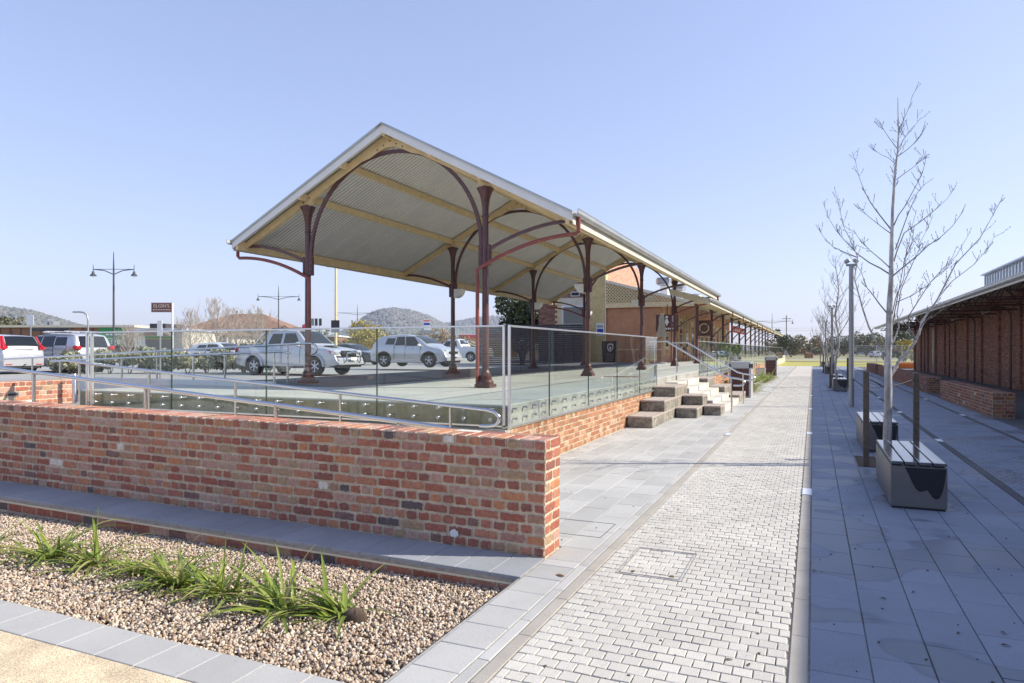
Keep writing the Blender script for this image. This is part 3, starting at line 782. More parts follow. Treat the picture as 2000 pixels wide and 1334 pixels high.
for dx in (0, .5):
    g = thing('steel_post', 'short steel post at the ramp landing, %s one' % ('left' if dx == 0 else 'right'), 'post', (-12.6 + dx, 8.35, .56)); MB().use('steel').lathe([(.07, 0), (.07, .012), (.04, .015), (.04, .61), (.035, .62)], (0, 0, 0), 12).obj('tube', g, True)

# ---- steps and seating blocks
st = thing('steps', 'pale concrete steps from the path up to the platform', 'steps', (-3.6, 18.45, 0))
nst = 6; rise = DZ / nst; tr = .30
for k in range(nst - 1):
    x1 = tr * (nst - 1 - k)
    MB().use('concrete_pale').bx(-.0, x1, 0, 3.7, k * rise, (k + 1) * rise, .008).obj('step', st)
def block(x0, x1, y0, y1, z0, z1, label, stained=True):
    t = thing('seating_block', label, 'concrete block seat', (x0, y0, z0), 0, 'stepped concrete seating blocks beside the steps')
    g = MB().use('concrete_stained' if stained else 'concrete_grey'); g.bx(0.006, x1 - x0 - .006, .02, y1 - y0, 0, z1 - z0 - .045, .008); g.obj('block', t)
    g = MB().use('seat_capping'); n = 4
    for i in range(n): g.bx((x1 - x0) * i / n + .004, (x1 - x0) * (i + 1) / n - .004, 0, y1 - y0, z1 - z0 - .042, z1 - z0, .005)
    g.obj('capping', t)
bl = [(-3.58, -3.04, 14.1, 18.4, 0, .24, 'lowest dark stained seating block against the platform brick wall'),
      (-3.58, -3.04, 15.35, 18.4, .242, .49, 'middle seating block of the tier nearest the platform wall'),
      (-3.58, -3.04, 16.65, 18.4, .492, .735, 'topmost seating block beside the end of the first glass balustrade'),
      (-3.02, -2.52, 16.6, 18.4, 0, .24, 'low seating block in the middle tier with mossy face'),
      (-3.02, -2.52, 17.55, 18.4, .242, .48, 'upper seating block in the middle tier beside the pale steps'),
      (-2.50, -2.08, 17.5, 18.4, 0, .235, 'single low seating block nearest the paved path before the handrail'),
      (-3.58, -3.04, 22.2, 23.9, 0, .73, 'seating block beyond the steps under the second glass balustrade'),
      (-3.02, -2.52, 22.2, 24.3, 0, .48, 'half height seating block beyond the steps'),
      (-2.50, -2.08, 22.2, 24.3, 0, .235, 'low seating block beyond the steps in front of the litter bin')]
for q in bl: block(*q)
for y in (18.62, 21.9):
    P0 = (-3.62, y, 1.86); q = 'nearer' if y < 20 else 'farther'
    pts = [(-4.1, y, 1.86), P0, (-2.12, y, .95), (-1.95, y, .90), (-1.78, y, .88), (-1.66, y, .85), (-1.62, y, .79), (-1.66, y, .72), (-1.76, y, .70), (-1.9, y, .70)]
    handrail('%s steel stair handrail with a curled lower end' % q, pts, [((-3.95, y, 1.86), DZ), ((-1.95, y, .9), 0.0)])

# ================================================================== CANOPY SHELTER
can = thing('canopy_shelter', 'open gabled corrugated iron canopy on dark red cast iron columns over the platform', 'canopy', (0, 0, 0))
FR = [11.65, 18.10, 24.55, 31.0]; XR, XL = -5.69, -9.93; XC = (XR + XL) / 2; EXR, EXL = -3.85, -11.77; ZE, ZR = 4.03, 6.10
HWd = (EXR - EXL) / 2; SLP = (ZR - ZE) / HWd; YB, YE = 11.33, 31.35
def rz_(x): return ZR - SLP * abs(x - XC)
def column(parent, x, y, z0, ztop, leftside=False):
    g = MB().use('paint_oxide')
    h = ztop - z0
    g.box((0, 0, .035), (.32, .32, .07), 0, .01)
    g.lathe([(.155, .07), (.16, .10), (.145, .14), (.12, .15), (.125, .19), (.12, .23), (.092, .25), (.096, .28), (.075, .31), (.068, .34)], (0, 0, 0), 20)
    b = g.obj('column_base', parent, True, (x, y, z0))
    g = MB().use('paint_oxide'); g.lathe([(.067, .33), (.065, 1.4), (.059, h - .72), (.057, h - .56)], (0, 0, 0), 20)
    s = g.obj('column_shaft', parent, True, (x, y, z0))
    g = MB().use('paint_oxide')
    g.lathe([(.057, h - .56), (.072, h - .555), (.072, h - .53), (.060, h - .52), (.064, h - .38), (.082, h - .24), (.11, h - .13), (.14, h - .07), (.145, h - .05), (.155, h - .045), (.155, h - .03), (.165, h - .025), (.165, h - .005), (.10, h + .012), (.05, h + .04), (.045, h + .09), (0.01, h + .1)], (0, 0, 0), 20)
    g.obj('column_capital', parent, True, (x, y, z0))
    return s
def ribbon(pts, w, h, y):
    """rectangular bar swept in the XZ plane; w along Y, h radial"""
    g = MB(); P = [Vector((p[0], 0, p[2])) for p in pts]; n = len(P); vs = []
    for i in range(n):
        t = (P[min(i + 1, n - 1)] - P[max(i - 1, 0)]).normalized(); nn = Vector((-t.z, 0, t.x))
        for (a, b) in ((-1, -1), (1, -1), (1, 1), (-1, 1)): q = P[i] + nn * (h / 2 * b); vs.append((q.x, y + a * w / 2, q.z))
    fs = [(i * 4 + j, i * 4 + (j + 1) % 4, (i + 1) * 4 + (j + 1) % 4, (i + 1) * 4 + j) for i in range(n - 1) for j in range(4)] + [(3, 2, 1, 0), tuple((n - 1) * 4 + j for j in range(4))]
    g.use('paint_oxide').add(vs, fs); return g
for fi_, y in enumerate(FR):
    for x in (XR, XL):
        column(can, x, y, DZ, 4.70)
    # arch between the columns
    r = (XR - XL) / 2 - .085
    pts = [(XC + r, 0, 3.28)] + arc(XC, 3.60, r, 0, 180, 40) + [(XC - r, 0, 3.28)]
    ribbon(pts, .06, .068, y).obj('arch_rib', can, True)
    for sg in (-1, 1):
        cx = XC + sg * (XR - XC)
        # outrigger bracket to the eave
        ex = XC + sg * (HWd - .12); x0 = cx + sg * .075
        pts = [(x0, 0, 3.30), (x0, 0, 3.50)]
        for k in range(1, 15):
            t = k / 14; pts.append((x0 + (ex - x0) * t, 0, 3.52 + .43 * math.sin(t * PI / 2) ** .85 + .0 * t))
        ribbon(pts, .055, .062, y).obj('eave_bracket', can, True)
        g = MB().use('paint_oxide')
        g.bx(cx - sg * .135, cx - sg * .05, y - .045, y + .045, 3.22, 3.62, .01); g.bx(cx + sg * .05, cx + sg * .115, y - .045, y + .045, 3.22, 3.62, .01)
        for zz in (3.3, 3.42, 3.54): g.lathe([(.016, -.06), (.016, .06)], (cx - sg * .10, y, zz), 8, 'y')
        g.obj('clamp_plate', can, True)
    # rafters
    for sg in (-1, 1):
        g = MB().use('paint_cream'); xe = XC + sg * (HWd - .10)
        z0_, z1_ = rz_(xe), ZR - .03
        pr_ = [(xe, z0_ - .05), (XC, z1_ - .04), (XC, z1_ - .22), (xe, z0_ - .20)]
        g.prism(pr_, 'y', y - .045, y + .045); g.obj('rafter', can)
        g = MB().use('paint_cream'); px_ = XC + sg * (XR - XC)
        g.prism([(px_ - .14, rz_(px_ - .14) - .19), (px_ + .14, rz_(px_ + .14) - .19), (px_ + .12, 4.70), (px_ - .12, 4.70)], 'y', y - .052, y + .052)
        g.use('paint_oxide')
        for k in (-.08, 0, .08): g.lathe([(.014, -.065), (.014, .065)], (px_ + k, y, 4.83 + (-sg) * k * .5), 8, 'y')
        g.obj('gusset', can)
    g = MB().use('paint_cream'); gx = [-.75, -.5, -.28, -.1, .1, .28, .5, .75]
    top_ = [ZR - .215 - SLP * abs(q) for q in gx]; dn = [.012, .075, .085, .11, .11, .085, .075, .012]
    for q in range(7): g.prism([(XC + gx[q], top_[q] + .03), (XC + gx[q], top_[q] - dn[q]), (XC + gx[q + 1], top_[q + 1] - dn[q + 1]), (XC + gx[q + 1], top_[q + 1] + .03)], 'y', y - .05, y + .05)
    g.use('paint_oxide')
    for k in (-.3, -.15, 0, .15, .3): g.lathe([(.014, -.062), (.014, .062)], (XC + k, y, ZR - .26 - abs(k) * .5), 8, 'y')
    g.obj('ridge_gusset', can)
# purlins
for sg in (-1, 1):
    for d_, w_, h_, nm in ((HWd - .10, .07, .20, 'eave_beam'), (2.12, .07, .15, 'purlin'), (1.05, .07, .15, 'purlin')):
        x = XC + sg * d_; z = rz_(x) - .04 - h_ / 2
        MB().use('paint_cream').bx(x - w_ / 2, x + w_ / 2, YB + .03, YE - .03, z - h_ / 2, z + h_ / 2, .006).obj(nm, can)
MB().use('paint_cream').bx(XC - .035, XC + .035, YB + .03, YE - .03, ZR - .22, ZR - .06).obj('ridge_beam', can)
# corrugated sheets
def sheet_mesh(w=.76, pitch=.76 / 7, amp=.021, L=4.5, seg=8):
    vs = []; n = int(round(w / pitch)) * seg
    for i in range(n + 1):
        yy = i * w / n; zz = amp * math.sin(2 * PI * yy / pitch)
        vs.append((0, yy, zz)); vs.append((L, yy, zz))
    fs = [(2 * i, 2 * i + 1, 2 * i + 3, 2 * i + 2) for i in range(n)]
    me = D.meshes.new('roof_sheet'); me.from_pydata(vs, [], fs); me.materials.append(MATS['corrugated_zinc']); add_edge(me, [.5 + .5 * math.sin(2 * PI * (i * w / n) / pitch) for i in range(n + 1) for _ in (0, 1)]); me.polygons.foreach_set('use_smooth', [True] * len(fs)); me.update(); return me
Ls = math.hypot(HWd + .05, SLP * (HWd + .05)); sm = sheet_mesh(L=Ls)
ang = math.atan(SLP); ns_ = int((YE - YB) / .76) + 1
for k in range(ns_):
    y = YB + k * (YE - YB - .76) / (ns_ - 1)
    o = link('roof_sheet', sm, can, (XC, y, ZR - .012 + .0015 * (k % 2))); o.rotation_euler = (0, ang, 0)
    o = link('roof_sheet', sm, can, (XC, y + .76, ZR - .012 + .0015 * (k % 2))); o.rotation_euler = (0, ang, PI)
g = MB().use('gutter_metal'); g.add([(XC - .16, YB - .05, ZR - .07), (XC, YB - .05, ZR + .03), (XC + .16, YB - .05, ZR - .07), (XC - .16, YE, ZR - .07), (XC, YE, ZR + .03), (XC + .16, YE, ZR - .07), (XC, YB - .05, ZR + .0), (XC, YE, ZR + .0)],
    [(0, 1, 4, 3), (1, 2, 5, 4), (0, 6, 1), (6, 2, 1)]); g.obj('ridge_cap', can)
def gutter(x, y0, y1, z, sg, parent, m='gutter_metal'):
    g = MB().use(m); pr = [(-.01, .0), (-.01, -.07), (.03, -.10), (.08, -.10), (.115, -.06), (.12, .0), (.13, .008), (.122, .015), (.105, .0), (.10, -.055), (.075, -.088), (.03, -.088), (.004, -.065), (.004, 0)]
    g.prism([(x + sg * a, z + b) for a, b in pr], 'y', y0, y1)
    k = y0 + .5
    while k < y1: g.bx(x - .005 if sg > 0 else x - .13, x + .13 if sg > 0 else x + .005, k, k + .02, z - .106, z - .10); k += .9
    return g.obj('gutter', parent)
for sg in (-1, 1):
    ex = XC + sg * HWd
    gutter(ex + sg * .012, YB - .05, YE, rz_(ex) + .035, sg, can)
    MB().use('paint_cream_pale').bx(ex - .014, ex + .014, YB + .035, YE, rz_(ex) - .20, rz_(ex) - .02).obj('fascia', can)
    for yy, nm in ((YB, 'barge_board'), (YE - .03, 'barge_board')):
        g = MB().use('paint_white'); xe = ex + sg * .012
        g.prism([(xe, rz_(xe) + .0), (XC, ZR - .0), (XC, ZR - .165), (xe, rz_(xe) - .155)], 'y', yy, yy + .032); g.obj(nm, can)
        g = MB().use('gutter_metal'); o_ = -.045 if yy < 20 else .04
        g.prism([(xe, rz_(xe) + .03), (XC, ZR + .035), (XC, ZR - .012), (xe, rz_(xe) - .01)], 'y', yy + o_ + .02, yy + o_ + .032)
        g.prism([(xe, rz_(xe) + .03), (XC, ZR + .035), (XC, ZR + .028), (xe, rz_(xe) + .023)], 'y', min(yy + o_ + .02, yy + .1), max(yy + o_ + .032, yy + .12)); g.obj('barge_flashing', can)
    # downpipes at first and last frame
    for y in (FR[0] - .11, FR[3] - .11):
        cx = XC + sg * (XR - XC); x0 = ex - sg * .02
        zs = rz_(ex)
        path_ = [(x0 + sg * .07, y, zs - .06), (x0 + sg * .07, y, zs - .30), (x0 + sg * .02, y, zs - .345)]
        for k in range(1, 13):
            t = k / 12; xx = x0 + (cx - sg * .12 - x0) * t; path_.append((xx, y, zs - .345 - .50 * t ** 2.0 - .04 * t))
        path_ += [(cx - sg * .115, y, 2.9), (cx - sg * .115, y, DZ)]
        MB().use('paint_red_pipe').tube(path_, .036, 10).obj('downpipe', can, True)
# uplights on columns
for (x, y) in ((XL, FR[1]), (XL, FR[2]), (XR, FR[1]), (XR, FR[2]), (XL, FR[3])):
    g = MB().use('paint_white')
    sg = -1 if x == XR else 1
    pts = [(0, 0)] + [(math.cos(R(-90 * i / 8)) * .26, math.sin(R(-90 * i / 8)) * .26) for i in range(9)]
    g.prism([(x + sg * (.10 + p[0]), 3.45 + p[1]) for p in pts], 'y', y - .13, y + .13); g.obj('uplight', can)
# ================================================================== STATION BUILDING AND VERANDAH
FX = -8.05; VE = 103.0; VS = 29.0; WY = 39.5; BX = -11.3
sb = thing('station_building', 'long orange and red brick station building with yellow painted brick pier behind the verandah', 'station building', (FX, VS, DZ))
def L(x, y, z): return (x - FX, y - VS, z - DZ)
def lbx(g, x0, x1, y0, y1, z0, z1, b=0): return g.bx(x0 - FX, x1 - FX, y0 - VS, y1 - VS, z0 - DZ, z1 - DZ, b)
g = MB().use('render_orange'); lbx(g, BX + .001, FX, WY, WY + .4, DZ, 4.5); g.obj('orange_wall', sb)
g = MB().use('render_orange'); lbx(g, BX, FX + .04, WY - .05, WY - .001, DZ, 1.62); g.use('paint_cream'); lbx(g, BX, FX + .05, WY - .07, WY - .001, 1.621, 1.68, .01); g.obj('plinth', sb)
g = MB().use('mortar'); lbx(g, BX - .95, BX - .012, WY - .088, WY + .5, DZ, 7.2); g.obj('pier_core', sb)
it = brick_face('-y', (BX - .95 - FX, WY - .1 - VS, 0), .95, 73, .0855, 'stretcher', 'plain', .005, .012, g=.008) + brick_face('+x', (BX - FX - .008, WY - .1 - VS, 0), .6, 73, .0855, 'stretcher', 'plain', .005, .012, g=.008)
pieces(sb, 'brick', it, 'paint_cream_brick', 150, restname='pier_brickwork')
g = MB().use('paint_white'); lbx(g, BX - .01, BX + .03, WY - .13, WY - .10, DZ, 7.2); g.obj('corner_bead', sb)
# red upper side wall above the lean-to roof, raked at its far end
g = MB().use('mortar'); g.prism([(WY + .5 - VS, 4.5 - DZ), (49.5 - VS, 4.5 - DZ), (49.2 - VS, 6.0 - DZ), (47.6 - VS, 7.4 - DZ), (WY + .5 - VS, 7.4 - DZ)], 'x', BX - FX - .35, BX - FX - .012); g.obj('upper_wall', sb)
it = [q for q in brick_face('+x', (BX - FX - .008, WY + .5 - VS, 5.6 - DZ), 9.3, 21, .086, 'stretcher', 'plain', .004, .01, g=.012) if (q[6].translation.y + VS) < 49.2 - max(0, (q[6].translation.z + DZ - 6.0)) * 1.15]
pieces(sb, 'brick', it, 'brick_station', 120, restname='upper_brickwork')
# platform facade with window bays
g = MB().use('brick_station'); lbx(g, FX - .4, FX, WY + .401, 75.0, DZ, 4.75); g.obj('facade_wall', sb)
k = 40.6
def serrated(y, z0, z1, wd):
    g = MB().use('paint_cream'); z = z0; i = 0
    while z < z1 - .01:
        w_ = wd if i % 2 == 0 else wd * .55
        lbx(g, FX, FX + .03, y - w_ / 2, y + w_ / 2, z, z + .165); z += .17; i += 1
    return g
i = 0
while k < 74:
    if i % 3 == 1:
        g = MB().use('paint_cream_pale'); lbx(g, FX, FX + .06, k - .05, k + 1.15, DZ, 3.7, .01); d = g.obj('door_frame', sb)
        g = MB().use('window_dark'); lbx(g, FX + .061, FX + .08, k + .08, k + 1.02, DZ + .1, 3.3); g.obj('door_glass', d)
    else:
        g = MB().use('paint_cream_pale'); lbx(g, FX, FX + .06, k, k + 1.0, 1.75, 3.7, .01); lbx(g, FX, FX + .10, k - .1, k + 1.1, 1.68, 1.75); w_ = g.obj('window', sb)
        g = MB().use('window_dark'); lbx(g, FX + .061, FX + .07, k + .1, k + .9, 1.85, 2.65); lbx(g, FX + .061, FX + .07, k + .1, k + .9, 2.72, 3.55); g.obj('pane', w_)
    if k < 66:
        serrated(k - .16, DZ + .4, 3.9, .24).obj('quoin', sb); serrated(k + 1.18, DZ + .4, 3.9, .24).obj('quoin', sb)
    k += 2.35; i += 1
# main roof beyond
g = MB().use('roof_pale')
g.add([L(BX + .1, 50, 6.0), L(BX + .1, 90, 6.0), L(BX - 3.0, 90, 7.3), L(BX - 3.0, 52, 7.3)], [(0, 1, 2, 3)])
g.add([L(BX - 6.1, 50, 6.0), L(BX - 6.1, 90, 6.0), L(BX - 3.0, 90, 7.301), L(BX - 3.0, 52, 7.301)], [(3, 2, 1, 0)])
g.add([L(BX + .1, 50, 6.0), L(BX - 3.0, 52, 7.3), L(BX - 6.1, 50, 6.0)], [(0, 1, 2)])
g.obj('main_roof', sb)
# end wall with window (set back to the left)
EY = 42.0
g = MB().use('mortar_dark'); lbx(g, -16.6, BX - .96, EY, EY + .4, DZ, 5.9); g.obj('end_wall', sb)
it = brick_face('-y', (-16.6 - FX, EY - .008 - VS, 2.6 - DZ), 4.3, 39, .084, 'stretcher', 'plain', .004, .012, g=.011, skip=lambda a, z: 1.5 < a < 3.6 and z < 2.4)
pieces(sb, 'brick', it, 'brick_shed', 60, restname='end_brickwork')
g = MB().use('paint_cream_pale'); lbx(g, -15.2, -12.9, EY - .02, EY - .001, 2.6, 5.0); g.obj('render_panel', sb)
g = MB().use('sign_white'); lbx(g, -14.95, -13.05, EY - .09, EY - .021, 3.22, 4.5, .02); w_ = g.obj('window', sb)
g = MB().use('window_dark'); lbx(g, -14.83, -13.17, EY - .11, EY - .091, 3.34, 4.4); g.obj('pane', w_)
g = MB().use('sign_white'); lbx(g, -14.35, -13.75, EY - .05, EY - .012, 5.1, 5.4); g.use('black_plastic'); lbx(g, -14.3, -13.8, EY - .06, EY - .051, 5.15, 5.35); g.obj('vent', sb)
g = MB().use('paint_cream'); z = 2.7; i = 0
while z < 5.0: lbx(g, -15.2 - (.24 if i % 2 else .08), -15.0, EY - .035, EY - .0205, z, z + .16); z += .17; i += 1
g.obj('quoin', sb)
t = thing('notice', 'white notice with dark lower panel on the yellow painted brick pier', 'notice', (-11.62, WY - .106, 2.5))
MB().use('sign_white').bx(-.24, .24, -.02, 0, 0, .72).obj('board', t); MB().use('sign_blue').bx(-.19, .19, -.025, -.021, .06, .40).obj('print_panel', t)
MB().use('lamp_grey').bx(-.19, .19, -.025, -.021, .46, .64).obj('print_lines', t)

# ---- verandah
ve = thing('verandah', 'long cream lined platform verandah on red posts with lattice end', 'verandah', (FX, VS, DZ))
VX = -3.92; ZV0 = 5.75; ZV1 = 3.70
def zv(x): return ZV0 + (ZV1 - ZV0) * (x - BX) / (VX - BX)
def slab(g, xa, xb, ya, yb, o0, o1):
    g.prism([(xa - FX, zv(xa) + o1 - DZ), (xb - FX, zv(xb) + o1 - DZ), (xb - FX, zv(xb) + o0 - DZ), (xa - FX, zv(xa) + o0 - DZ)], 'y', ya - VS, yb - VS); return g
slab(MB().use('paint_cream_pale'), BX, VX, WY - .1, VE, -.03, 0).obj('ceiling_lining', ve)
slab(MB().use('roof_pale'), BX, VX + .05, WY - .1, VE, .03, .05).obj('roof_sheeting', ve)
slab(MB().use('paint_cream_pale'), -5.5, VX, VS, WY - .101, -.03, 0).obj('ceiling_lining', ve)
slab(MB().use('roof_pale'), -5.5, VX + .05, VS, WY - .101, .03, .05).obj('roof_sheeting', ve)
gt = gutter(VX - FX + .05, -.05, VE - VS, ZV1 + .05 - DZ, 1, ve)
g = MB().use('paint_cream_pale'); lbx(g, VX - .02, VX + .04, VS + .05, VE, ZV1 - .17, ZV1 + .0); g.obj('fascia', ve)
g = MB().use('paint_cream'); lbx(g, BX + .02, -6.0, WY - .18, WY - .08, 4.12, 4.40, .01); g.obj('end_beam', ve)
slab(MB().use('paint_cream_pale'), BX + .03, VX, WY - .20, WY - .16, -.10, .06).obj('end_barge', ve)
slab(MB().use('paint_cream_pale'), -5.5, VX, VS - .06, VS - .01, -.20, .06).obj('end_barge', ve)
for x in np.arange(-5.4, VX - .2, .7):
    g = MB().use('paint_cream'); lbx(g, x, x + .07, VS + .07, VE, zv(x) - .14, zv(x) - .035); g.obj('purlin', ve)
g = MB().use('paint_cream'); p_ = .19
def clip_strip(x0, z0, x1, z1):
    pts = []
    for q in range(61):
        t_ = q / 60; x = x0 + (x1 - x0) * t_; z = z0 + (z1 - z0) * t_
        if BX + .03 < x < -6.2 and 4.40 < z < zv(x) - .08: pts.append((x, z))
    return (pts[0], pts[-1]) if len(pts) > 2 else None
for sgn, yy in ((1, -.012), (-1, .004)):
    for q in range(-10, 44):
        x = BX + q * p_; r_ = clip_strip(x, 4.4, x + sgn * 1.4, 5.8)
        if r_:
            (a, b), (c_, d_) = r_; nx, nz = -(d_ - b), (c_ - a); l_ = math.hypot(nx, nz) or 1; nx *= .026 / l_; nz *= .026 / l_
            g.prism([(a - nx - FX, b - nz - DZ), (c_ - nx - FX, d_ - nz - DZ), (c_ + nx - FX, d_ + nz - DZ), (a + nx - FX, b + nz - DZ)], 'y', yy + WY - .13 - VS, yy + WY - .118 - VS)
stuff(g.obj('lattice', ve))
vy = [37.45, 43.3, 49.0, 54.7, 60.4, 66.1, 71.8, 77.5, 83.2, 88.9, 94.6, 100.3]
for y in vy:
    x = XR
    g = MB().use('paint_oxide')
    h = zv(x) - DZ - .05
    g.box((x - FX, y - VS, .05), (.34, .34, .10), 0, .01)
    g.lathe([(.14, .1), (.12, .2), (.085, .28), (.075, h - .75), (.085, h - .7), (.07, h - .62), (.075, h - .3), (.13, h - .1), (.15, h - .02), (.05, h)], (x - FX, y - VS, 0), 14)
    g.obj('post', ve, True)
    ex = VX - .08; x0 = x + .07; pts = [(x0 - FX, 0, 2.45 - DZ)]
    for q in range(1, 11):
        t_ = q / 10; pts.append((x0 + (ex - x0) * t_ - FX, 0, 2.5 + (zv(ex) - .2 - 2.5) * math.sin(t_ * PI / 2) - DZ))
    ribbon(pts, .06, .07, y - VS).obj('curved_bracket', ve, True)
    if y < 80:
        g = MB().use('paint_red_pipe'); g.tube([(VX + .06 - FX, y - VS, ZV1 - DZ - .05), (VX + .06 - FX, y - VS, ZV1 - DZ - .35)], .035, 8); g.obj('rain_drop_pipe', ve, True)
    g = MB().use('paint_oxide'); g.tube([(x + .38 + .17 * math.cos(a) - FX, y - VS, 3.55 + .17 * math.sin(a) - DZ) for a in np.linspace(0, 2 * PI, 17)], .015, 6); g.obj('ring_ornament', ve, True)
pts = [(VX + .02 - FX, 0, ZV1 - .38 - DZ)] + [(VX + .02 - FX + (XR + .1 - VX) * t_, 0, ZV1 - .40 - DZ - .62 * t_ ** 2) for t_ in np.linspace(.05, 1, 10)]
ribbon(pts, .055, .055, 31.25 - VS).obj('curved_bracket', ve, True)
# rooftop air conditioners
def aircon(x, y, z, s, label, rnd_=False):
    t = thing('air_conditioner', label, 'air conditioner', (x, y, z), 0, 'rooftop air conditioners')
    if rnd_:
        MB().use('lamp_grey').lathe([(.5 * s, 0), (.62 * s, .12 * s), (.55 * s, .3 * s), (.3 * s, .42 * s), (.05 * s, .46 * s)], (0, 0, 0), 18).obj('dome', t, True)
    else: MB().use('steel_dull').box((0, 0, .42 * s), (1.25 * s, 1.25 * s, .62 * s), 0, .12).obj('casing', t)
    g = MB().use('black_plastic')
    for q in range(5): g.bx(-.45 * s, .45 * s, -.635 * s, -.63 * s, (.2 + .1 * q) * s, (.24 + .1 * q) * s)
    if not rnd_: g.obj('grille', t)
    MB().use('paint_white').bx(-.3 * s, .3 * s, -.3 * s, .3 * s, -.8, .05).obj('stand', t)
aircon(-8.9, 45.0, 5.78, .80, 'boxy grey air conditioner on the roof above the verandah, nearest one')
aircon(-8.6, 48.5, 5.72, .72, 'second boxy rooftop air conditioner behind the nearest')
aircon(-8.2, 53, 5.45, 1.0, 'round domed cooler on the roof beyond the boxy units', True)

# ---- signs and furniture on the platform
t = thing('toilet_sign', 'brown hanging toilet sign with white man, woman and wheelchair symbols', 'sign', (-7.0, 36.2, 3.02))
MB().use('bin_panel').bx(-.62, .55, -.03, .03, -.42, .48).obj('panel', t)
g = MB().use('sign_white'); yb = -.034
for cx in (-.38, -.05):
    g.lathe([(.07, -.004), (.07, .004)], (cx, yb, .34), 12, 'y')
    if cx < -.2: g.prism([(cx - .09, .25), (cx + .09, .25), (cx + .07, 0.02), (cx + .05, -.10), (cx - .05, -.10), (cx - .07, .02)], 'y', yb - .003, yb)
    else: g.prism([(cx - .05, .25), (cx + .05, .25), (cx + .12, .02), (cx + .05, .02), (cx + .04, -.10), (cx - .04, -.10), (cx - .05, .02), (cx - .12, .02)], 'y', yb - .003, yb)
g.tube([(.30 + .11 * math.cos(a), yb, .02 + .11 * math.sin(a)) for a in np.linspace(2.2, 6.6, 12)], .016, 5); g.lathe([(.05, -.004), (.05, .004)], (.28, yb, .36), 10, 'y')
g.tube([(.27, yb, .28), (.27, yb, .10), (.38, yb, .10), (.44, yb, -.05)], .02, 5)
g.obj('symbols', t)
g = MB().use('sign_white')
for q in range(6): g.bx(-.34 + q * .11, -.26 + q * .11, -.036, -.031, -.31, -.22)
g.obj('small_print', t)
MB().use('paint_oxide').bx(-.05, .0, -.02, .02, .48, 1.0).obj('hanger', t)
t = thing('ring_sign', 'brown hanging sign board with a pale ring emblem under the verandah', 'sign', (-6.1, 43.0, 2.95))
MB().use('bin_panel').bx(-.5, .5, -.03, .03, -.45, .5).obj('panel', t)
MB().use('paint_cream_pale').tube([(.27 * math.cos(a), -.035, .02 + .27 * math.sin(a)) for a in np.linspace(0, 2 * PI, 21)], .035, 6).obj('ring_emblem', t, True)
t = thing('banner', 'bright red banner hanging under the far verandah', 'banner', (-5.45, 52.0, 2.95))
MB().use('sign_red').bx(-.0, .04, 0, 10.0, .0, .48, .01).obj('banner_cloth', t)
g = MB().use('sign_white')
for q in range(6): g.bx(.041, .045, .8 + q * 1.5, 1.6 + q * 1.5, .12, .32)
g.obj('print_marks', t)
t = thing('sandwich_board', 'black A frame board with a pale shield emblem on the platform', 'sandwich board', (-10.75, 38.2, DZ), R(-62))
for sg in (-1, 1):
    g = MB().use('fence_dark'); M = Matrix.Rotation(R(17 * sg), 4, 'Y'); g.box((sg * .24, 0, .62), (.03, .70, 1.28), 0, .004, M); g.obj('panel', t)
M2 = Matrix.Rotation(R(17), 4, 'Y')
g = MB().use('sign_white'); pts = [(0, .29), (.16, .24), (.18, .02), (.10, -.14), (0, -.22), (-.10, -.14), (-.18, .02), (-.16, .24)]
inn = [(a * .72, b * .72 + .01) for a, b in pts]
def onp(a, b, off=.02): v = M2 @ Vector((off, a, b + .22)); return (v.x + .24, v.y, v.z + .62)
n = 8
g.add([onp(*p) for p in pts] + [onp(*p) for p in inn], [(i, (i + 1) % n, n + (i + 1) % n, n + i) for i in range(n)])
g.add([onp(*p) for p in ((0, .12), (.07, .0), (0, -.1), (-.07, 0))], [(0, 1, 2, 3)])
g.obj('shield_emblem', t)
g = MB().use('lamp_grey')
for q in range(5): g.add([onp(-.22, -.36 - q * .1), onp(.22, -.36 - q * .1), onp(.2, -.33 - q * .1), onp(-.2, -.33 - q * .1)], [(0, 1, 2, 3)])
g.obj('chalk_lines', t)
t = thing('cafe_umbrella', 'folded beige cafe umbrella standing by the orange wall', 'umbrella', (-7.3, 36.2, DZ))
MB().use('lamp_grey').tube([(0, 0, 0), (0, 0, 2.5)], .025, 8).obj('pole', t, True); MB().use('concrete_grey').lathe([(.28, 0), (.28, .06), (.05, .09)], (0, 0, 0), 16).obj('base', t)
g = MB().use('cloth_beige'); pr = []
vs = []; nn = 16
for (r0, z) in ((.07, 2.65), (.11, 2.45), (.14, 2.1), (.19, 1.75), (.26, 1.45), (.20, 1.42)):
    for j in range(nn): rr = r0 * (1.25 if j % 2 else .72); vs.append((rr * math.cos(2 * PI * j / nn), rr * math.sin(2 * PI * j / nn), z))
g.add(vs, [(i * nn + j, i * nn + (j + 1) % nn, (i + 1) * nn + (j + 1) % nn, (i + 1) * nn + j) for i in range(5) for j in range(nn)][::-1] + [tuple(range(nn))]); g.obj('canopy_cloth', t)
def chair(x, y, rz, label):
    t = thing('cafe_chair', label, 'chair', (x, y, DZ), rz, 'dark cafe chairs under the verandah')
    MB().use('black_plastic').bx(-.22, .22, -.22, .22, .43, .46, .01).obj('seat', t)
    g = MB().use('black_plastic')
    for q in range(4): g.bx(-.2 + q * .12, -.16 + q * .12, .20, .22, .46, .86)
    g.bx(-.22, .22, .195, .225, .82, .90); g.obj('backrest', t)
    for a in (-1, 1):
        for b_ in (-1, 1): MB().use('black_plastic').tube([(a * .18, b_ * .18, .43), (a * .22, b_ * .22, 0)], .014, 6).obj('leg', t)
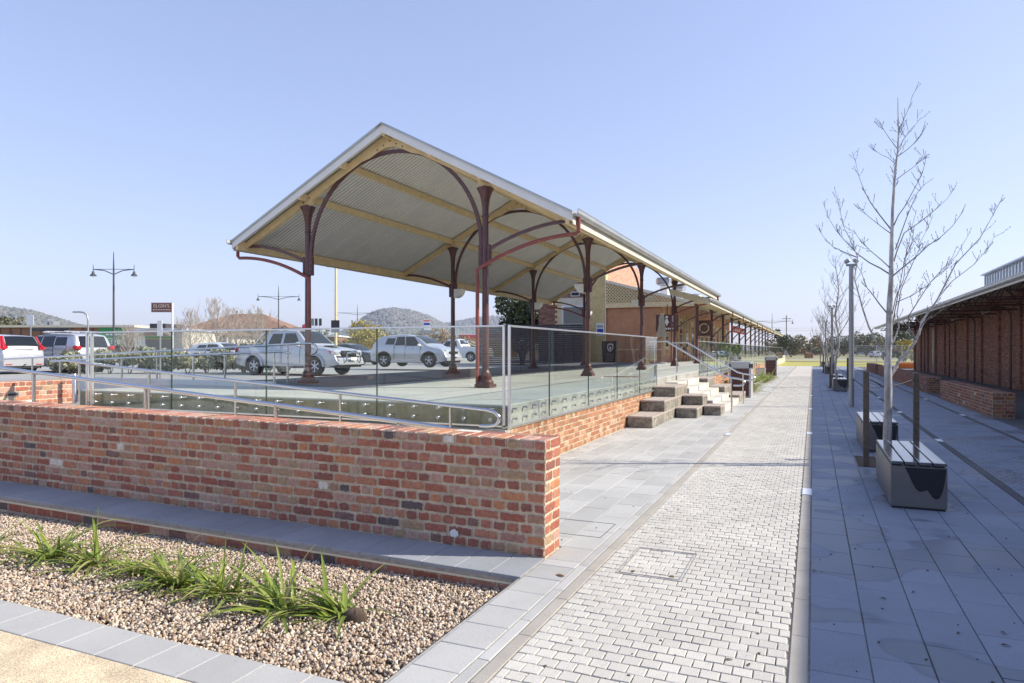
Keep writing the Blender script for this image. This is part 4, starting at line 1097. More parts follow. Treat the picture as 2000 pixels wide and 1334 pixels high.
def table(x, y, label):
    t = thing('cafe_table', label, 'table', (x, y, DZ), 0, 'dark cafe tables under the verandah')
    MB().use('black_plastic').lathe([(.38, .71), (.38, .74)], (0, 0, 0), 18).obj('tabletop', t); MB().use('black_plastic').lathe([(.22, 0), (.22, .03), (.03, .06), (.03, .71)], (0, 0, 0), 12).obj('pedestal', t)
table(-6.7, 44.5, 'round dark cafe table nearest the steps handrail'); table(-6.7, 47.6, 'round dark cafe table farther under the verandah')
for (a, b_, r_, s_) in ((-6.0, 44.3, -1.5, 'dark cafe chair on the path side of the nearer table'), (-7.3, 44.2, 1.2, 'dark cafe chair on the wall side of the nearer table'), (-6.6, 43.7, 3.0, 'dark cafe chair in front of the nearer table'), (-6.1, 47.5, -1.5, 'dark cafe chair on the path side of the farther table'), (-6.9, 46.8, 2.9, 'dark cafe chair in front of the farther table')): chair(a, b_, r_, s_)
# ---- dark slatted fence left of the station
fe = thing('slat_fence', 'dark horizontal slat screen fence beside the station end wall', 'fence', (-19.4, 38.6, .62))
zz = .06
while zz < 2.48:
    MB().use('fence_dark').bx(0, 7.2, 0, .03, zz, zz + .105).obj('slat', fe); zz += .118
for q in range(5): MB().use('fence_dark').bx(q * 1.79 - .04, q * 1.79 + .04, .03, .11, 0, 2.5).obj('post', fe)
MB().use('fence_dark').bx(0, 7.2, -.02, .08, 2.48, 2.54).obj('top_rail', fe)

# ================================================================== FOLIAGE HELPERS
def leaves(name, parent, clumps, n, size, m, seed=1, flat=.5, stretch=1.0, kind=True):
    r = np.random.RandomState(seed); cl = np.array(clumps, float); w = (cl[:, 3] ** 2); w /= w.sum()
    k = r.choice(len(cl), n, p=w); d = r.normal(size=(n, 3)); d /= np.linalg.norm(d, axis=1)[:, None]
    rad = r.uniform(.25, 1, n) ** .45
    P = cl[k, :3] + d * rad[:, None] * cl[k, 3:4] * np.array([1, 1, cl[k, 4].mean() if cl.shape[1] > 4 else .9])
    a = r.normal(size=(n, 3)) + d * flat; a /= np.linalg.norm(a, axis=1)[:, None]
    b = np.cross(a, r.normal(size=(n, 3))); b /= np.linalg.norm(b, axis=1)[:, None]; c_ = np.cross(a, b)
    s = size * r.uniform(.5, 1.4, (n, 1))
    V = np.stack([P - b * s * stretch, P + c_ * s * .5, P + b * s * stretch, P - c_ * s * .5], 1)
    Fa = np.arange(n * 4).reshape(n, 4)
    o = tri_obj(name, V.reshape(-1, 3), Fa, m, parent, 4)
    if kind: stuff(o)
    return o
def shrub(name, label, cat, x, y, z, rx, ry, h, m, n=1500, size=.12, seed=1, grp=None, ncl=9, trunk=True):
    t = thing(name, label, cat, (x, y, z), 0, grp); rg = random.Random(seed)
    cl = [(rg.uniform(-rx, rx) * .65, rg.uniform(-ry, ry) * .65, h * rg.uniform(.32, .78), min(rx, ry, h * .5) * rg.uniform(.42, .7)) for _ in range(ncl)]
    leaves('crown', t, cl, n, size, m, seed)
    g = MB().use('twig')
    for q in range(4): a = rg.uniform(0, 6.3); g.tube([(0, 0, -.1), (math.cos(a) * rx * .2, math.sin(a) * ry * .2, h * .35), (math.cos(a) * rx * .45, math.sin(a) * ry * .45, h * .65)], [.04 * h / 2, .025 * h / 2, .01], 5)
    g.obj('stems', t, True)
    return t
def bare_tree(name, label, x, y, z, h, seed, m='bark_pale', mt='twig', spread=.5, low=.2, grp=None, nb=24, twig=3, trunk_r=None, cat='tree', tw=.006, depth=2, lean=0):
    rg = random.Random(seed); t = thing(name, label, cat, (x, y, z), 0, grp)
    tr_ = trunk_r or h * .011
    pts = [Vector((lean * h * (q / 12) + .012 * h * math.sin(q * 1.3 + seed), .010 * h * math.cos(q * 1.7 + seed), h * q / 12)) for q in range(13)]; pts[0] = Vector((0, 0, -.05))
    MB().use(m).tube(pts, [tr_ * (1.15 - q / 12.) + .004 for q in range(13)], 8).obj('trunk', t, True)
    g = MB().use(mt)
    def branch(p, d, l, r, dep):
        n_ = 5; P = [p]; dd = d.copy()
        for q in range(n_):
            dd = (dd + Vector((rg.uniform(-.16, .16), rg.uniform(-.16, .16), .13))).normalized(); P.append(P[-1] + dd * l / n_)
        g.tube(P, [max(tw * .6, r * (1 - q / (n_ + .5)) ** 1.2) for q in range(n_ + 1)], 4 if dep else 5, False)
        if dep <= 0: return
        for q in range(twig + rg.randrange(3)):
            tt = rg.uniform(.25, .95); i_ = int(tt * n_); pp = P[i_].lerp(P[min(i_ + 1, n_)], tt * n_ - i_)
            sd_ = Vector((rg.uniform(-1, 1), rg.uniform(-1, 1), rg.uniform(.1, .9))).normalized()
            branch(pp, (dd * .7 + sd_ * .8).normalized(), l * rg.uniform(.25, .5), max(tw, r * .45), dep - 1)
    for q in range(nb):
        f_ = low + (1 - low) * (q / nb) ** 1.0; i_ = min(11, int(f_ * 12)); pp = pts[i_].lerp(pts[i_ + 1], f_ * 12 - i_) if f_ < 1 else pts[12]
        a = q * 2.4 + rg.uniform(-.5, .5); el = rg.uniform(.5, 1.0)
        d = Vector((math.cos(a), math.sin(a), el * 1.1)).normalized()
        branch(pp, d, h * spread * (1.05 - f_ * .85) * rg.uniform(.7, 1.1), tr_ * .42 * (1.15 - f_ * .7), depth)
    g.obj('crown', t, True)
    return t

# dark evergreen behind the fence
t = shrub('evergreen_tree', 'dense dark green evergreen tree rising behind the slat fence', 'tree', -18.4, 43.5, .62, 2.3, 1.8, 5.6, 'leaf_dark', 5200, .15, 3, ncl=14)

# ================================================================== RIGHT SHED
sh = thing('brick_shed', 'long red brick goods shed with wide truss eaves on the right', 'shed', (7.7, 20, 0))
SX = 7.7; EX = 4.86; EZ = 3.49; SE = 64.5; S0 = -12.0; RS = math.tan(R(22))
g = MB().use('mortar_dark'); g.bx(0, .35, S0 - 20, SE - 20, -.1, 4.75); g.obj('wall', sh)
it = brick_face('+y', (0, 0, 0), .1, 1)
it = brick_face('-x', (-.004, SE - 20, 0.0), SE - 29, 47, .084, 'stretcher', 'plain', .006, .012, g=.012)
pieces(sh, 'brick', it, 'brick_shed', 160, restname='brickwork')
yk = 26.4
pil = []
while yk < SE:
    g = MB().use('mortar_dark'); g.bx(-.11, -.002, yk - 20, yk + .52 - 20, 0, 3.55)
    g.obj('pilaster_core', sh)
    pil += [q for q in brick_face('-x', (-.113, yk + .52 - 20, 0), .52, 42, .084, 'stretcher', 'plain', .006, .012, g=.012)]
    pil += [q for q in brick_face('-y', (-.11, yk - .002 - 20, 0), .11, 42, .084, 'stretcher', 'plain', .004, .012, g=.010)]
    yk += 3.46
pieces(sh, 'pilaster_brick', pil, 'brick_shed', 60, restname='pilaster_brickwork')
g = MB().use('roof_pale')
x0, z0 = EX - SX - .05, EZ + .02; x1 = 6.5; z1 = z0 + (x1 - x0) * RS
g.prism([(x0, z0), (x1, z1), (x1, z1 + .03), (x0, z0 + .03)], 'y', S0 - 20, SE - 20 + 1.2); g.obj('roof', sh)
g = MB().use('paint_oxide'); g.prism([(x0 + .05, z0 - .03), (0.2, z0 - .03 + (.2 - x0) * RS), (.2, z0 - .001 + (.2 - x0) * RS), (x0 + .05, z0 - .001)], 'y', S0 - 20, SE - 19); g.obj('soffit_lining', sh)
gutter(x0 + .02, S0 - 20, SE - 18.8, z0 + .02, -1, sh)
MB().use('paint_white').bx(x0 + .02, x0 + .05, S0 - 20, SE - 18.8, z0 - .14, z0 - .0).obj('fascia', sh)
yk = 26.4 - 3.46 * 4
def strut(g, a, b, y, w=.035): g.tube([(a[0], y, a[1]), (b[0], y, b[1])], w, 4)
k = 0
while yk < SE + 1:
    g = MB().use('paint_oxide'); y = yk + .26 - 20; zt = lambda x: z0 - .06 + (x - x0) * RS
    strut(g, (x0 + .1, zt(x0 + .1) - .02), (-.02, zt(-.02) - .02), y); strut(g, (x0 + .35, EZ - .22), (-.02, EZ - .22), y, .045)
    strut(g, (x0 + .9, EZ + .08), (-.02, EZ + .08), y, .03)
    n_ = 6; prev = (x0 + .35, EZ - .22)
    for q in range(1, n_ + 1):
        x = x0 + .35 + (-.4 - x0) * q / n_; nx_ = (x, zt(x) - .04) if q % 2 else (x, EZ - .22); strut(g, prev, nx_, y, .022); prev = nx_
    g.obj('truss', sh)
    yk += 3.46; k += 1
for x in (x0 + .5, x0 + 1.2, x0 + 1.9, x0 + 2.5): MB().use('paint_oxide').bx(x, x + .06, S0 - 20, SE - 19, z0 - .15 + (x - x0) * RS, z0 - .035 + (x - x0) * RS).obj('purlin', sh)
g = MB().use('black_metal'); g.bx(-.03, -.013, 54.3 - 20, 55.9 - 20, 0, 3.1); d = g.obj('door', sh); MB().use('paint_oxide').bx(-.05, -.031, 54.2 - 20, 54.3 - 20, 0, 3.2).obj('frame', d)
MB().use('lamp_grey').bx(-.05, -.031, 55.2 - 20, 55.5 - 20, .7, 1.7).obj('notice', d)
# clerestory
cl_ = 2.9
g = MB().use('roof_pale'); cy1 = 55.0; zc = z0 + (cl_ - x0) * RS
g.bx(cl_ - .25, cl_ + 3, S0 - 20, cy1 - 20, zc + .78, zc + .86); g.bx(cl_, cl_ + 2.5, cy1 - 20 - .05, cy1 - 20, zc - .5, zc + .78); g.bx(cl_ - .02, cl_ + .05, S0 - 20, cy1 - 20, zc - .2, zc + .12); g.obj('clerestory', sh)
y = cy1 - 20 - .1
while y > 2:
    MB().use('window_sky').bx(cl_ + .02, cl_ + .04, y - .62, y - .08, zc + .12, zc + .73).obj('clerestory_pane', sh)
    y -= .70
g = MB().use('paint_white'); y = cy1 - 20
while y > 2: g.bx(cl_ - .03, cl_ + .06, y - .07, y, zc + .10, zc + .78); y -= .70
stuff(g.obj('mullions', sh))
# gooseneck lamps on the shed wall
ln = ['nearest', 'second', 'third', 'fourth']
for q, y in enumerate((34.35, 41.3, 48.3, 55.3 + 3.0)):
    t = thing('wall_lamp', '%s gooseneck lamp on a tall red pipe up the shed wall' % ln[q], 'lamp', (7.52, y, 0), 0, 'gooseneck lamps on the brick shed')
    pts = [(0, 0, 0), (0, 0, 3.0)] + [(-.42 + .42 * math.cos(a), 0, 3.0 + .42 * math.sin(a)) for a in np.linspace(.2, PI * .62, 8)] + [(-.75, 0, 3.34)]
    MB().use('paint_oxide').tube(pts, .045, 8).obj('pipe', t, True)
    M = Matrix.Rotation(R(-25), 4, 'Y')
    MB().use('lamp_grey').box((-.85, 0, 3.27), (.36, .24, .12), 0, .05, M).obj('lamp_head', t, True)
    MB().use('light_lens').box((-.86, 0, 3.205), (.28, .19, .03), 0, .01, M).obj('lens', t)
# seat walls
sw = [(19.6, 26.9, 'nearest low old brick seat wall in front of the shed'), (29.9, 51.0, 'long middle brick seat wall in front of the shed'), (53.3, 61.5, 'farthest brick seat wall in front of the shed')]
for q, (a, b_, lab) in enumerate(sw):
    t = thing('seat_wall', lab, 'brick seat wall', (3.92, a, 0), 0, 'brick seat walls in front of the shed'); Ln = b_ - a
    MB().use('mortar_dark').bx(.012, .468, .012, Ln, -.05, .592).obj('mortar_core', t)
    it = brick_face('-x', (.008, Ln, .012), Ln, 7, .084, 'english', 'brick' if q == 0 else 'plain', .006, .012, g=.012) + brick_face('-y', (0.01, .008, .012), .46, 7, .084, 'english', 'brick', .006, .012, g=.012)
    tp = []; u, inw, up = FACES['up']; y = .06
    while y < Ln:
        for (xc, w_) in ((.115, .22), (.35, .21)): tp.append((w_, .10, .012, .004, 'brick' if q == 0 else 'plain', random.randrange(6), basis(u, inw, up, Vector((xc, y, .60)))))
        y += .115
    pieces(t, 'brick', it, 'brick_old', 150 if q == 0 else 60, restname='brickwork'); pieces(t, 'coping_brick', tp, 'brick_old', 30, restname='coping')

# ================================================================== STREET FURNITURE ON THE PATH
bn = ['nearest', 'second', 'third', 'fourth', 'fifth', 'sixth', 'seventh']
def bench(y0, label, wetshape=True):
    t = thing('bench', label, 'bench', (.73, y0, 0), 0, 'steel box benches along the tree row'); W_, L_, H_ = .50, 1.78, .44
    MB().use('black_metal').bx(.015, W_ - .015, .015, L_ - .015, 0, .02).obj('plinth', t)
    MB().use('bench_steel').bx(0, W_, 0, L_, .02, H_, .006).obj('box', t)
    for q in range(4):
        x = .004 + q * .1255
        MB().use('bench_slat').bx(x, x + .112, -.02, L_ + .02, H_ + .012, H_ + .045, .006).obj('slat', t)
    g = MB().use('bench_wet')
    pts = [(.13, .415), (.16, .36), (.19, .28), (.225, .21), (.26, .185), (.29, .19), (.325, .205), (.345, .18), (.37, .135), (.40, .12), (.43, .13), (.455, .19), (.475, .28), (.488, .40), (.488, .425), (.13, .425)]
    g.prism(pts, 'y', -.0035, -.001); g.obj('wet_stain', t)
    return t
def tree_guard(x, y0, label):
    t = thing('tree_stake', label, 'stake', (x, y0, 0), 0, 'square timber stakes beside the young trees')
    MB().use('timber_stake').bx(-.0375, .0375, -.0375, .0375, -.1, 1.33 if x < 1 else 1.29, .003).obj('stake', t)
    return t
for k in range(4):
    o_ = 21.75 * k
    bench(8.0 + o_, ['nearest steel box bench with slatted top and dark wet stain', 'third steel bench from the camera, in front of the second tree', 'fifth steel bench from the camera, in front of the third tree', 'farthest front steel bench near the lawn'][k])
    if k < 3: bench(12.3 + o_, ['second steel bench, behind the nearest tree trunk', 'fourth steel bench, just behind the second tree', 'sixth steel bench, just behind the third tree'][k])
    tree_guard(.68, 10.74 + o_, ['left timber stake of the nearest tree, by its soil pit', 'left timber stake of the second tree', 'left timber stake of the third tree', 'left timber stake of the farthest tree'][k])
    tree_guard(1.39, 11.6 + o_, ['right timber stake of the nearest tree', 'right timber stake of the second tree', 'right timber stake of the third tree', 'right timber stake of the farthest tree'][k])
t = thing('tree_tie', 'black strap tying the nearest tree trunk to its two stakes', 'strap', (.96, 11.05, 1.1))
g = MB().use('strap_black'); ring = [(.055 * math.cos(a), .055 * math.sin(a), .0) for a in np.linspace(0, 2 * PI, 13)]
g.tube(ring, .010, 5); g.tube([(-.28, -.31, .13), (-.15, -.17, .07), (-.05, -.03, .0)], .009, 5); g.tube([(.43, .55, .10), (.2, .27, .03), (.05, .02, .0)], .009, 5); g.obj('strap', t, True)
t = thing('tree_chain', 'thin sagging chain between the nearest tree and its left stake', 'chain', (.68, 10.74, 1.15))
MB().use('steel_dull').tube([(0, .03, .02), (.06, .09, -.03), (.14, .17, -.06), (.24, .28, -.05)], .006, 5).obj('chain', t, True)
# light poles
pn = ['nearest', 'second', 'third']
for k in range(3):
    y = 21.7 + 21.75 * k
    t = thing('light_pole', '%s slim grey path light pole on the right' % pn[k], 'light pole', (1.0, y, 0), 0, 'grey light poles along the path')
    MB().use('lamp_grey').lathe([(.13, 0), (.13, .015), (.068, .02), (.068, 1.2), (.064, 4.05)], (0, 0, 0), 16).obj('pole', t, True)
    MB().use('lamp_grey').bx(-.14, .14, -.05, .05, 4.02, 4.08, .01).obj('cross_arm', t)
    for sg in (-1, 1):
        M = Matrix.Rotation(R(30 * sg), 4, 'Y'); MB().use('lamp_grey').box((sg * .11, 0, 4.16), (.15, .17, .10), 0, .02, M).obj('floodlight', t)
# in-ground lights
gl = [(-.065, 8.5, 'nearest lit-edge ground light in the strip beside the setts'), (-.065, 14.5, 'second recessed ground light in the central strip'), (-.065, 20.5, 'third recessed ground light in the central strip'), (-.065, 26.5, 'fourth recessed ground light in the central strip'), (-.065, 32.5, 'fifth recessed ground light in the central strip'), (-.065, 38.5, 'sixth recessed ground light in the central strip'),
      (2.07, 14.3, 'nearest ground light in the dark strip right of the benches'), (2.07, 20.4, 'second ground light in the dark strip right of the benches'), (2.07, 26.5, 'third ground light in the dark strip right of the benches'), (2.07, 32.6, 'fourth ground light in the dark strip right of the benches'), (3.41, 20.1, 'ground light in front of the nearest seat wall'), (3.41, 26.2, 'ground light before the gap between seat walls'), (-1.50, 13.7, 'ground light in the left strip beside the seating blocks'), (-1.50, 28.5, 'ground light in the left strip beyond the steps')]
for x, y, lab in gl:
    t = thing('ground_light', lab, 'ground light', (x, y, 0.001), 0, 'recessed ground lights')
    MB().use('steel_dull').bx(-.055, .055, -.20, .20, 0, .004).obj('frame', t); MB().use('light_lens').bx(-.043, .043, -.185, .185, .004, .007).obj('lens', t)
t = thing('access_cover', 'square paved access cover with metal rim set in the setts', 'access cover', (-1.075, 5.2, 0))
g = MB().use('hatch_frame')
for s_ in (.235, .215):
    for (a, b_, c_, d_) in ((-s_, s_, -s_ * 1.5 - .004, -s_ * 1.5 + .004), (-s_, s_, s_ * 1.5 - .004, s_ * 1.5 + .004), (-s_ - .004, -s_ + .004, -s_ * 1.5, s_ * 1.5), (s_ - .004, s_ + .004, -s_ * 1.5, s_ * 1.5)): g.bx(a, b_, c_, d_, -.01, .0045)
stuff(g.obj('rim', t))
for (a, b_) in ((.15, -.27), (-.13, -.27)): MB().use('brass').lathe([(.014, 0), (.014, .006)], (a, b_, 0), 10).obj('lifting_point', t)
t = thing('access_cover', 'rectangular paved access cover in the grey pavers beside the wall end', 'access cover', (-1.98, 5.95, 0))
g = MB().use('dark_joint')
for (a, b_, c_, d_) in ((-.3, .3, -.25, -.246), (-.3, .3, .25, .254), (-.3, -.296, -.25, .25), (.296, .3, -.25, .25)): g.bx(a, b_, c_, d_, -.002, .0022)
stuff(g.obj('rim', t))
# scattered leaves
def dead_leaf(x, y, s, a, label):
    t = thing('fallen_leaf', label, 'leaf', (x, y, .004), a, 'dead leaves on the paving')
    g = MB().use('brass' if s > .03 else 'soil'); g.add([(-s, 0, 0), (-s * .3, s * .3, .006), (s * .5, s * .28, .004), (s, 0, .001), (s * .4, -s * .28, .008), (-s * .4, -s * .25, .003)], [(0, 5, 4, 3, 2, 1)]); g.obj('blade', t)
dead_leaf(-1.66, 4.62, .045, -.4, 'curled tan leaf on the pavers near the wall corner')
for q, (px, py) in enumerate(((1725, 1170), (1872, 1238), (1960, 1238), (1965, 1262), (1784, 1157), (1590, 1116), (1424, 1290), (1463, 1300))):
    u_ = (px - 1000) / F; d_ = H / ((py - HY) / F)
    dead_leaf(d_ * (-S + u_ * C), d_ * (C + u_ * S), .022 if q != 3 else .028, q * 1.1, ['tiny dark leaf beside the stain below the bench', 'dry leaf crumb on the shaded pavers, centre', 'dry leaf crumb on the shaded pavers near the frame edge', 'larger dark leaf crumb near the right frame edge', 'small dark seed on the shaded pavers', 'leaf crumb at the edge of the sunlit strip', 'leaf crumb on the near setts', 'leaf scrap on the near setts by the strip'][q])

# ================================================================== YOUNG BARE TREES
def P2(px, py, dd=0.0, Y=11.0):
    """a point of the nearest tree: its picture place at the tree's own distance, pushed dd metres back"""
    return atY(px, py, Y + dd)
tx = P2(1733, 700).x
mt_ = thing('young_tree', 'nearest bare young tree with pale trunk beside the steel benches', 'tree', (.962, 11.0, 0), 0, 'young bare trees along the path')
off = Vector((.962, 11.0, 0))
def pth(lst, dy0=0, dy1=0):
    n_ = len(lst); return [P2(a, b_, dy0 + (dy1 - dy0) * i / max(1, n_ - 1)) - off for i, (a, b_) in enumerate(lst)]
tr_px = [(1733, 905), (1733, 860), (1734, 800), (1735, 760), (1734, 700), (1736, 660), (1737, 620), (1738, 588), (1740.5, 550), (1741, 520), (1741, 493), (1742.5, 450), (1743.7, 408), (1746, 370), (1748, 339), (1751, 315), (1753.6, 294), (1755, 257), (1754, 225), (1753.6, 191)]
tp_ = pth(tr_px); tp_[0] = Vector((0, 0, -.05))
rad = [.062, .058, .053, .051, .047, .043, .041, .038, .033, .031, .028, .024, .021, .018, .0155, .0135, .012, .009, .007, .004]
MB().use('bark_pale').tube(tp_, rad, 12).obj('trunk', mt_, True)
limbs = [
 ([(1736, 738), (1747, 722), (1755, 706), (1770, 690), (1788, 667), (1800, 636), (1806, 620), (1829, 588), (1846, 555), (1866, 516), (1914, 465), (1935, 428), (1954, 393)], .030, 0, .5),
 ([(1795, 655), (1799, 628), (1820, 600), (1834, 580), (1860, 549), (1903, 516), (1925, 490), (1943, 462)], .015, .2, .9),
 ([(1796, 645), (1803, 630), (1820, 619), (1837, 607), (1850, 595), (1861, 585)], .011, .2, .1),
 ([(1790, 664), (1775, 640), (1774, 618), (1789, 595), (1815, 554), (1842, 524), (1868, 499), (1883, 473)], .012, -.1, -.5),
 ([(1746, 510), (1752, 490), (1766, 455), (1798, 433), (1832, 405), (1850, 388), (1863, 368)], .012, 0, .7),
 ([(1745, 442), (1755, 420), (1766, 405), (1784, 372), (1800, 342), (1806, 322), (1809, 302)], .010, 0, -.4),
 ([(1749, 487), (1760, 455), (1772, 422), (1782, 398), (1792, 376), (1806, 360), (1823, 348)], .010, 0, .3),
 ([(1745, 538), (1760, 525), (1792, 499), (1812, 480), (1835, 465), (1860, 442), (1876, 420), (1886, 399)], .012, 0, -.7),
 ([(1746, 354), (1765, 340), (1786, 325), (1800, 312), (1813, 301)], .008, 0, .4),
 ([(1754, 305), (1772, 292), (1789, 277), (1800, 263), (1808, 248)], .007, 0, -.3),
 ([(1753, 294), (1765, 272), (1778, 254), (1790, 241), (1798, 231)], .007, 0, .3),
 ([(1755, 257), (1764, 235), (1772, 218), (1778, 202), (1782, 186)], .007, 0, 0),
 ([(1752, 290), (1742, 277), (1732, 263), (1724, 250), (1718, 237)], .007, 0, -.2),
 ([(1749, 320), (1735, 308), (1721, 302), (1712, 296), (1704, 288)], .006, 0, .3),
 ([(1741, 449), (1726, 430), (1709, 408), (1697, 390), (1689, 374), (1680, 352), (1675, 334), (1670, 311)], .012, 0, .4),
 ([(1741, 457), (1718, 440), (1692, 419), (1686, 412), (1682, 408)], .008, 0, -.4),
 ([(1740, 525), (1722, 508), (1704, 493), (1688, 478), (1675, 462), (1667, 448)], .010, 0, -.6),
 ([(1740, 537), (1720, 524), (1698, 513), (1675, 496), (1652, 472), (1635, 453), (1618, 425), (1607, 394)], .014, 0, .5),
 ([(1733, 700), (1722, 688), (1709, 662), (1697, 639), (1685, 603), (1676, 570), (1669, 545), (1675, 502), (1662, 470), (1650, 448), (1638, 402), (1630, 368)], .020, 0, -.5),
 ([(1675, 503), (1650, 493), (1627, 482), (1608, 462), (1593, 438)], .009, -.3, -.7),
 ([(1732, 611), (1718, 594), (1708, 580), (1700, 570), (1692, 560), (1682, 530), (1660, 500), (1640, 490)], .013, 0, .3),
 ([(1735, 686), (1746, 665), (1756, 639), (1752, 612), (1760, 565), (1780, 520), (1796, 485), (1798, 473), (1812, 445), (1823, 419)], .015, 0, .5),
 ([(1751, 590), (1780, 578), (1808, 560), (1830, 540), (1850, 522)], .008, .2, .6),
 ([(1741, 620), (1750, 580), (1765, 545), (1770, 500), (1782, 470), (1786, 440)], .009, 0, -.5),
 ([(1742, 640), (1749, 600), (1757, 560), (1766, 510), (1776, 470), (1782, 440), (1790, 410)], .010, 0, .2),
]
rg = random.Random(11)
cr = MB().use('twig'); lo = MB().use('bark_pale'); bud = MB().use('twig')
def twigs(P, r0, dens, ln):
    L_ = sum((P[i + 1] - P[i]).length for i in range(len(P) - 1)); n_ = int(L_ * dens)
    for _ in range(n_):
        i = min(len(P) - 2, int(rg.uniform(.15, 1) ** .8 * (len(P) - 1))); t_ = rg.random(); p = P[i].lerp(P[i + 1], t_); d = (P[i + 1] - P[i]).normalized()
        s_ = Vector((rg.uniform(-1, 1), rg.uniform(-1, 1), rg.uniform(-.2, .8))).normalized(); dd = (d * .9 + s_).normalized(); l = ln * rg.uniform(.3, 1.2)
        q1 = p + dd * l * .5; dd2 = (dd + Vector((0, 0, .35))).normalized(); q2 = q1 + dd2 * l * .5
        cr.tube([p, q1, q2], [.0032, .0026, .0018], 4, False)
        for b_ in (q2, q1.lerp(q2, .5), q1): 
            if rg.random() < .8: bud.lathe([(.002, -.010), (.0052, -.003), (.0042, .005), (.001, .012)], (b_.x + rg.uniform(-.004, .004), b_.y, b_.z), 5)
        if l > ln * .8 and rg.random() < .6:
            s2 = Vector((rg.uniform(-1, 1), rg.uniform(-1, 1), rg.uniform(0, .8))).normalized(); q3 = q1 + (dd + s2).normalized() * l * .45; cr.tube([q1, q3], [.0022, .0016], 4, False)
            bud.lathe([(.002, -.01), (.006, -.002), (.001, .012)], (q3.x, q3.y, q3.z), 5)
for lst, r0, a, b_ in limbs:
    P = pth(lst, a, b_); n_ = len(P); cr_ = lo if r0 >= .0149 else cr
    cr_.tube(P, [max(.0028, .82 * r0 * (1 - .9 * i / (n_ - 1))) for i in range(n_)], 7, False)
    twigs(P, r0, 9, .19)
twigs(tp_[9:-2], .01, 14, .20)
lo.obj('limb', mt_, True); cr.obj('crown', mt_, True); stuff(bud.obj('buds', mt_, True)); mt_.children[1]['kind'] = 'stuff'
for k, (y, s_, hh) in enumerate(((32.9, 21, 5.6), (54.6, 25, 5.0), (76.5, 29, 5.0))):
    bare_tree('young_tree', ['second bare young tree, behind the light pole', 'third bare young tree down the path', 'farthest bare young tree beside the lawn'][k], .96, y, 0, hh, s_, spread=.46, low=.22, grp='young bare trees along the path', nb=22, twig=3, trunk_r=.052, tw=.0036 + .0022 * k, depth=2)

# ================================================================== GRAVEL BED PLANTS
tuft_px = [(-40, 1085, 1.0, 40, 'far left strappy tuft cut by the frame'), (95, 1090, 1.0, 60, 'strappy green tuft second from the left in the gravel'), (185, 1105, .95, 50, 'strappy tuft with two tall yellow spikes'), (275, 1118, .9, 50, 'low strappy tuft before the grey stone'), (340, 1145, 1.0, 60, 'strappy tuft in the middle of the gravel bed'), (432, 1165, .95, 55, 'strappy tuft with a single tall dark blade'), (545, 1195, 1.05, 60, 'bright yellow green tuft right of the middle'), (665, 1205, 1.0, 60, 'rightmost strappy tuft leaning over beside its root ball')]
lm = {}
def blade_mesh(i):
    if i in lm: return lm[i]
    r = random.Random(i); n = 7; ln = r.uniform(.26, .56); w = r.uniform(.009, .015); bend = r.uniform(.6, 2.2); th = r.uniform(.7, 2.3); tw = r.uniform(-.5, .5)
    vs = []; p = Vector((0, 0, 0)); a = th * .55
    for q in range(n + 1):
        t_ = q / n; ww = w * (1 - t_ ** 2.2) * (.75 + .5 * t_ if t_ < .5 else 1) + .0006; ta = tw * t_
        vs += [(p.x - ww * math.sin(ta) * .3, -ww * math.cos(ta), p.z + .002), (p.x, 0, p.z - .003), (p.x + ww * math.sin(ta) * .3, ww * math.cos(ta), p.z + .002)]
        a += bend / n * (.4 + t_); p = p + Vector((math.sin(a), 0, math.cos(a))) * ln / n
        if p.z < -.01: p.z = -.01
    fs = []
    for q in range(n): fs += [(3 * q, 3 * q + 1, 3 * q + 4, 3 * q + 3), (3 * q + 1, 3 * q + 2, 3 * q + 5, 3 * q + 4)]
    me = D.meshes.new('leaf'); me.from_pydata(vs, [], fs); me.materials.append(MATS['blade_leaf']); me.polygons.foreach_set('use_smooth', [True] * len(fs)); me.update(); lm[i] = me; return me
for q, (px, py, s_, nl, lab) in enumerate(tuft_px):
    u_ = (px - 1000) / F; d_ = (H + .08) / ((py - HY) / F); x, y = d_ * (-S + u_ * C), d_ * (C + u_ * S)
    t = thing('strappy_plant', lab, 'plant', (x, y, -.125 + GZF(x, y)), 0, 'strap leaved plants in the gravel bed'); r = random.Random(q + 3)
    for i in range(int(nl * 1.35)):
        o = link('leaf', blade_mesh(r.randrange(26)), t, (r.gauss(0, .055), r.gauss(0, .045), 0)); a = r.uniform(0, 2 * PI)
        if q >= 6: a = r.uniform(0, 2 * PI) if r.random() < .5 else PI + r.uniform(-1.0, 1.0)
        o.rotation_euler = (r.uniform(-.2, .2), r.uniform(-.25, .55 if q >= 6 else .3), a); k = s_ * r.uniform(.65, 1.12); o.scale = (k * 1.15, k * 1.1, k * .85)
    if q == 2:
        for a, hh in ((.1, .47), (-.35, .38)):
            o = MB().use('blade_leaf').tube([(0, 0, 0), (a * .05, .01, hh * .5), (a * .16, .02, hh)], [.007, .006, .002], 5).obj('flower_spike', t, True)
    if q == 5: MB().use('blade_leaf').tube([(0, 0, 0), (.02, .01, .2), (.03, .01, .40)], [.006, .006, .002], 5).obj('flower_spike', t, True)
t = thing('root_ball', 'small brown root ball beside the rightmost tuft in the gravel', 'root ball', (-2.63, 3.52, -.06))
g = MB().use('soil'); vs = []; nn = 14
for i in range(8):
    for j in range(nn):
        a = PI * (i + .5) / 8; b_ = 2 * PI * j / nn; rr = .062 * random.uniform(.9, 1.12); vs.append((rr * math.sin(a) * math.cos(b_) * 1.3, rr * math.sin(a) * math.sin(b_), rr * math.cos(a)))
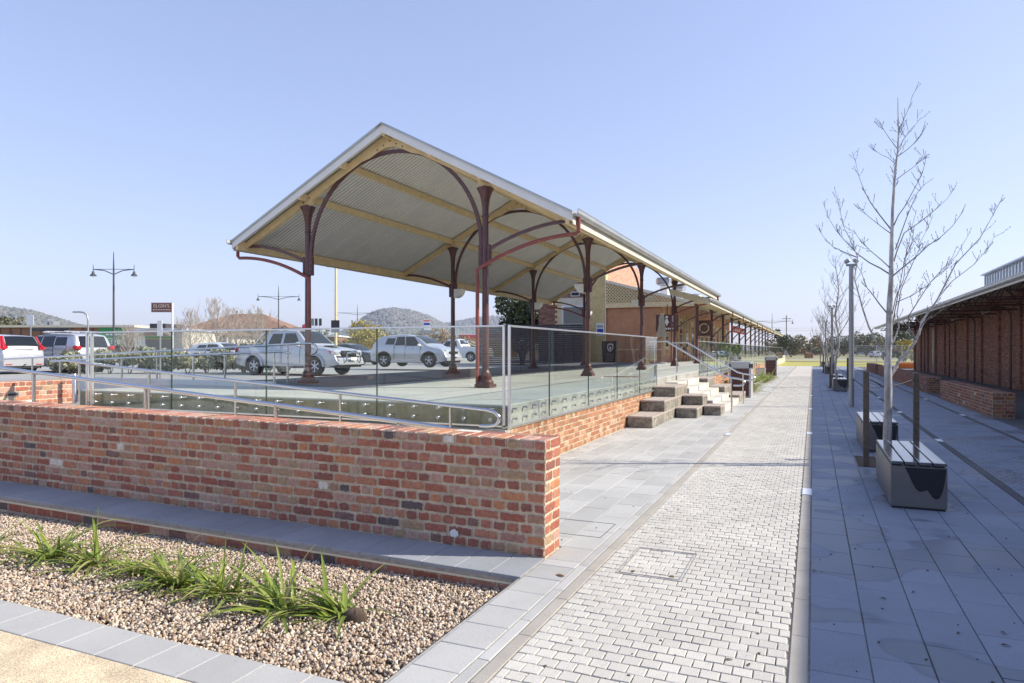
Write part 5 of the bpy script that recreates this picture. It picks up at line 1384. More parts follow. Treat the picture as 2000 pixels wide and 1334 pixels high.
g.add(vs, [(i * nn + j, i * nn + (j + 1) % nn, (i + 1) * nn + (j + 1) % nn, (i + 1) * nn + j)[::-1] for i in range(7) for j in range(nn)] + [tuple(range(nn)), tuple(7 * nn + j for j in range(nn))[::-1]]); g.obj('ball', t, True)
t = thing('grey_stone', 'flat pale grey stone among the strappy plants', 'stone', (-4.25, 3.62, -.07), .3)
MB().use('concrete_grey').box((0, 0, 0), (.19, .10, .045), 0, .02).obj('stone', t, True)
# strappy plants in the beds beside the platform
for q, (a, b_, c_, d_) in enumerate(beds):
    s_ = sheet('bed_soil', a, b_, c_, d_, -.05, 'soil')
    k = 0; yy = c_ + .5
    while yy < d_ - .3:
        for xx in (a + .28, b_ - .25):
            t = thing('flax_plant', 'green flax clump in the %s platform bed, %s one on the %s side' % (('nearer', 'farther')[q], ['nearest', 'second', 'third', 'fourth', 'fifth', 'sixth', 'seventh', 'eighth', 'ninth', 'tenth'][k], 'wall' if xx < (a + b_) / 2 else 'path'), 'plant', (xx, yy, -.05), 0, 'green flax clumps in the platform beds'); r = random.Random(k * 7 + q * 31 + int(xx * 10))
            for i in range(16):
                o = link('leaf', blade_mesh(r.randrange(26)), t, (r.uniform(-.08, .08), r.uniform(-.08, .08), 0)); o.rotation_euler = (0, r.uniform(-.2, .15), r.uniform(0, 6.28)); kk = r.uniform(1.2, 1.9); o.scale = (kk * .9, kk, kk)
        yy += .75 if q == 0 else 1.05; k += 1
# planter foliage behind the far glass
for q, (x, y) in enumerate(((-5.3, 45.5), (-5.3, 48), (-5.3, 52), (-5.3, 55.5))):
    shrub('potted_plant', ['bright green potted plant nearest behind the far glass', 'second bright green potted plant behind the far glass', 'third potted plant behind the far glass', 'fourth potted plant behind the far glass'][q], 'plant', x, y, DZ, .55, .7, 1.35 if q < 1 else 1.2, 'leaf_green', 260, .16, q + 60, 'potted plants along the verandah', ncl=5)

# ---- litter bins and slatted seats
def litter_bin(x, y, label):
    t = thing('litter_bin', label, 'litter bin', (x, y, 0), 0, 'brown fronted litter bins')
    g = MB().use('bin_frame'); g.bx(0, .06, 0, .9, 0, 1.15); g.bx(.66, .72, 0, .9, 0, 1.15); g.bx(0, .72, 0, .9, 1.0, 1.22, .01); g.bx(.06, .66, .05, .85, .02, 1.0); g.obj('frame', t)
    for q in range(5): MB().use('bin_panel').bx(.075, .645, .012, .045, .06 + q * .185, .06 + q * .185 + .177).obj('front_board', t)
    for yy in (.2, .55): MB().use('black_plastic').bx(.7205, .73, yy, yy + .17, .98, 1.12).obj('opening', t)
litter_bin(-2.66, 24.6, 'nearer brown fronted litter bin beyond the steps'); litter_bin(-2.8, 46.0, 'farther brown fronted litter bin down the path')
for q, y in enumerate((31.5, 33.4, 45)):
    t = thing('slat_bench', ['timber slatted seat between the flax beds, nearer', 'timber slatted seat between the flax beds, farther', 'timber slatted seat beyond the second flax bed'][q], 'bench', (-3.3, y, 0), 0, 'slatted seats against the platform wall')
    for yy in (0, 1.35): MB().use('concrete_pale').bx(0, .6, yy, yy + .12, 0, .46, .01).obj('leg', t)
    for i in range(5): MB().use('seat_capping').bx(.02 + i * .118, .12 + i * .118, 0, 1.47, .462, .50).obj('slat', t)
    for i in range(2): MB().use('seat_capping').bx(-.04, -.01, 0, 1.47, .62 + i * .13, .73 + i * .13).obj('back_slat', t)
    for yy in (.1, 1.3): MB().use('steel_dull').bx(-.06, -.041, yy, yy + .05, .3, .9).obj('back_post', t)

# leaf litter and dry debris in the gravel bed
rl = random.Random(77); g = MB().use('brass')
for q in range(150):
    x = rl.uniform(-9.2, -2.0); y = 2.8 + 1.65 * rl.random() if q % 3 else 4.2 + .25 * rl.random(); z = -.118 + GZF(x, y); s_ = rl.uniform(.008, .022); a = rl.uniform(0, 6.3); ca, sa = math.cos(a), math.sin(a)
    g.use(('brass', 'soil', 'twig_tan')[q % 3]); P = [(-s_, 0, 0), (-s_ * .2, s_ * .35, .008), (s_, 0, .003), (-s_ * .1, -s_ * .3, .006)]
    g.add([(x + p[0] * ca - p[1] * sa, y + p[0] * sa + p[1] * ca, z + p[2] + .006) for p in P], [(0, 3, 2, 1)])
stuff(g.obj('leaf_litter'))
g = MB().use('soil')
for q in range(240):
    w_ = q % 4; x, y = ((rl.uniform(-3.5, -1.7), rl.uniform(5.4, 14)), (rl.uniform(-1.4, -.15), rl.uniform(2.2, 10)), (rl.uniform(0, 1.9), rl.uniform(3, 9)), (rl.gauss(-3.5, .05), rl.uniform(5.5, 14)))[w_]
    s_ = rl.uniform(.003, .0085); g.box((x, y, .003), (s_ * 2, s_ * rl.uniform(.6, 1.6), .005), rl.uniform(0, 3))
stuff(g.obj('path_grit'))
# ================================================================== CARS
def interp(pts, x):
    if x <= pts[0][0]: return pts[0][1]
    for (a, b), (c_, d_) in zip(pts, pts[1:]):
        if x <= c_: return b + (d_ - b) * (x - a) / (c_ - a) if c_ > a else d_
    return pts[-1][1]
def sm(pts, x, w=.07): return sum(interp(pts, x + w * k) for k in (-1, -.5, 0, .5, 1)) / 5
def make_car(name, label, loc, rz, Ln, Wd, top, belt, wx, wr, paint, clad=None, side_win=(), wind=None, rear=None, ground=.22, roof_in=.22, detail=None, spokes=6, grp='vehicles in the car park', flare=0):
    t = thing(name, label, 'car', loc, rz, grp)
    zr = max(z for x, z in top)
    def plan(x):
        e = min(x, Ln - x); q = max(0, 1 - e / .55); return 1 - .13 * q * q
    def side(x, z):
        b = interp(belt, x)
        if z <= b: u_ = (z - .2) / (b - .2); v = .955 + .045 * math.sin(min(1, max(0, u_)) * PI * .95) ** .6
        else: u_ = (z - b) / max(.1, zr - b); v = .955 - roof_in * u_ ** 1.15
        return v
    def yy(x, z): return Wd / 2 * plan(x) * side(x, z)
    def zb(x):
        v = ground + .10 * max(0, 1 - min(x, Ln - x) / .5)
        for xa in wx:
            ra = wr * 1.16
            if abs(x - xa) < ra: v = max(v, wr + math.sqrt(ra * ra - (x - xa) ** 2))
        return v
    xs = sorted(set([round(v, 3) for v in list(np.linspace(0.0, Ln, 58))] + [round(Ln * 0 + v, 3) for v in (.02, .05, .1, Ln - .02, Ln - .05, Ln - .1)] + [round(xa + s_ * wr * 1.16 * c_, 3) for xa in wx for s_ in (-1, 1) for c_ in (1.003, .995, .96, .88, .7, .45)]))
    TS = [0, .12, .3, .5, .7, .84, .94, 1.0]; ny = 7; V = []; rings = []
    for x in xs:
        b, tp = zb(x), sm(top, x); ring = []
        for u_ in TS:
            z = b + (tp - .035 - b) * u_; y = yy(x, z) - (.03 if u_ == 1 else (.008 if u_ == .94 else 0)); ring.append((x, y, z))
        yt = ring[-1][1]
        for k in range(1, ny):
            y = yt * (1 - 2 * k / ny); ring.append((x, y, tp - .035 + .035 * (1 - (y / yt) ** 2) ** .5 if abs(y) < yt else tp))
        ring += [(p[0], -p[1], p[2]) for p in ring[:len(TS)][::-1]]
        rings.append(ring)
    n = len(rings[0]); g = MB().use(paint)
    g.add([p for r_ in rings for p in r_], [(i * n + j, (i + 1) * n + j, (i + 1) * n + j + 1, i * n + j + 1) for i in range(len(xs) - 1) for j in range(n - 1)] + [tuple(range(n)), tuple((len(xs) - 1) * n + j for j in range(n))[::-1]])
    g.obj('body', t, True)
    MB().use('black_plastic').bx(.12, Ln - .12, -Wd / 2 * .84, Wd / 2 * .84, ground - .02, wr * 2.05).obj('underbody', t)
    # windows
    for wi in side_win:
        for sg in (1, -1):
            vs = []; nx_, nz_ = 8, 4
            for j in range(nz_ + 1):
                v = j / nz_
                for i in range(nx_ + 1):
                    u_ = i / nx_; x = (wi[0] + (wi[1] - wi[0]) * u_) * (1 - v) + (wi[2] + (wi[3] - wi[2]) * u_) * v; z = wi[4] + (wi[5] - wi[4]) * v
                    vs.append((x, sg * (yy(x, z) + .006), z))
            m_ = nx_ + 1; fs = [(j * m_ + i, j * m_ + i + 1, (j + 1) * m_ + i + 1, (j + 1) * m_ + i) for j in range(nz_) for i in range(nx_)]
            if sg > 0: fs = [f[::-1] for f in fs]
            MB().use('car_glass').add(vs, fs).obj('side_window', t, 'all')
    for q, w_ in (('windscreen', wind), ('rear_window', rear)):
        if not w_: continue
        vs = []; nx_, ny_ = 8, 10
        for i in range(nx_ + 1):
            x = w_[0] + (w_[1] - w_[0]) * i / nx_; tp = sm(top, x); yt = (yy(x, tp - .04) - .03) * w_[2]
            for j in range(ny_ + 1): y = yt * (1 - 2 * j / ny_); vs.append((x + (w_[3] if len(w_) > 3 else 0), y, tp - .035 + .035 * (1 - (y * .98 / (yt / w_[2])) ** 2) ** .5 + .010))
        m_ = ny_ + 1; fs = [(i * m_ + j, (i + 1) * m_ + j, (i + 1) * m_ + j + 1, i * m_ + j + 1) for i in range(nx_) for j in range(ny_)]
        MB().use('car_glass').add(vs, fs).obj(q, t, 'all')
    # wheels
    for xa in wx:
        for sg in (1, -1):
            yo = sg * (Wd / 2 - .12)
            w_ = MB().use('rubber').lathe([(wr * .62, -.11), (wr * .93, -.11), (wr, -.075), (wr, .075), (wr * .93, .11), (wr * .62, .11)], (0, 0, 0), 28, 'y', False).obj('wheel', t, True, (xa, yo, wr))
            g = MB().use('black_metal').lathe([(wr * .62, -.05), (wr * .62, .05)], (0, 0, 0), 20, 'y').use('alloy')
            g.lathe([(wr * .60, sg * .075), (wr * .66, sg * .105), (wr * .60, sg * .108), (wr * .58, sg * .075)], (0, 0, 0), 24, 'y', False)
            for k in range(spokes):
                a = 2 * PI * k / spokes; M = Matrix.Rotation(a, 4, 'Y'); g.box((math.sin(a) * wr * .33, sg * .09, math.cos(a) * wr * .33), (wr * .15, .03, wr * .60), 0, .008, M)
            g.lathe([(wr * .13, sg * .06), (wr * .13, sg * .11)], (0, 0, 0), 12, 'y'); g.obj('rim', w_)
            if clad:
                g = MB().use(clad); ra = wr * 1.16
                P = [(xa + (ra + .025) * math.cos(a), sg * (yy(min(Ln - .02, max(.02, xa + ra * math.cos(a))), wr + ra * math.sin(a)) + flare), wr + (ra + .025) * math.sin(a)) for a in np.linspace(-.05, PI + .05, 17)]
                g.tube(P, .045 + flare * .3, 6); g.obj('wheel_arch', t, True)
    for wi in side_win:
        for sg in (1, -1):
            for xe in (wi[0] - .03, wi[1] + .03):
                if min(abs(xe - xa) for xa in wx) < wr * .6: continue
                zlo = max(ground + .14, zb(xe) + .04); P = [(xe, sg * (yy(xe, z) + .001), z) for z in np.linspace(zlo, wi[4] - .01, 7)]
                MB().use('black_plastic').tube(P, .0075, 4, False).obj('door_seam', t)
            P = [(x, sg * (yy(x, wi[4] - .012) + .003), wi[4] - .012) for x in np.linspace(wi[0], wi[1], 6)]
            MB().use('black_plastic').tube(P, .012, 4, False).obj('window_trim', t)
    if detail: detail(t, yy, top)
    return t
def quadlamp(t, nm, m, x, y, z, sx, sy, sz, M=None): return MB().use(m).box((x, y, z), (sx, sy, sz), 0, min(sx, sy, sz) * .3, M).obj(nm, t, True)
Z0 = .625
# silver dual-cab pickup facing +X
pk_top = [(0, .62), (.02, 1.10), (.06, 1.20), (1.45, 1.22), (1.50, 1.30), (1.62, 1.66), (1.78, 1.78), (2.1, 1.82), (3.0, 1.80), (3.2, 1.74), (3.62, 1.36), (3.85, 1.18), (4.6, 1.10), (4.95, 1.02), (5.08, .86), (5.14, .62), (5.2, .55)]
def pk_detail(t, yy, top):
    for sg in (1, -1):
        quadlamp(t, 'headlight', 'lens_clear', 4.99, sg * .72, .88, .22, .34, .24); quadlamp(t, 'indicator', 'tail_red', 4.86, sg * .875, .88, .14, .05, .18)
        quadlamp(t, 'fog_light', 'lens_clear', 5.13, sg * .62, .55, .06, .16, .14); quadlamp(t, 'door_mirror', 'car_silver', 3.42, sg * 1.0, 1.22, .12, .2, .2)
        quadlamp(t, 'tail_light', 'tail_red', .03, sg * .84, 1.0, .08, .12, .32)
        for x in (1.95, 2.95): quadlamp(t, 'door_handle', 'chrome', x, sg * .925, 1.05, .16, .03, .035)
        MB().use('black_metal').tube([(1.55, sg * .90, .33), (3.75, sg * .90, .33)], .045, 8).obj('side_step', t, True)
    MB().use('black_metal').bx(5.06, 5.12, -.48, .48, .76, .98, .02).obj('grille', t)
    for y in (-.30, -.1, .1, .30): quadlamp(t, 'grille_bar', 'chrome', 5.125, y, .87, .02, .03, .2)
    MB().use('car_silver').bx(5.08, 5.22, -.82, .82, .42, .70, .06).obj('front_bumper', t, True)
    MB().use('chrome').tube([(5.15, -.52, .42), (5.32, -.45, .60), (5.32, -.38, .88), (5.30, 0, .92), (5.32, .38, .88), (5.32, .45, .60), (5.15, .52, .42)], .032, 8).obj('bull_bar', t, True)
    MB().use('plate_white').bx(5.33, 5.345, -.19, .19, .60, .72).obj('number_plate', t)
    MB().use('black_metal').bx(4.1, 4.5, -.28, .28, 1.15, 1.185, .01).obj('bonnet_scoop', t)
    g = MB().use('black_metal')
    for x in (2.0, 2.9): g.tube([(x, -.68, 1.88), (x, .68, 1.88)], .022, 6)
    for y in (-.68, .68): g.tube([(1.8, y, 1.88), (3.1, y, 1.86)], .018, 6)
    g.tube([(1.95, -.3, 1.9), (2.0, -.2, 2.0), (2.05, -.05, 1.9)], .02, 6); g.obj('roof_rack', t, True)
    MB().use('tail_red').lathe([(.10, 0), (.11, .04), (.09, .14), (.04, .18), (.01, .19)], (2.75, .15, 1.88), 12).obj('roof_beacon', t, True)
    MB().use('black_metal').bx(.12, 1.42, -.72, .72, 1.12, 1.235).obj('tray_liner', t)
    for y in (-.7, .7): MB().use('chrome').tube([(.9, y, 1.22), (1.38, y * .9, 1.72)], .03, 8).obj('sports_bar', t, True)
make_car('pickup_truck', 'silver dual cab pickup with bull bar and roof rack parked behind the glass', (-21.9, 22.1, Z0 + .0), 0, 5.25, 1.85, pk_top, [(0, 1.16), (1.5, 1.18), (5.2, 1.0)], (1.05, 4.15), .375, 'car_silver', 'car_silver',
    [(1.78, 2.42, 1.92, 2.44, 1.24, 1.66), (2.55, 3.40, 2.56, 3.08, 1.22, 1.67)], (3.14, 3.74, .88), (1.52, 1.70, .86), .34, .22, pk_detail, 6, flare=.03)
suv_top = [(0, .62), (.02, .96), (.10, 1.12), (.30, 1.36), (.52, 1.56), (.95, 1.64), (1.9, 1.66), (2.5, 1.60), (2.9, 1.44), (3.28, 1.18), (3.5, 1.07), (4.1, .98), (4.32, .84), (4.40, .60), (4.44, .5)]
def suv_detail(t, yy, top):
    for sg in (1, -1):
        quadlamp(t, 'headlight', 'lens_clear', 4.12, sg * .68, .84, .42, .18, .12, Matrix.Rotation(R(-sg * 24), 4, 'Z')); quadlamp(t, 'tail_light', 'tail_red', .12, sg * .78, 1.02, .26, .14, .16)
        quadlamp(t, 'door_mirror', 'car_white', 2.98, sg * .98, 1.10, .14, .2, .14)
        for x in (1.62, 2.55): quadlamp(t, 'door_handle', 'chrome', x, sg * .93, .98, .15, .03, .03)
        MB().use('black_plastic').bx(.9, 3.2, sg * .86 - .04, sg * .86 + .04, .24, .40, .02).obj('sill', t)
        MB().use('chrome').bx(1.2, 2.9, sg * .915 - .012, sg * .915 + .012, .45, .48).obj('side_trim', t)
    MB().use('black_metal').bx(4.36, 4.42, -.42, .42, .68, .80, .02).obj('grille', t)
    MB().use('black_plastic').bx(4.38, 4.45, -.6, .6, .34, .46, .02).obj('lower_intake', t)
    MB().use('plate_white').bx(4.45, 4.46, -.19, .19, .46, .58).obj('number_plate', t)
make_car('small_suv', 'silver compact suv parked side on beyond the pickup', (-20.75, 29.9, Z0 + .14), 0, 4.46, 1.86, suv_top, [(0, 1.10), (1.6, 1.05), (4.4, .9)], (.86, 3.50), .345, 'car_silver', 'black_plastic',
    [(.92, 1.45, 1.0, 1.48, 1.16, 1.46), (1.52, 2.10, 1.56, 2.0, 1.12, 1.53), (2.16, 2.98, 2.06, 2.56, 1.09, 1.53)], (2.48, 3.26, .88), (.2, .52, .80), .24, .26, suv_detail, 5)
# rear views on the left: both face -X
crv_top = [(0, .70), (.015, 1.0), (.08, 1.06), (.16, 1.30), (.34, 1.56), (.52, 1.62), (1.9, 1.68), (2.6, 1.62), (3.0, 1.44), (3.4, 1.12), (3.6, 1.02), (4.3, .92), (4.48, .75), (4.55, .5)]
def crv_detail(t, yy, top):
    for sg in (1, -1):
        g = MB().use('tail_red')
        g.add([(.42, sg * .74, 1.58), (.20, sg * .80, 1.22), (.03, sg * .93, 1.05), (.00, sg * .62, 1.02), (.0, sg * .62, 1.14), (.13, sg * .66, 1.26), (.35, sg * .62, 1.60)], [(0, 1, 2, 3, 4, 5, 6) if sg > 0 else (6, 5, 4, 3, 2, 1, 0)]); 
        g.v = [(x - .012, y + sg * .012, z) for x, y, z in g.v]; g.tube([(.33, sg * .67, 1.56), (.17, sg * .73, 1.27), (.015, sg * .80, 1.07)], .034, 8); g.obj('tail_light', t)
        quadlamp(t, 'reflector', 'tail_red', -.01, sg * .60, .40, .02, .26, .035)
    MB().use('chrome').bx(-.012, .0, -.38, .38, 1.015, 1.045).obj('tailgate_trim', t); MB().use('plate_white').bx(-.02, -.005, -.20, .20, .84, .95).obj('number_plate', t)
    MB().use('black_plastic').bx(.02, .12, -.62, .62, .22, .36, .02).obj('lower_bumper', t); MB().use('steel').tube([(-.03, -.58, .27), (.2, -.58, .29)], .035, 10).obj('tailpipe', t, True)
    MB().use('black_metal').tube([(-.12, 0, .40), (.1, 0, .36)], .025, 6).obj('tow_hitch', t, True)
    MB().use('black_plastic').box((.8, 0, 1.74), (.12, .03, .10), 0, .01).obj('roof_fin', t)
    MB().use('black_metal').tube([(.165, -.2, 1.2), (.21, .12, 1.26)], .01, 5).obj('rear_wiper', t)
make_car('family_suv', 'silver suv seen from behind at the far left with tall red tail lights', (-30.3, 17.95, Z0), PI, 4.55, 1.84, crv_top, [(0, 1.08), (2, 1.05), (4.5, .9)], (.92, 3.55), .35, 'car_silver', 'black_plastic',
    [(.62, 1.30, .78, 1.32, 1.16, 1.46), (1.38, 2.2, 1.4, 2.12, 1.12, 1.53), (2.26, 3.1, 2.2, 2.66, 1.10, 1.53)], (2.62, 3.38, .88), (.115, .40, .84, -.012), .24, .24, crv_detail, 8)
mon_top = [(0, .66), (.015, 1.06), (.06, 1.14), (.16, 1.50), (.30, 1.74), (.6, 1.80), (2.2, 1.83), (2.9, 1.74), (3.2, 1.56), (3.62, 1.2), (3.8, 1.14), (4.5, 1.04), (4.64, .86), (4.7, .55)]
def mon_detail(t, yy, top):
    for sg in (1, -1):
        quadlamp(t, 'tail_light', 'tail_red', .06, sg * .78, 1.16, .34, .26, .20); quadlamp(t, 'reverse_light', 'cone_orange', .10, sg * .90, 1.13, .14, .05, .09)
        for x in (1.5, 2.5): quadlamp(t, 'door_handle', 'chrome', x, sg * .94, 1.13, .16, .03, .035)
        MB().use('black_plastic').bx(.0, .95, sg * .85 - .06, sg * .85 + .06, .30, .52, .03).obj('bumper_corner', t)
        quadlamp(t, 'door_mirror', 'car_silver', 3.32, sg * 1.02, 1.26, .12, .2, .18)
    MB().use('plate_white').bx(-.02, -.003, -.2, .2, .98, 1.09).obj('number_plate', t); MB().use('black_metal').bx(.02, .4, -.8, .8, .28, .42).obj('lower_bumper', t)
    for x in (.9, 2.2): MB().use('alu_rail').tube([(x, -.78, 1.90), (x, .78, 1.90)], .02, 6).obj('roof_bar', t)
    for y in (-.68, .68): MB().use('alu_rail').tube([(.6, y, 1.86), (2.6, y, 1.87)], .016, 6).obj('roof_rail', t)
    MB().use('black_metal').box((1.75, .86, 1.985), (2.5, .13, .13), 0, .03).obj('rolled_awning', t)
make_car('off_road_wagon', 'silver off road wagon seen from behind with a black rolled awning on its roof', (-29.3, 20.35, Z0 - .06), PI, 4.7, 1.88, mon_top, [(0, 1.22), (2, 1.18), (4.6, 1.0)], (1.0, 3.80), .385, 'car_silver', 'car_silver',
    [(.62, 1.45, .72, 1.45, 1.28, 1.64), (1.52, 2.4, 1.52, 2.34, 1.24, 1.68), (2.48, 3.4, 2.42, 2.92, 1.22, 1.68)], (2.92, 3.62, .88), (.075, .27, .82, -.012), .34, .22, mon_detail, 10, flare=.02)
# white utility further back, facing -X
ute_top = [(0, .62), (.02, 1.08), (1.9, 1.1), (1.95, 1.18), (2.1, 1.6), (2.4, 1.70), (3.0, 1.68), (3.6, 1.25), (3.8, 1.12), (4.8, 1.0), (4.95, .8), (5.0, .55)]
def ute_detail(t, yy, top):
    for sg in (1, -1): quadlamp(t, 'tail_light', 'tail_red', .03, sg * .82, .98, .08, .12, .3)
    MB().use('chrome').tube([(.6, -.7, 1.1), (1.8, -.62, 1.55), (1.8, .62, 1.55), (.6, .7, 1.1)], .03, 6).obj('sports_bar', t, True); MB().use('black_metal').bx(.1, 1.8, -.72, .72, 1.0, 1.115).obj('tray_liner', t)
make_car('utility_truck', 'white utility with open tray parked far behind the second column', (-21.8, 45.2, Z0 + .15), PI, 5.0, 1.82, ute_top, [(0, 1.04), (5, .95)], (1.05, 4.0), .36, 'car_white', None, [(2.2, 2.7, 2.3, 2.7, 1.15, 1.5), (2.78, 3.4, 2.78, 3.15, 1.13, 1.52)], (3.1, 3.65, .88), (1.97, 2.14, .8), .3, .22, ute_detail, 6)
hatch_top = [(0, .55), (.02, .9), (.12, 1.0), (.5, 1.32), (.9, 1.43), (1.9, 1.46), (2.4, 1.38), (3.1, .98), (3.9, .84), (4.1, .66), (4.2, .45)]
def hatch_detail(t, yy, top):
    for sg in (1, -1):
        quadlamp(t, 'tail_light', 'tail_red', .1, sg * .72, .88, .2, .14, .16); quadlamp(t, 'headlight', 'lens_clear', 3.85, sg * .66, .68, .34, .16, .14); quadlamp(t, 'door_mirror', 'car_white', 2.75, sg * .92, 1.0, .14, .18, .12)
hw = [(.75, 1.5, .95, 1.5, 1.0, 1.30), (1.58, 2.65, 1.58, 2.25, .97, 1.33)]
make_car('hatchback', 'white hatchback parked beyond the hedge, half hidden by the pickup', (-33.5, 29.5, Z0), .05, 4.2, 1.74, hatch_top, [(0, .95), (4.2, .8)], (.75, 3.35), .31, 'car_white', None, hw, (2.35, 3.1, .86), (.14, .5, .78), .2, .24, hatch_detail, 8)
make_car('hatchback', 'dark hatchback showing its roof behind the bonnet of the pickup', (-31.0, 38.5, Z0), 0, 4.2, 1.74, hatch_top, [(0, .95), (4.2, .8)], (.75, 3.35), .31, 'car_dark', None, hw, (2.35, 3.1, .86), (.14, .5, .78), .2, .24, hatch_detail, 8)
# seen only in the glass: white sedan and brick planter wall behind the camera
make_car('sedan', 'white sedan reflected in the front glass of the platform', (-23.6, -6.4, .45), 0.05, 4.2, 1.76, hatch_top, [(0, .95), (4.2, .8)], (.75, 3.35), .31, 'car_white', None, hw, (2.35, 3.1, .86), (.14, .5, .78), .2, .24, hatch_detail, 8)
t = thing('planter_wall', 'low brick wall mirrored in the front glass below the parked cars', 'brick wall', (-19.0, -3.6, -.3))
MB().use('mortar').bx(0.01, 5.0, -.34, -.01, 0, 1.04).obj('mortar_core', t); pieces(t, 'brick', brick_face('+y', (5.0, -.004, .0), 5.0, 12, .087, 'english', 'plain', .006, .012), 'brick', 300)
t = thing('planter_wall', 'short brick wall mirrored in the front glass beside the second column', 'brick wall', (-10.35, -2.3, 0))
MB().use('mortar').bx(0.01, 1.0, -.34, -.01, 0, 1.11).obj('mortar_core', t); pieces(t, 'brick', brick_face('+y', (1.0, -.004, .0), 1.0, 13, .085, 'english', 'plain', .006, .012), 'brick', 300)

# ================================================================== HEDGES, SIGNS AND LAMPS AROUND THE CAR PARK
k = 0
for q in range(12):
    t_ = q / 11; x = -27.2 + 6.5 * t_; y = 18.6 + 5.2 * t_
    shrub('grey_shrub', 'grey green shrub in the car park bed, %s from the left' % ['first', 'second', 'third', 'fourth', 'fifth', 'sixth', 'seventh', 'eighth', 'ninth', 'tenth', 'eleventh', 'twelfth'][q], 'shrub', x - 1.2, y, .6, .95, .8, random.uniform(.95, 1.2), 'leaf_grey', 1500, .075, 70 + q, 'grey shrubs between the parking rows', ncl=7)
def at(px, py, d): return atD(px, py, d)
def ground_at(px, d, z=.62): v = atD(px, HY, d); return (v.x, v.y, z)
def lamp_post(px, ytop, yarm, ybase_z, d, label, arms=True):
    b = ground_at(px, d); zt_ = atD(px, ytop, d).z - b[2]; za = atD(px, yarm, d).z - b[2]
    t = thing('street_lamp', label, 'street lamp', b, TH, 'dark street lamps with two hanging heads')
    MB().use('lamp_dark').tube([(0, 0, 0), (0, 0, za), (0, 0, zt_)], [.08, .055, .022], 8).obj('pole', t, True)
    s_ = d / F * 40
    for sg in (-1, 1):
        MB().use('black_metal').tube([(0, 0, za - .35), (sg * s_ * .45, 0, za - .08), (sg * s_, 0, za)], .03, 6).obj('arm', t, True); MB().use('black_metal').tube([(0, 0, za), (sg * s_, 0, za)], .018, 5).obj('tie_rod', t)
        MB().use('lamp_dark').lathe([(.02, .30), (.02, -.12), (.07, -.15), (.09, -.28), (.21, -.42), (.21, -.45)], (sg * s_, 0, za), 12).obj('lamp_head', t, True); MB().use('light_lens').lathe([(.18, -.455), (.08, -.50)], (sg * s_, 0, za), 12).obj('lens', t, True)
lamp_post(222, 492, 526, 0, 46, 'tall two armed street lamp left of the brown shop sign'); lamp_post(544, 558, 579, 0, 78, 'two armed street lamp between the bare trees and the first column'); lamp_post(698, 595, 611, 0, 115, 'farthest two armed street lamp before the round hill')
lamp_post(1508, 612, 627, 0, 120, 'street lamp beyond the far end of the verandah'); lamp_post(1744, 630, 642, 0, 150, 'far street lamp behind the nearest young tree')
b = ground_at(656, 40); t = thing('light_mast', 'cream light mast with a flat lamp head pointing left', 'street lamp', b, TH)
zt_ = atD(656, 521, 40).z - b[2]; MB().use('paint_cream').tube([(0, 0, 0), (0, 0, zt_)], [.09, .065], 10).obj('mast', t, True); MB().use('lamp_grey').box((-.25, 0, zt_ + .02), (.55, .22, .10), 0, .04).obj('lamp_head', t, True)
g = MB().use('fence_dark'); zz = atD(656, 633, 40).z - b[2]; g.bx(-.25, .24, -.12, -.10, zz - .22, zz + .22); g.obj('sign_plate', t); MB().use('lamp_grey').bx(-.25, .24, -.12, -.10, zz - .50, zz - .24).obj('lower_plate', t)
b = ground_at(172, 60); t = thing('curved_lamp', 'curved grey street lamp behind the off road wagon', 'street lamp', b, TH)
zt_ = atD(160, 609, 60).z - b[2]; MB().use('lamp_grey').tube([(0, 0, 0), (0, 0, zt_ - .8), (-.1, 0, zt_ - .3), (-.4, 0, zt_ - .05), (-.9, 0, zt_)], .07, 8).obj('pole', t, True); MB().use('lamp_grey').box((-1.1, 0, zt_ - .02), (.5, .22, .12), 0, .05).obj('lamp_head', t, True)
def post_sign(px, y0, y1, x0, x1, d, label, ybase=None):
    b = ground_at(px, d); z1 = atD(px, y0, d).z - b[2]; z0 = atD(px, y1, d).z - b[2]; w_ = (x1 - x0) / F * d
    t = thing('sign_post', label, 'sign', b, TH, 'white backed parking signs'); MB().use('lamp_grey').tube([(0, 0, 0), (0, 0, z1)], .03, 8).obj('post', t, True); MB().use('sign_white').bx(-w_ / 2, w_ / 2, -.05, -.03, z0, z1, .004).obj('plate', t)
post_sign(60, 615, 635, 54, 68, 33, 'blank white sign plate on a post behind the family suv'); post_sign(313, 626, 656, 308, 318, 24, 'blank white sign plate on a post in front of the arched shop')
# brown pylon sign with the shop name
b = ground_at(337, 62); t = thing('pylon_sign', 'brown shop name sign on a pale cranked pole', 'sign', b, TH)
s_ = 62 / F; zt_ = atD(337, 592, 62).z - b[2]
MB().use('paint_white').tube([(0, 0, 0), (0, 0, zt_)], .09, 8).obj('pole', t, True); MB().use('paint_white').tube([(0, 0, zt_ - .75), (-20 * s_, 0, zt_ - .75)], .05, 6).obj('arm', t, True)
MB().use('sign_maroon').bx(-40 * s_, -1 * s_, -.12, .04, zt_ - 17 * s_, zt_, .03).obj('sign_board', t); MB().use('steel_dull').bx(-41 * s_, 0, -.08, .06, zt_ - 18 * s_, zt_ + 1 * s_).obj('sign_frame', t)
text_mesh("ELGIN'S", 9.3 * s_, 'paint_cream_pale', 'lettering', t, (-20.5 * s_, -.125, zt_ - 6 * s_), (R(90), 0, 0), .01)
g = MB().use('paint_cream_pale')
for q in range(7): g.bx((-37 + q * 5) * s_, (-33.4 + q * 5) * s_, -.13, -.121, zt_ - 14 * s_, zt_ - 12.2 * s_)
g.obj('small_print', t)
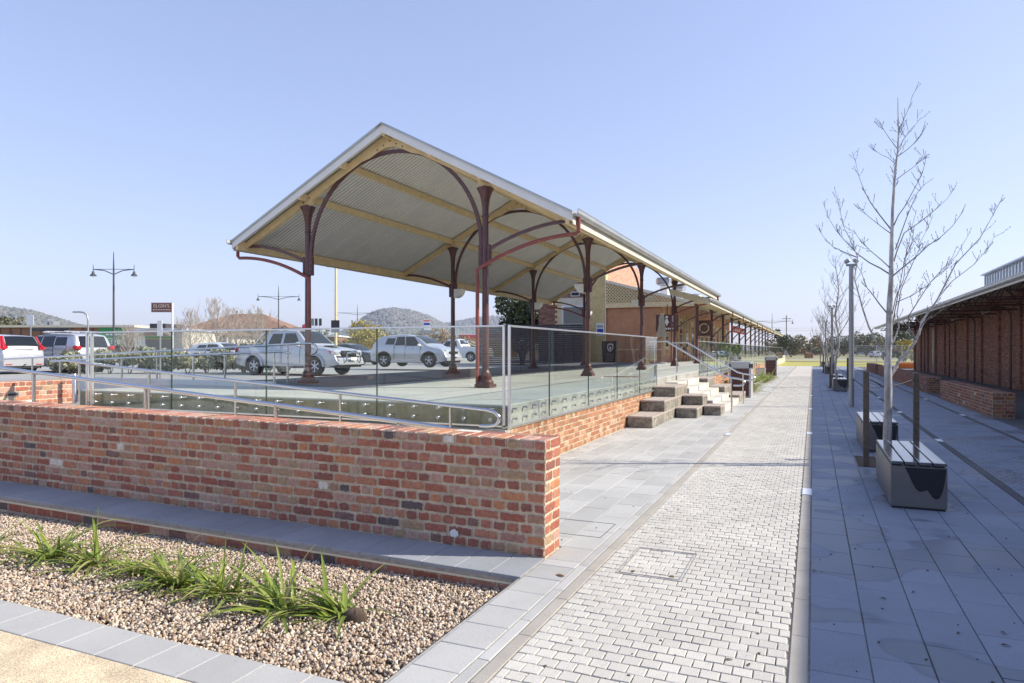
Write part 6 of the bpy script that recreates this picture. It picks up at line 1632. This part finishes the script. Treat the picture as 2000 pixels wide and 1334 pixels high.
# flags and the red, white and blue sign
for q, (px, lab) in enumerate(((608, 'first'), (615, 'second'), (623, 'third'))):
    b = ground_at(px, 150); t = thing('flag', '%s small flag on a pole right of the front left column' % lab, 'flag', b, TH, 'row of small flags'); zt_ = atD(px, 622, 150).z - b[2]
    MB().use('lamp_grey').tube([(0, 0, 0), (0, 0, zt_)], .04, 5).obj('pole', t); MB().use('fence_dark' if q else 'lamp_grey').bx(0, .6, -.02, .02, zt_ - 1.6, zt_).obj('flag_cloth', t)
b = ground_at(834, 130); t = thing('pylon_sign', 'red white and blue pylon sign before the hills', 'sign', b, TH); s_ = 130 / F; zt_ = atD(834, 625, 130).z - b[2]
MB().use('sign_white').bx(-6 * s_, 6 * s_, -.1, .1, zt_ - 20 * s_, zt_, .02).obj('board', t); MB().use('sign_red').bx(-6.1 * s_, 6.1 * s_, -.13, -.101, zt_ - 3 * s_, zt_ - .5 * s_).obj('red_band', t); MB().use('sign_blue').bx(-6.1 * s_, 6.1 * s_, -.13, -.101, zt_ - 10 * s_, zt_ - 5.5 * s_).obj('blue_band', t); MB().use('lamp_grey').bx(-1.5, 1.5, -.05, .05, 0, zt_ - 20 * s_).obj('stand', t)
for q, (px, d, y0) in enumerate(((1536, 190, 616), (1858 - 110, 210, 612))):
    b = ground_at(px, d, 0); t = thing('power_pole', ['timber power pole beyond the lawn near the verandah end', 'timber power pole behind the nearest young tree'][q], 'power pole', b, TH, 'power poles'); zt_ = atD(px, y0, d).z
    MB().use('twig').tube([(0, 0, 0), (0, 0, zt_)], .13, 6).obj('pole', t); MB().use('twig').bx(-1.3, 1.3, -.06, .06, zt_ - 1.0, zt_ - .85).obj('cross_arm', t)
t = thing('power_line', 'thin overhead power line beyond the lawn', 'cable', tuple(at(1440, 642, 190)))
o_ = at(1440, 642, 190)
for dz in (0, .7): MB().use('twig').tube([at(1440, 642, 190) - o_ + Vector((0, 0, dz)), at(1540, 646, 192) - o_ + Vector((0, 0, dz)), at(1648, 645, 200) - o_ + Vector((0, 0, dz)), at(1760, 640, 208) - o_ + Vector((0, 0, dz))], .03, 4).obj('wire', t)

# ================================================================== FAR BUILDINGS (left)
def facing_building(name, label, px0, px1, ytop, d, depth, wallm, z=.6, cat='building', roofm='brown_roof', cap=.25):
    a = atD(px0, HY, d); b_ = atD(px1, HY, d); w_ = (b_ - a).length; zt_ = atD(px0, ytop, d).z - z
    t = thing(name, label, cat, (a.x, a.y, z), TH, None)
    MB().use(wallm).bx(0, w_, 0, depth, 0, zt_ - cap).obj('wall', t); MB().use(roofm).bx(-.2, w_ + .2, -.3, depth, zt_ - cap, zt_).obj('roof_edge', t)
    return t, w_, zt_, d / F
t, w_, zt_, s_ = facing_building('warehouse', 'long low brown warehouse along the car park at far left', -60, 262, 635, 72, 14, 'brown_board', roofm='paint_cream_pale')
for q in range(17): MB().use('sign_maroon').bx(q * w_ / 16 - .06, q * w_ / 16 + .06, -.08, -.001, 0, zt_ - .26).obj('pilaster', t)
g = MB().use('sign_white')
for (a, b_) in ((87, 108), (160, 178), (235, 255)): g.bx((a + 60) * s_, (b_ + 60) * s_, -.1, -.06, zt_ - .85, zt_ - .62)
stuff(g.obj('name_boards', t))
MB().use('green_sign').bx((195 + 60) * s_, (252 + 60) * s_, -.2, -.101, 2.1 - .6, zt_ - .3).obj('green_panel', t)
text_mesh("Elgin's", 17 * s_, 'sign_white', 'lettering', t, ((231 + 60) * s_, -.21, atD(0, 667, 72).z - .6), (R(90), 0, 0), .01)
g = MB().use('sign_white')
for q in range(5): g.bx((209 + q * 8 + 60) * s_, (215 + q * 8 + 60) * s_, -.215, -.202, atD(0, 655, 72).z - .6, atD(0, 652, 72).z - .6)
g.obj('small_print', t)
for q, (a, b_, y) in enumerate(((72, 80, 622), (83, 92, 626))): MB().use('steel_dull').bx((a + 60) * s_, (b_ + 60) * s_, 1, 2, zt_, atD(0, y, 72).z - .6).obj('roof_unit', t)
t, w_, zt_, s_ = facing_building('arched_shop', 'shop with a curved gable and dark open front', 262, 355, 641, 70, 12, 'wall_pale', roofm='roof_pale')
pts = [((a) * s_ + 7 * s_, .0) for a in ()]
n = 16; ar = [((10 + 72 * i / n) * s_, 0, (atD(0, 655, 70).z - .6) + (12 * s_) * math.sin(PI * i / n) ** .8) for i in range(n + 1)]
g = MB().use('shop_cream'); g.prism([(10 * s_, atD(0, 657, 70).z - .6)] + [(p[0], p[2]) for p in ar] + [(82 * s_, atD(0, 657, 70).z - .6)], 'y', -.9, -.6); g.obj('curved_gable', t)
n_ = 12; g = MB().use('brown_roof'); g.prism([(16 * s_, atD(0, 656, 70).z - .6)] + [((16 + 60 * i / n_) * s_, (atD(0, 656, 70).z - .6) + 8.5 * s_ * math.sin(PI * i / n_) ** .8) for i in range(n_ + 1)] + [(76 * s_, atD(0, 656, 70).z - .6)], 'y', -.95, -.901); g.obj('gable_panel', t)
MB().use('window_dark').bx(24 * s_, 74 * s_, -.1, -.001, .1, atD(0, 662, 70).z - .6).obj('shopfront', t); MB().use('green_sign').bx(24 * s_, 74 * s_, -.2, -.101, atD(0, 661, 70).z - .6, atD(0, 655, 70).z - .6).obj('green_fascia', t)
MB().use('wall_yellow').bx(24 * s_, 74 * s_, -.22, -.201, atD(0, 662.5, 70).z - .6, atD(0, 661.2, 70).z - .6).obj('yellow_stripe', t)
for q in (2, 8, 13, 18): MB().use('sign_white').bx(q * s_, (q + 4) * s_, -.08, -.001, 1.0, 2.4).obj('poster', t)
MB().use('fence_dark').bx(10 * s_, 42 * s_, 2, 6, zt_, zt_ + .55).obj('roof_plant', t)
# shops with hipped tiled roofs
def hip_building(label, px0, px1, yeave, yridge, d, depth, wallm, roofm, nwin=4, z=.6):
    a = atD(px0, HY, d); b_ = atD(px1, HY, d); w_ = (b_ - a).length; ze = atD(0, yeave, d).z - z; zr = atD(0, yridge, d + depth / 2).z - z
    t = thing('shop_building', label, 'building', (a.x, a.y, z), TH)
    MB().use(wallm).bx(0, w_, 0, depth, 0, ze).obj('wall', t); e = .6; h_ = depth / 2
    MB().use(roofm).add([(-e, -e, ze), (w_ + e, -e, ze), (w_ + e, depth + e, ze), (-e, depth + e, ze), (h_, h_, zr), (w_ - h_, h_, zr)], [(0, 1, 5, 4), (1, 2, 5), (2, 3, 4, 5), (3, 0, 4), (0, 3, 2, 1)]).obj('roof', t)
    for q in range(nwin):
        x0 = w_ * (q + .18) / nwin; x1 = w_ * (q + .82) / nwin; f = MB().use('sign_white').bx(x0, x1, -.06, -.001, .3, ze * .72).obj('window', t); MB().use('window_dark').bx(x0 + .12, x1 - .12, -.08, -.061, .4, ze * .72 - .12).obj('pane', f)
    for q in range(nwin + 1): MB().use('sign_white').bx(w_ * q / nwin - .09, w_ * q / nwin + .09, -1.3, -1.12, 0, ze - .02).obj('verandah_post', t)
    MB().use(roofm).bx(-.3, w_ + .3, -1.5, -.0, ze - .16, ze - .03).obj('awning', t)
    return t
hip_building('wide brown roofed shop building behind the bare trees', 352, 560, 646, 613, 92, 10, 'shop_cream', 'brown_roof', 8)
hip_building('low pale shop building right of the brown sign pole', 345, 452, 655, 634, 80, 8, 'wall_pale', 'brown_board', 5)
t, w_, zt_, s_ = facing_building('yellow_store', 'far store with red band above a yellow wall', 897, 1010, 652, 105, 20, 'wall_yellow', roofm='sign_white')
MB().use('sign_red').bx(0, w_, -.35, -.301, zt_ - 7 * s_ - .25, zt_ - 2 * s_).obj('red_band', t); MB().use('sign_white').bx(0, w_, -.36, -.302, zt_ - 10 * s_, zt_ - 7.2 * s_ - .25).obj('white_band', t)
t, w_, zt_, s_ = facing_building('low_store', 'low pale store with dark awning behind the compact suv', 690, 900, 664, 112, 14, 'wall_pale', roofm='sign_white')
for q in range(9): MB().use('window_dark').bx(w_ * (q + .2) / 9, w_ * (q + .8) / 9, -.05, -.001, .2, zt_ - .8).obj('window', t)
t, w_, zt_, s_ = facing_building('low_store', 'low brown store with white parapet between bare trees and first column', 555, 660, 655, 120, 14, 'brown_board', roofm='sign_white')
for q in range(6): MB().use('window_dark').bx(w_ * (q + .2) / 6, w_ * (q + .8) / 6, -.05, -.001, .2, zt_ - .9).obj('window', t)
# far right: sheds beyond the lawn
for (a, b_, y, d, lab, m_) in ((1668, 1702, 655, 260, 'grey white factory block beyond the lawn', 'sign_white'), (1700, 1728, 658, 255, 'lower pale factory wing beyond the lawn', 'wall_pale'), (1770, 1830, 664, 230, 'pale house beside the dark conifer beyond the field', 'wall_pale')):
    t, w_, zt_, s_ = facing_building('factory', lab, a, b_, y, d, 14, m_, -.05, roofm='lamp_grey')
    for q in range(4): MB().use('lamp_grey').bx(w_ * (q + .2) / 4, w_ * (q + .7) / 4, -.06, -.001, zt_ * .45, zt_ * .7).obj('window', t)
for q, (a, b_, y) in enumerate(((1540, 1552, 679), (1556, 1568, 680), (1590, 1606, 678), (1618, 1632, 679), (1650, 1662, 680))):
    a_ = atD(a, HY, 240); w_ = (b_ - a) * 240 / F; h_ = atD(0, y - 4, 240).z
    t = thing('cottage', 'tiny white roofed house on the horizon, number %s from the left' % ['one', 'two', 'three', 'four', 'five'][q], 'house', (a_.x, a_.y, 0), TH, 'white roofed houses on the horizon')
    MB().use('wall_pale').bx(0, w_, 0, 6, 0, h_ * .7).obj('wall', t); MB().use('sign_white').add([(-.3, -.3, h_ * .7), (w_ + .3, -.3, h_ * .7), (w_ + .3, 6.3, h_ * .7), (-.3, 6.3, h_ * .7), (0, 3, h_), (w_, 3, h_)], [(0, 1, 5, 4), (2, 3, 4, 5), (1, 2, 5), (3, 0, 4), (0, 3, 2, 1)]).obj('roof', t)

# ================================================================== TREES AROUND
for q, (px, d, h_, sd_, sp, lab) in enumerate(((425, 62, 5.6, 41, .55, 'wide bare tan tree in front of the shops, leftmost big one'), (372, 70, 5.2, 42, .5, 'bare tan tree just right of the brown sign pole'), (462, 66, 5.0, 43, .5, 'bare tan tree between the two wide ones'), (502, 64, 4.9, 44, .55, 'wide bare tan tree nearest the second street lamp'), (355, 80, 4.6, 45, .5, 'small bare tree behind the sign pole'), (250, 58, 3.0, 46, .6, 'small scrubby bare tree by the green panel'), (600, 110, 5.2, 47, .5, 'far bare tree by the flags'))):
    b = ground_at(px, d); bare_tree('bare_tree', lab, b[0], b[1], b[2], h_ * .92, sd_, 'twig_tan', 'twig_tan', sp * 1.35, .10, 'bare trees across the car park', 34, 5, .11, tw=.010, depth=2)
def far_shrub(px, d, rx, h_, m_, n_, sz, sd_, lab, cat='tree', z=.6, nm='leafy_tree', ncl=9):
    b = ground_at(px, d, z); return shrub(nm, lab, cat, b[0], b[1], z, rx, rx * .8, h_, m_, n_, sz, sd_, None, ncl)
far_shrub(715, 60, 2.4, 3.6, 'leaf_yellow', 2600, .13, 81, 'rounded yellow flowering bush right of the light mast', 'bush'); far_shrub(748, 66, 2.1, 2.7, 'leaf_yellow', 1500, .13, 82, 'lower yellow bush beside the big yellow one', 'bush')
far_shrub(690, 72, 1.6, 3.6, 'leaf_dark', 1100, .14, 83, 'dark green bush left of the yellow bush', 'bush'); far_shrub(650, 90, 3.0, 2.8, 'leaf_olive', 900, .18, 84, 'pale olive tree behind the light mast')
far_shrub(812, 70, 2.2, 2.9, 'leaf_olive', 1300, .14, 85, 'olive bush behind the compact suv', 'bush'); far_shrub(868, 62, 2.2, 3.2, 'leaf_rust', 1900, .12, 86, 'rust tinged bush behind the second column', 'bush'); far_shrub(895, 64, 1.6, 2.6, 'leaf_rust', 1000, .12, 87, 'small rusty bush right of the second column', 'bush')
far_shrub(780, 95, 3.2, 3.4, 'leaf_olive', 1000, .2, 88, 'olive tree in front of the round hill'); far_shrub(20, 95, 5.2, 6.0, 'leaf_olive', 2200, .26, 89, 'large olive tree behind the warehouse at far left'); far_shrub(128, 150, 6, 6.0, 'leaf_olive', 1000, .4, 90, 'dark olive tree behind the warehouse roof unit')
for q, px in enumerate((165, 200, 240, 275, 300, 330, 560, 575, 600, 640, 765, 935)): far_shrub(px, 150 + 9 * (q % 4), 6, 5.2 + (q % 3) * .7, ('leaf_olive', 'leaf_rust')[q % 2], 520, .42, 200 + q, 'far %s tree on the skyline, number %s from the left' % (('olive', 'brownish')[q % 2], ['one', 'two', 'three', 'four', 'five', 'six', 'seven', 'eight', 'nine', 'ten', 'eleven', 'twelve'][q]))
far_shrub(480, 58, 2.2, 1.9, 'leaf_dark', 900, .1, 92, 'dark low bush left of the pickup cab', 'bush'); far_shrub(545, 100, 3.0, 4.2, 'leaf_rust', 1000, .18, 93, 'reddish bush under the second street lamp', 'bush')
far_shrub(1530, 150, 2.2, 7.2, 'leaf_dark', 900, .28, 94, 'dark conifer at the far end of the verandah', z=0, nm='conifer'); far_shrub(1545, 160, 5, 5.2, 'leaf_olive', 1200, .3, 95, 'olive tree beyond the verandah end', z=0); far_shrub(1522, 170, 5, 4.4, 'leaf_olive', 900, .3, 96, 'pale scrub left of the far conifer', z=0)
far_shrub(1571, 235, 7.5, 7.4, 'leaf_rust', 1300, .45, 97, 'rounded grey leafless tree on the horizon left of the far benches', z=0); far_shrub(1594, 240, 3, 4, 'leaf_olive', 500, .4, 98, 'small tree on the horizon beside the rounded one', z=0)
far_shrub(1648, 200, 5, 5.6, 'leaf_olive', 1000, .35, 99, 'olive tree left of the factory block', z=0); far_shrub(1692, 190, 5.5, 7.2, 'leaf_olive', 1400, .35, 100, 'large round olive tree in front of the factory', z=0); far_shrub(1710, 195, 5, 6.2, 'leaf_olive', 900, .35, 101, 'second olive tree in front of the factory', z=0)
far_shrub(1771, 175, 4.6, 11.5, 'leaf_dark', 1500, .38, 102, 'tall dark conifer left of the shed end', z=0, nm='conifer'); far_shrub(1790, 150, 6, 4.4, 'leaf_yellow', 900, .3, 103, 'yellowish hedge below the dark conifer', 'hedge', z=0, nm='hedge_bush')
for q, px in enumerate((1552, 1580, 1608, 1630, 1664, 1730, 1752)): far_shrub(px, 205 + 7 * (q % 3), 6.5, 3.2 + (q % 2), ('leaf_rust', 'leaf_olive')[q % 2], 520, .4, 300 + q, 'low %s scrub on the field edge, number %s from the left' % (('brown', 'olive')[q % 2], ['one', 'two', 'three', 'four', 'five', 'six', 'seven'][q]), 'bush', z=0, nm='scrub')
far_shrub(1735, 96, 2.5, 1.5, 'leaf_dark', 700, .14, 110, 'dark bramble heap beyond the lawn fence', 'bush', z=0, nm='scrub'); far_shrub(1765, 92, 2.2, 1.2, 'leaf_grey', 500, .14, 111, 'grey scrub heap near the shed end', 'bush', z=0, nm='scrub')
# mesh fence panels beyond the paving
for q in range(9):
    px = 1668 + q * 15; v = ground_at(px, 84, 0); x0 = 3.6 + q * 2.45; t = thing('mesh_panel', 'temporary wire mesh fence panel beyond the lawn, %s from the left' % ['first', 'second', 'third', 'fourth', 'fifth', 'sixth', 'seventh', 'eighth', 'ninth'][q], 'fence panel', (x0, 79.5 + (q * 1.2 if q < 2 else 2.4), 0), 0, 'temporary wire mesh fence panels')
    g = MB().use('steel_dull')
    for (a, b_) in (((0, 0, 0), (0, 0, 2.1)), ((2.4, 0, 0), (2.4, 0, 2.1)), ((0, 0, .1), (2.4, 0, .1)), ((0, 0, 2.1), (2.4, 0, 2.1))): g.tube([a, b_], .025, 6)
    g.obj('frame', t); g = MB().use('steel_dull')
    for i in range(1, 24): g.tube([(i * .1, 0, .1), (i * .1, 0, 2.1)], .005 if q > 1 else .010, 3, False)
    for i in range(1, 10): g.tube([(0, 0, .1 + i * .2), (2.4, 0, .1 + i * .2)], .004, 3, False)
    stuff(g.obj('wire_mesh', t))
b = (1, 1)
t = thing('rusty_drum', 'rusty brown machinery block standing in the far field', 'machinery', tuple(ground_at(1577, 140, 0)), TH); MB().use('brown_board').bx(-.5, .5, -.4, .4, 0, 1.1, .1).obj('block', t); MB().use('brown_roof').bx(.7, 1.1, -.3, .3, 0, .95, .05).obj('side_block', t)
make_car('far_car', 'white car far beyond the mesh fence', tuple(ground_at(1712, 150, 0)), TH + .2, 4.2, 1.74, hatch_top, [(0, .95), (4.2, .8)], (.75, 3.35), .31, 'car_white', None, hw, (2.35, 3.1, .86), (.14, .5, .78), .2, .24, hatch_detail, 5, 'far cars beyond the lawn')
make_car('far_car', 'silver car far beyond the mesh fence, left of the white one', tuple(ground_at(1700, 152, 0)), TH + .1, 4.2, 1.74, hatch_top, [(0, .95), (4.2, .8)], (.75, 3.35), .31, 'car_silver', None, hw, (2.35, 3.1, .86), (.14, .5, .78), .2, .24, hatch_detail, 5, 'far cars beyond the lawn')
t = thing('barrier', 'orange and white barrier blocks at the shed end', 'barrier', (7.0, 69.5, 0)); MB().use('cone_orange').bx(0, 1.2, 0, .5, 0, .5, .05).obj('orange_block', t); MB().use('sign_white').bx(-1.0, -.1, 0, .5, 0, .3, .04).obj('white_block', t)

# ================================================================== HILLS
def hill(px_list, d, thick, base, seed, nm='hill'):
    pts = []; nx = 90; nyy = 14; px0, px1 = px_list[0][0], px_list[-1][0]; vs = []
    for j in range(nyy + 1):
        v = j / nyy; dd = d + thick * v; prof = math.sin(min(1, v * 1.6) * PI / 2) if v < .625 else math.cos((v - .625) / .375 * PI / 2) ** .8
        for i in range(nx + 1):
            px = px0 + (px1 - px0) * i / nx; y = interp(px_list, px); zz = max(0, (HY - y) / F * (d + thick * .6)) ; p = atD(px, HY, dd)
            k_ = noise.noise(Vector((p.x * .004, p.y * .004, seed))) * .10 * zz + noise.noise(Vector((p.x * .02, p.y * .02, seed))) * .025 * zz
            vs.append((p.x, p.y, base + (zz + k_) * prof * (1 if 0 < i < nx else 0)))
    m_ = nx + 1; g = MB().use('hillside'); g.add(vs, [(j * m_ + i, j * m_ + i + 1, (j + 1) * m_ + i + 1, (j + 1) * m_ + i) for j in range(nyy) for i in range(nx)])
    o = g.obj(nm, None, 'all'); struct(o); return vs, m_, nyy
rgk = np.random.RandomState(3)
def hill_bush(vs, m_, nyy, n, s0, s1, nm):
    A = np.array(vs).reshape(nyy + 1, m_, 3); P = []
    i = rgk.randint(1, m_ - 2, n); j = rgk.uniform(0, nyy * .68, n); fi_ = rgk.uniform(0, 1, n); j0 = j.astype(int); fj = j - j0
    a = A[j0, i] * (1 - fi_)[:, None] + A[j0, i + 1] * fi_[:, None]; b_ = A[j0 + 1, i] * (1 - fi_)[:, None] + A[j0 + 1, i + 1] * fi_[:, None]; P = a * (1 - fj)[:, None] + b_ * fj[:, None]
    iv = np.array([(0, 0, 1), (1, 0, 0), (0, 1, 0), (-1, 0, 0), (0, -1, 0), (0, 0, -.6), (.6, .6, .5), (-.6, .6, .5), (-.6, -.6, .5), (.6, -.6, .5)], float)
    f = np.array([(0, 9, 6), (0, 6, 7), (0, 7, 8), (0, 8, 9), (9, 1, 6), (6, 2, 7), (7, 3, 8), (8, 4, 9), (1, 5, 2), (2, 5, 3), (3, 5, 4), (4, 5, 1), (1, 2, 6), (2, 3, 7), (3, 4, 8), (4, 1, 9)])
    s_ = rgk.uniform(s0, s1, (n, 1, 1)) * rgk.uniform(.75, 1.25, (n, 10, 3)); V = iv[None] * s_ + P[:, None, :]
    Fa = (f[None] + (np.arange(n) * 10)[:, None, None]).reshape(-1, 3); stuff(tri_obj(nm, V.reshape(-1, 3), Fa, 'bush_hill'))
h = hill([(-420, 640), (-200, 610), (-60, 600), (0, 600), (60, 608), (130, 628), (200, 648), (280, 664), (380, 676), (460, 684)], 900, 500, .5, 1.0); hill_bush(*h, 9000, 2.2, 5.0, 'hill_trees')
h = hill([(520, 684), (560, 676), (640, 662), (690, 640), (720, 616), (745, 606), (770, 604), (800, 608), (840, 622), (880, 644), (920, 660), (980, 672), (1080, 684)], 1700, 700, .5, 2.0); hill_bush(*h, 12000, 3.5, 8.0, 'hill_trees')
h = hill([(470, 684), (500, 660), (550, 652), (600, 655), (660, 660), (700, 664), (800, 655), (860, 634), (900, 626), (940, 620), (990, 622), (1080, 640), (1200, 660), (1340, 684)], 2300, 700, .5, 3.0); hill_bush(*h, 12000, 5.0, 10.0, 'hill_trees')
h = hill([(1480, 684), (1560, 679), (1660, 676), (1760, 674), (1860, 676), (2000, 678), (2200, 684)], 2400, 600, -.1, 4.0)
# haze
g = MB(); me_ = None
hz = D.materials.new('haze'); hz.use_nodes = True; nt = hz.node_tree; nt.nodes.clear(); o_ = nt.nodes.new('ShaderNodeOutputMaterial'); v_ = nt.nodes.new('ShaderNodeVolumePrincipled')
v_.inputs['Color'].default_value = (.80, .86, 1.0, 1); v_.inputs['Density'].default_value = HAZE_D if 'HAZE_D' in globals() else .00019; v_.inputs['Anisotropy'].default_value = .2; nt.links.new(v_.outputs[0], o_.inputs['Volume']); MATS['haze'] = hz
if not globals().get('NO_HAZE'):
    stuff(MB().use('haze').bx(-3400, 1700, -900, 4200, -1.6, 190).obj('haze'))
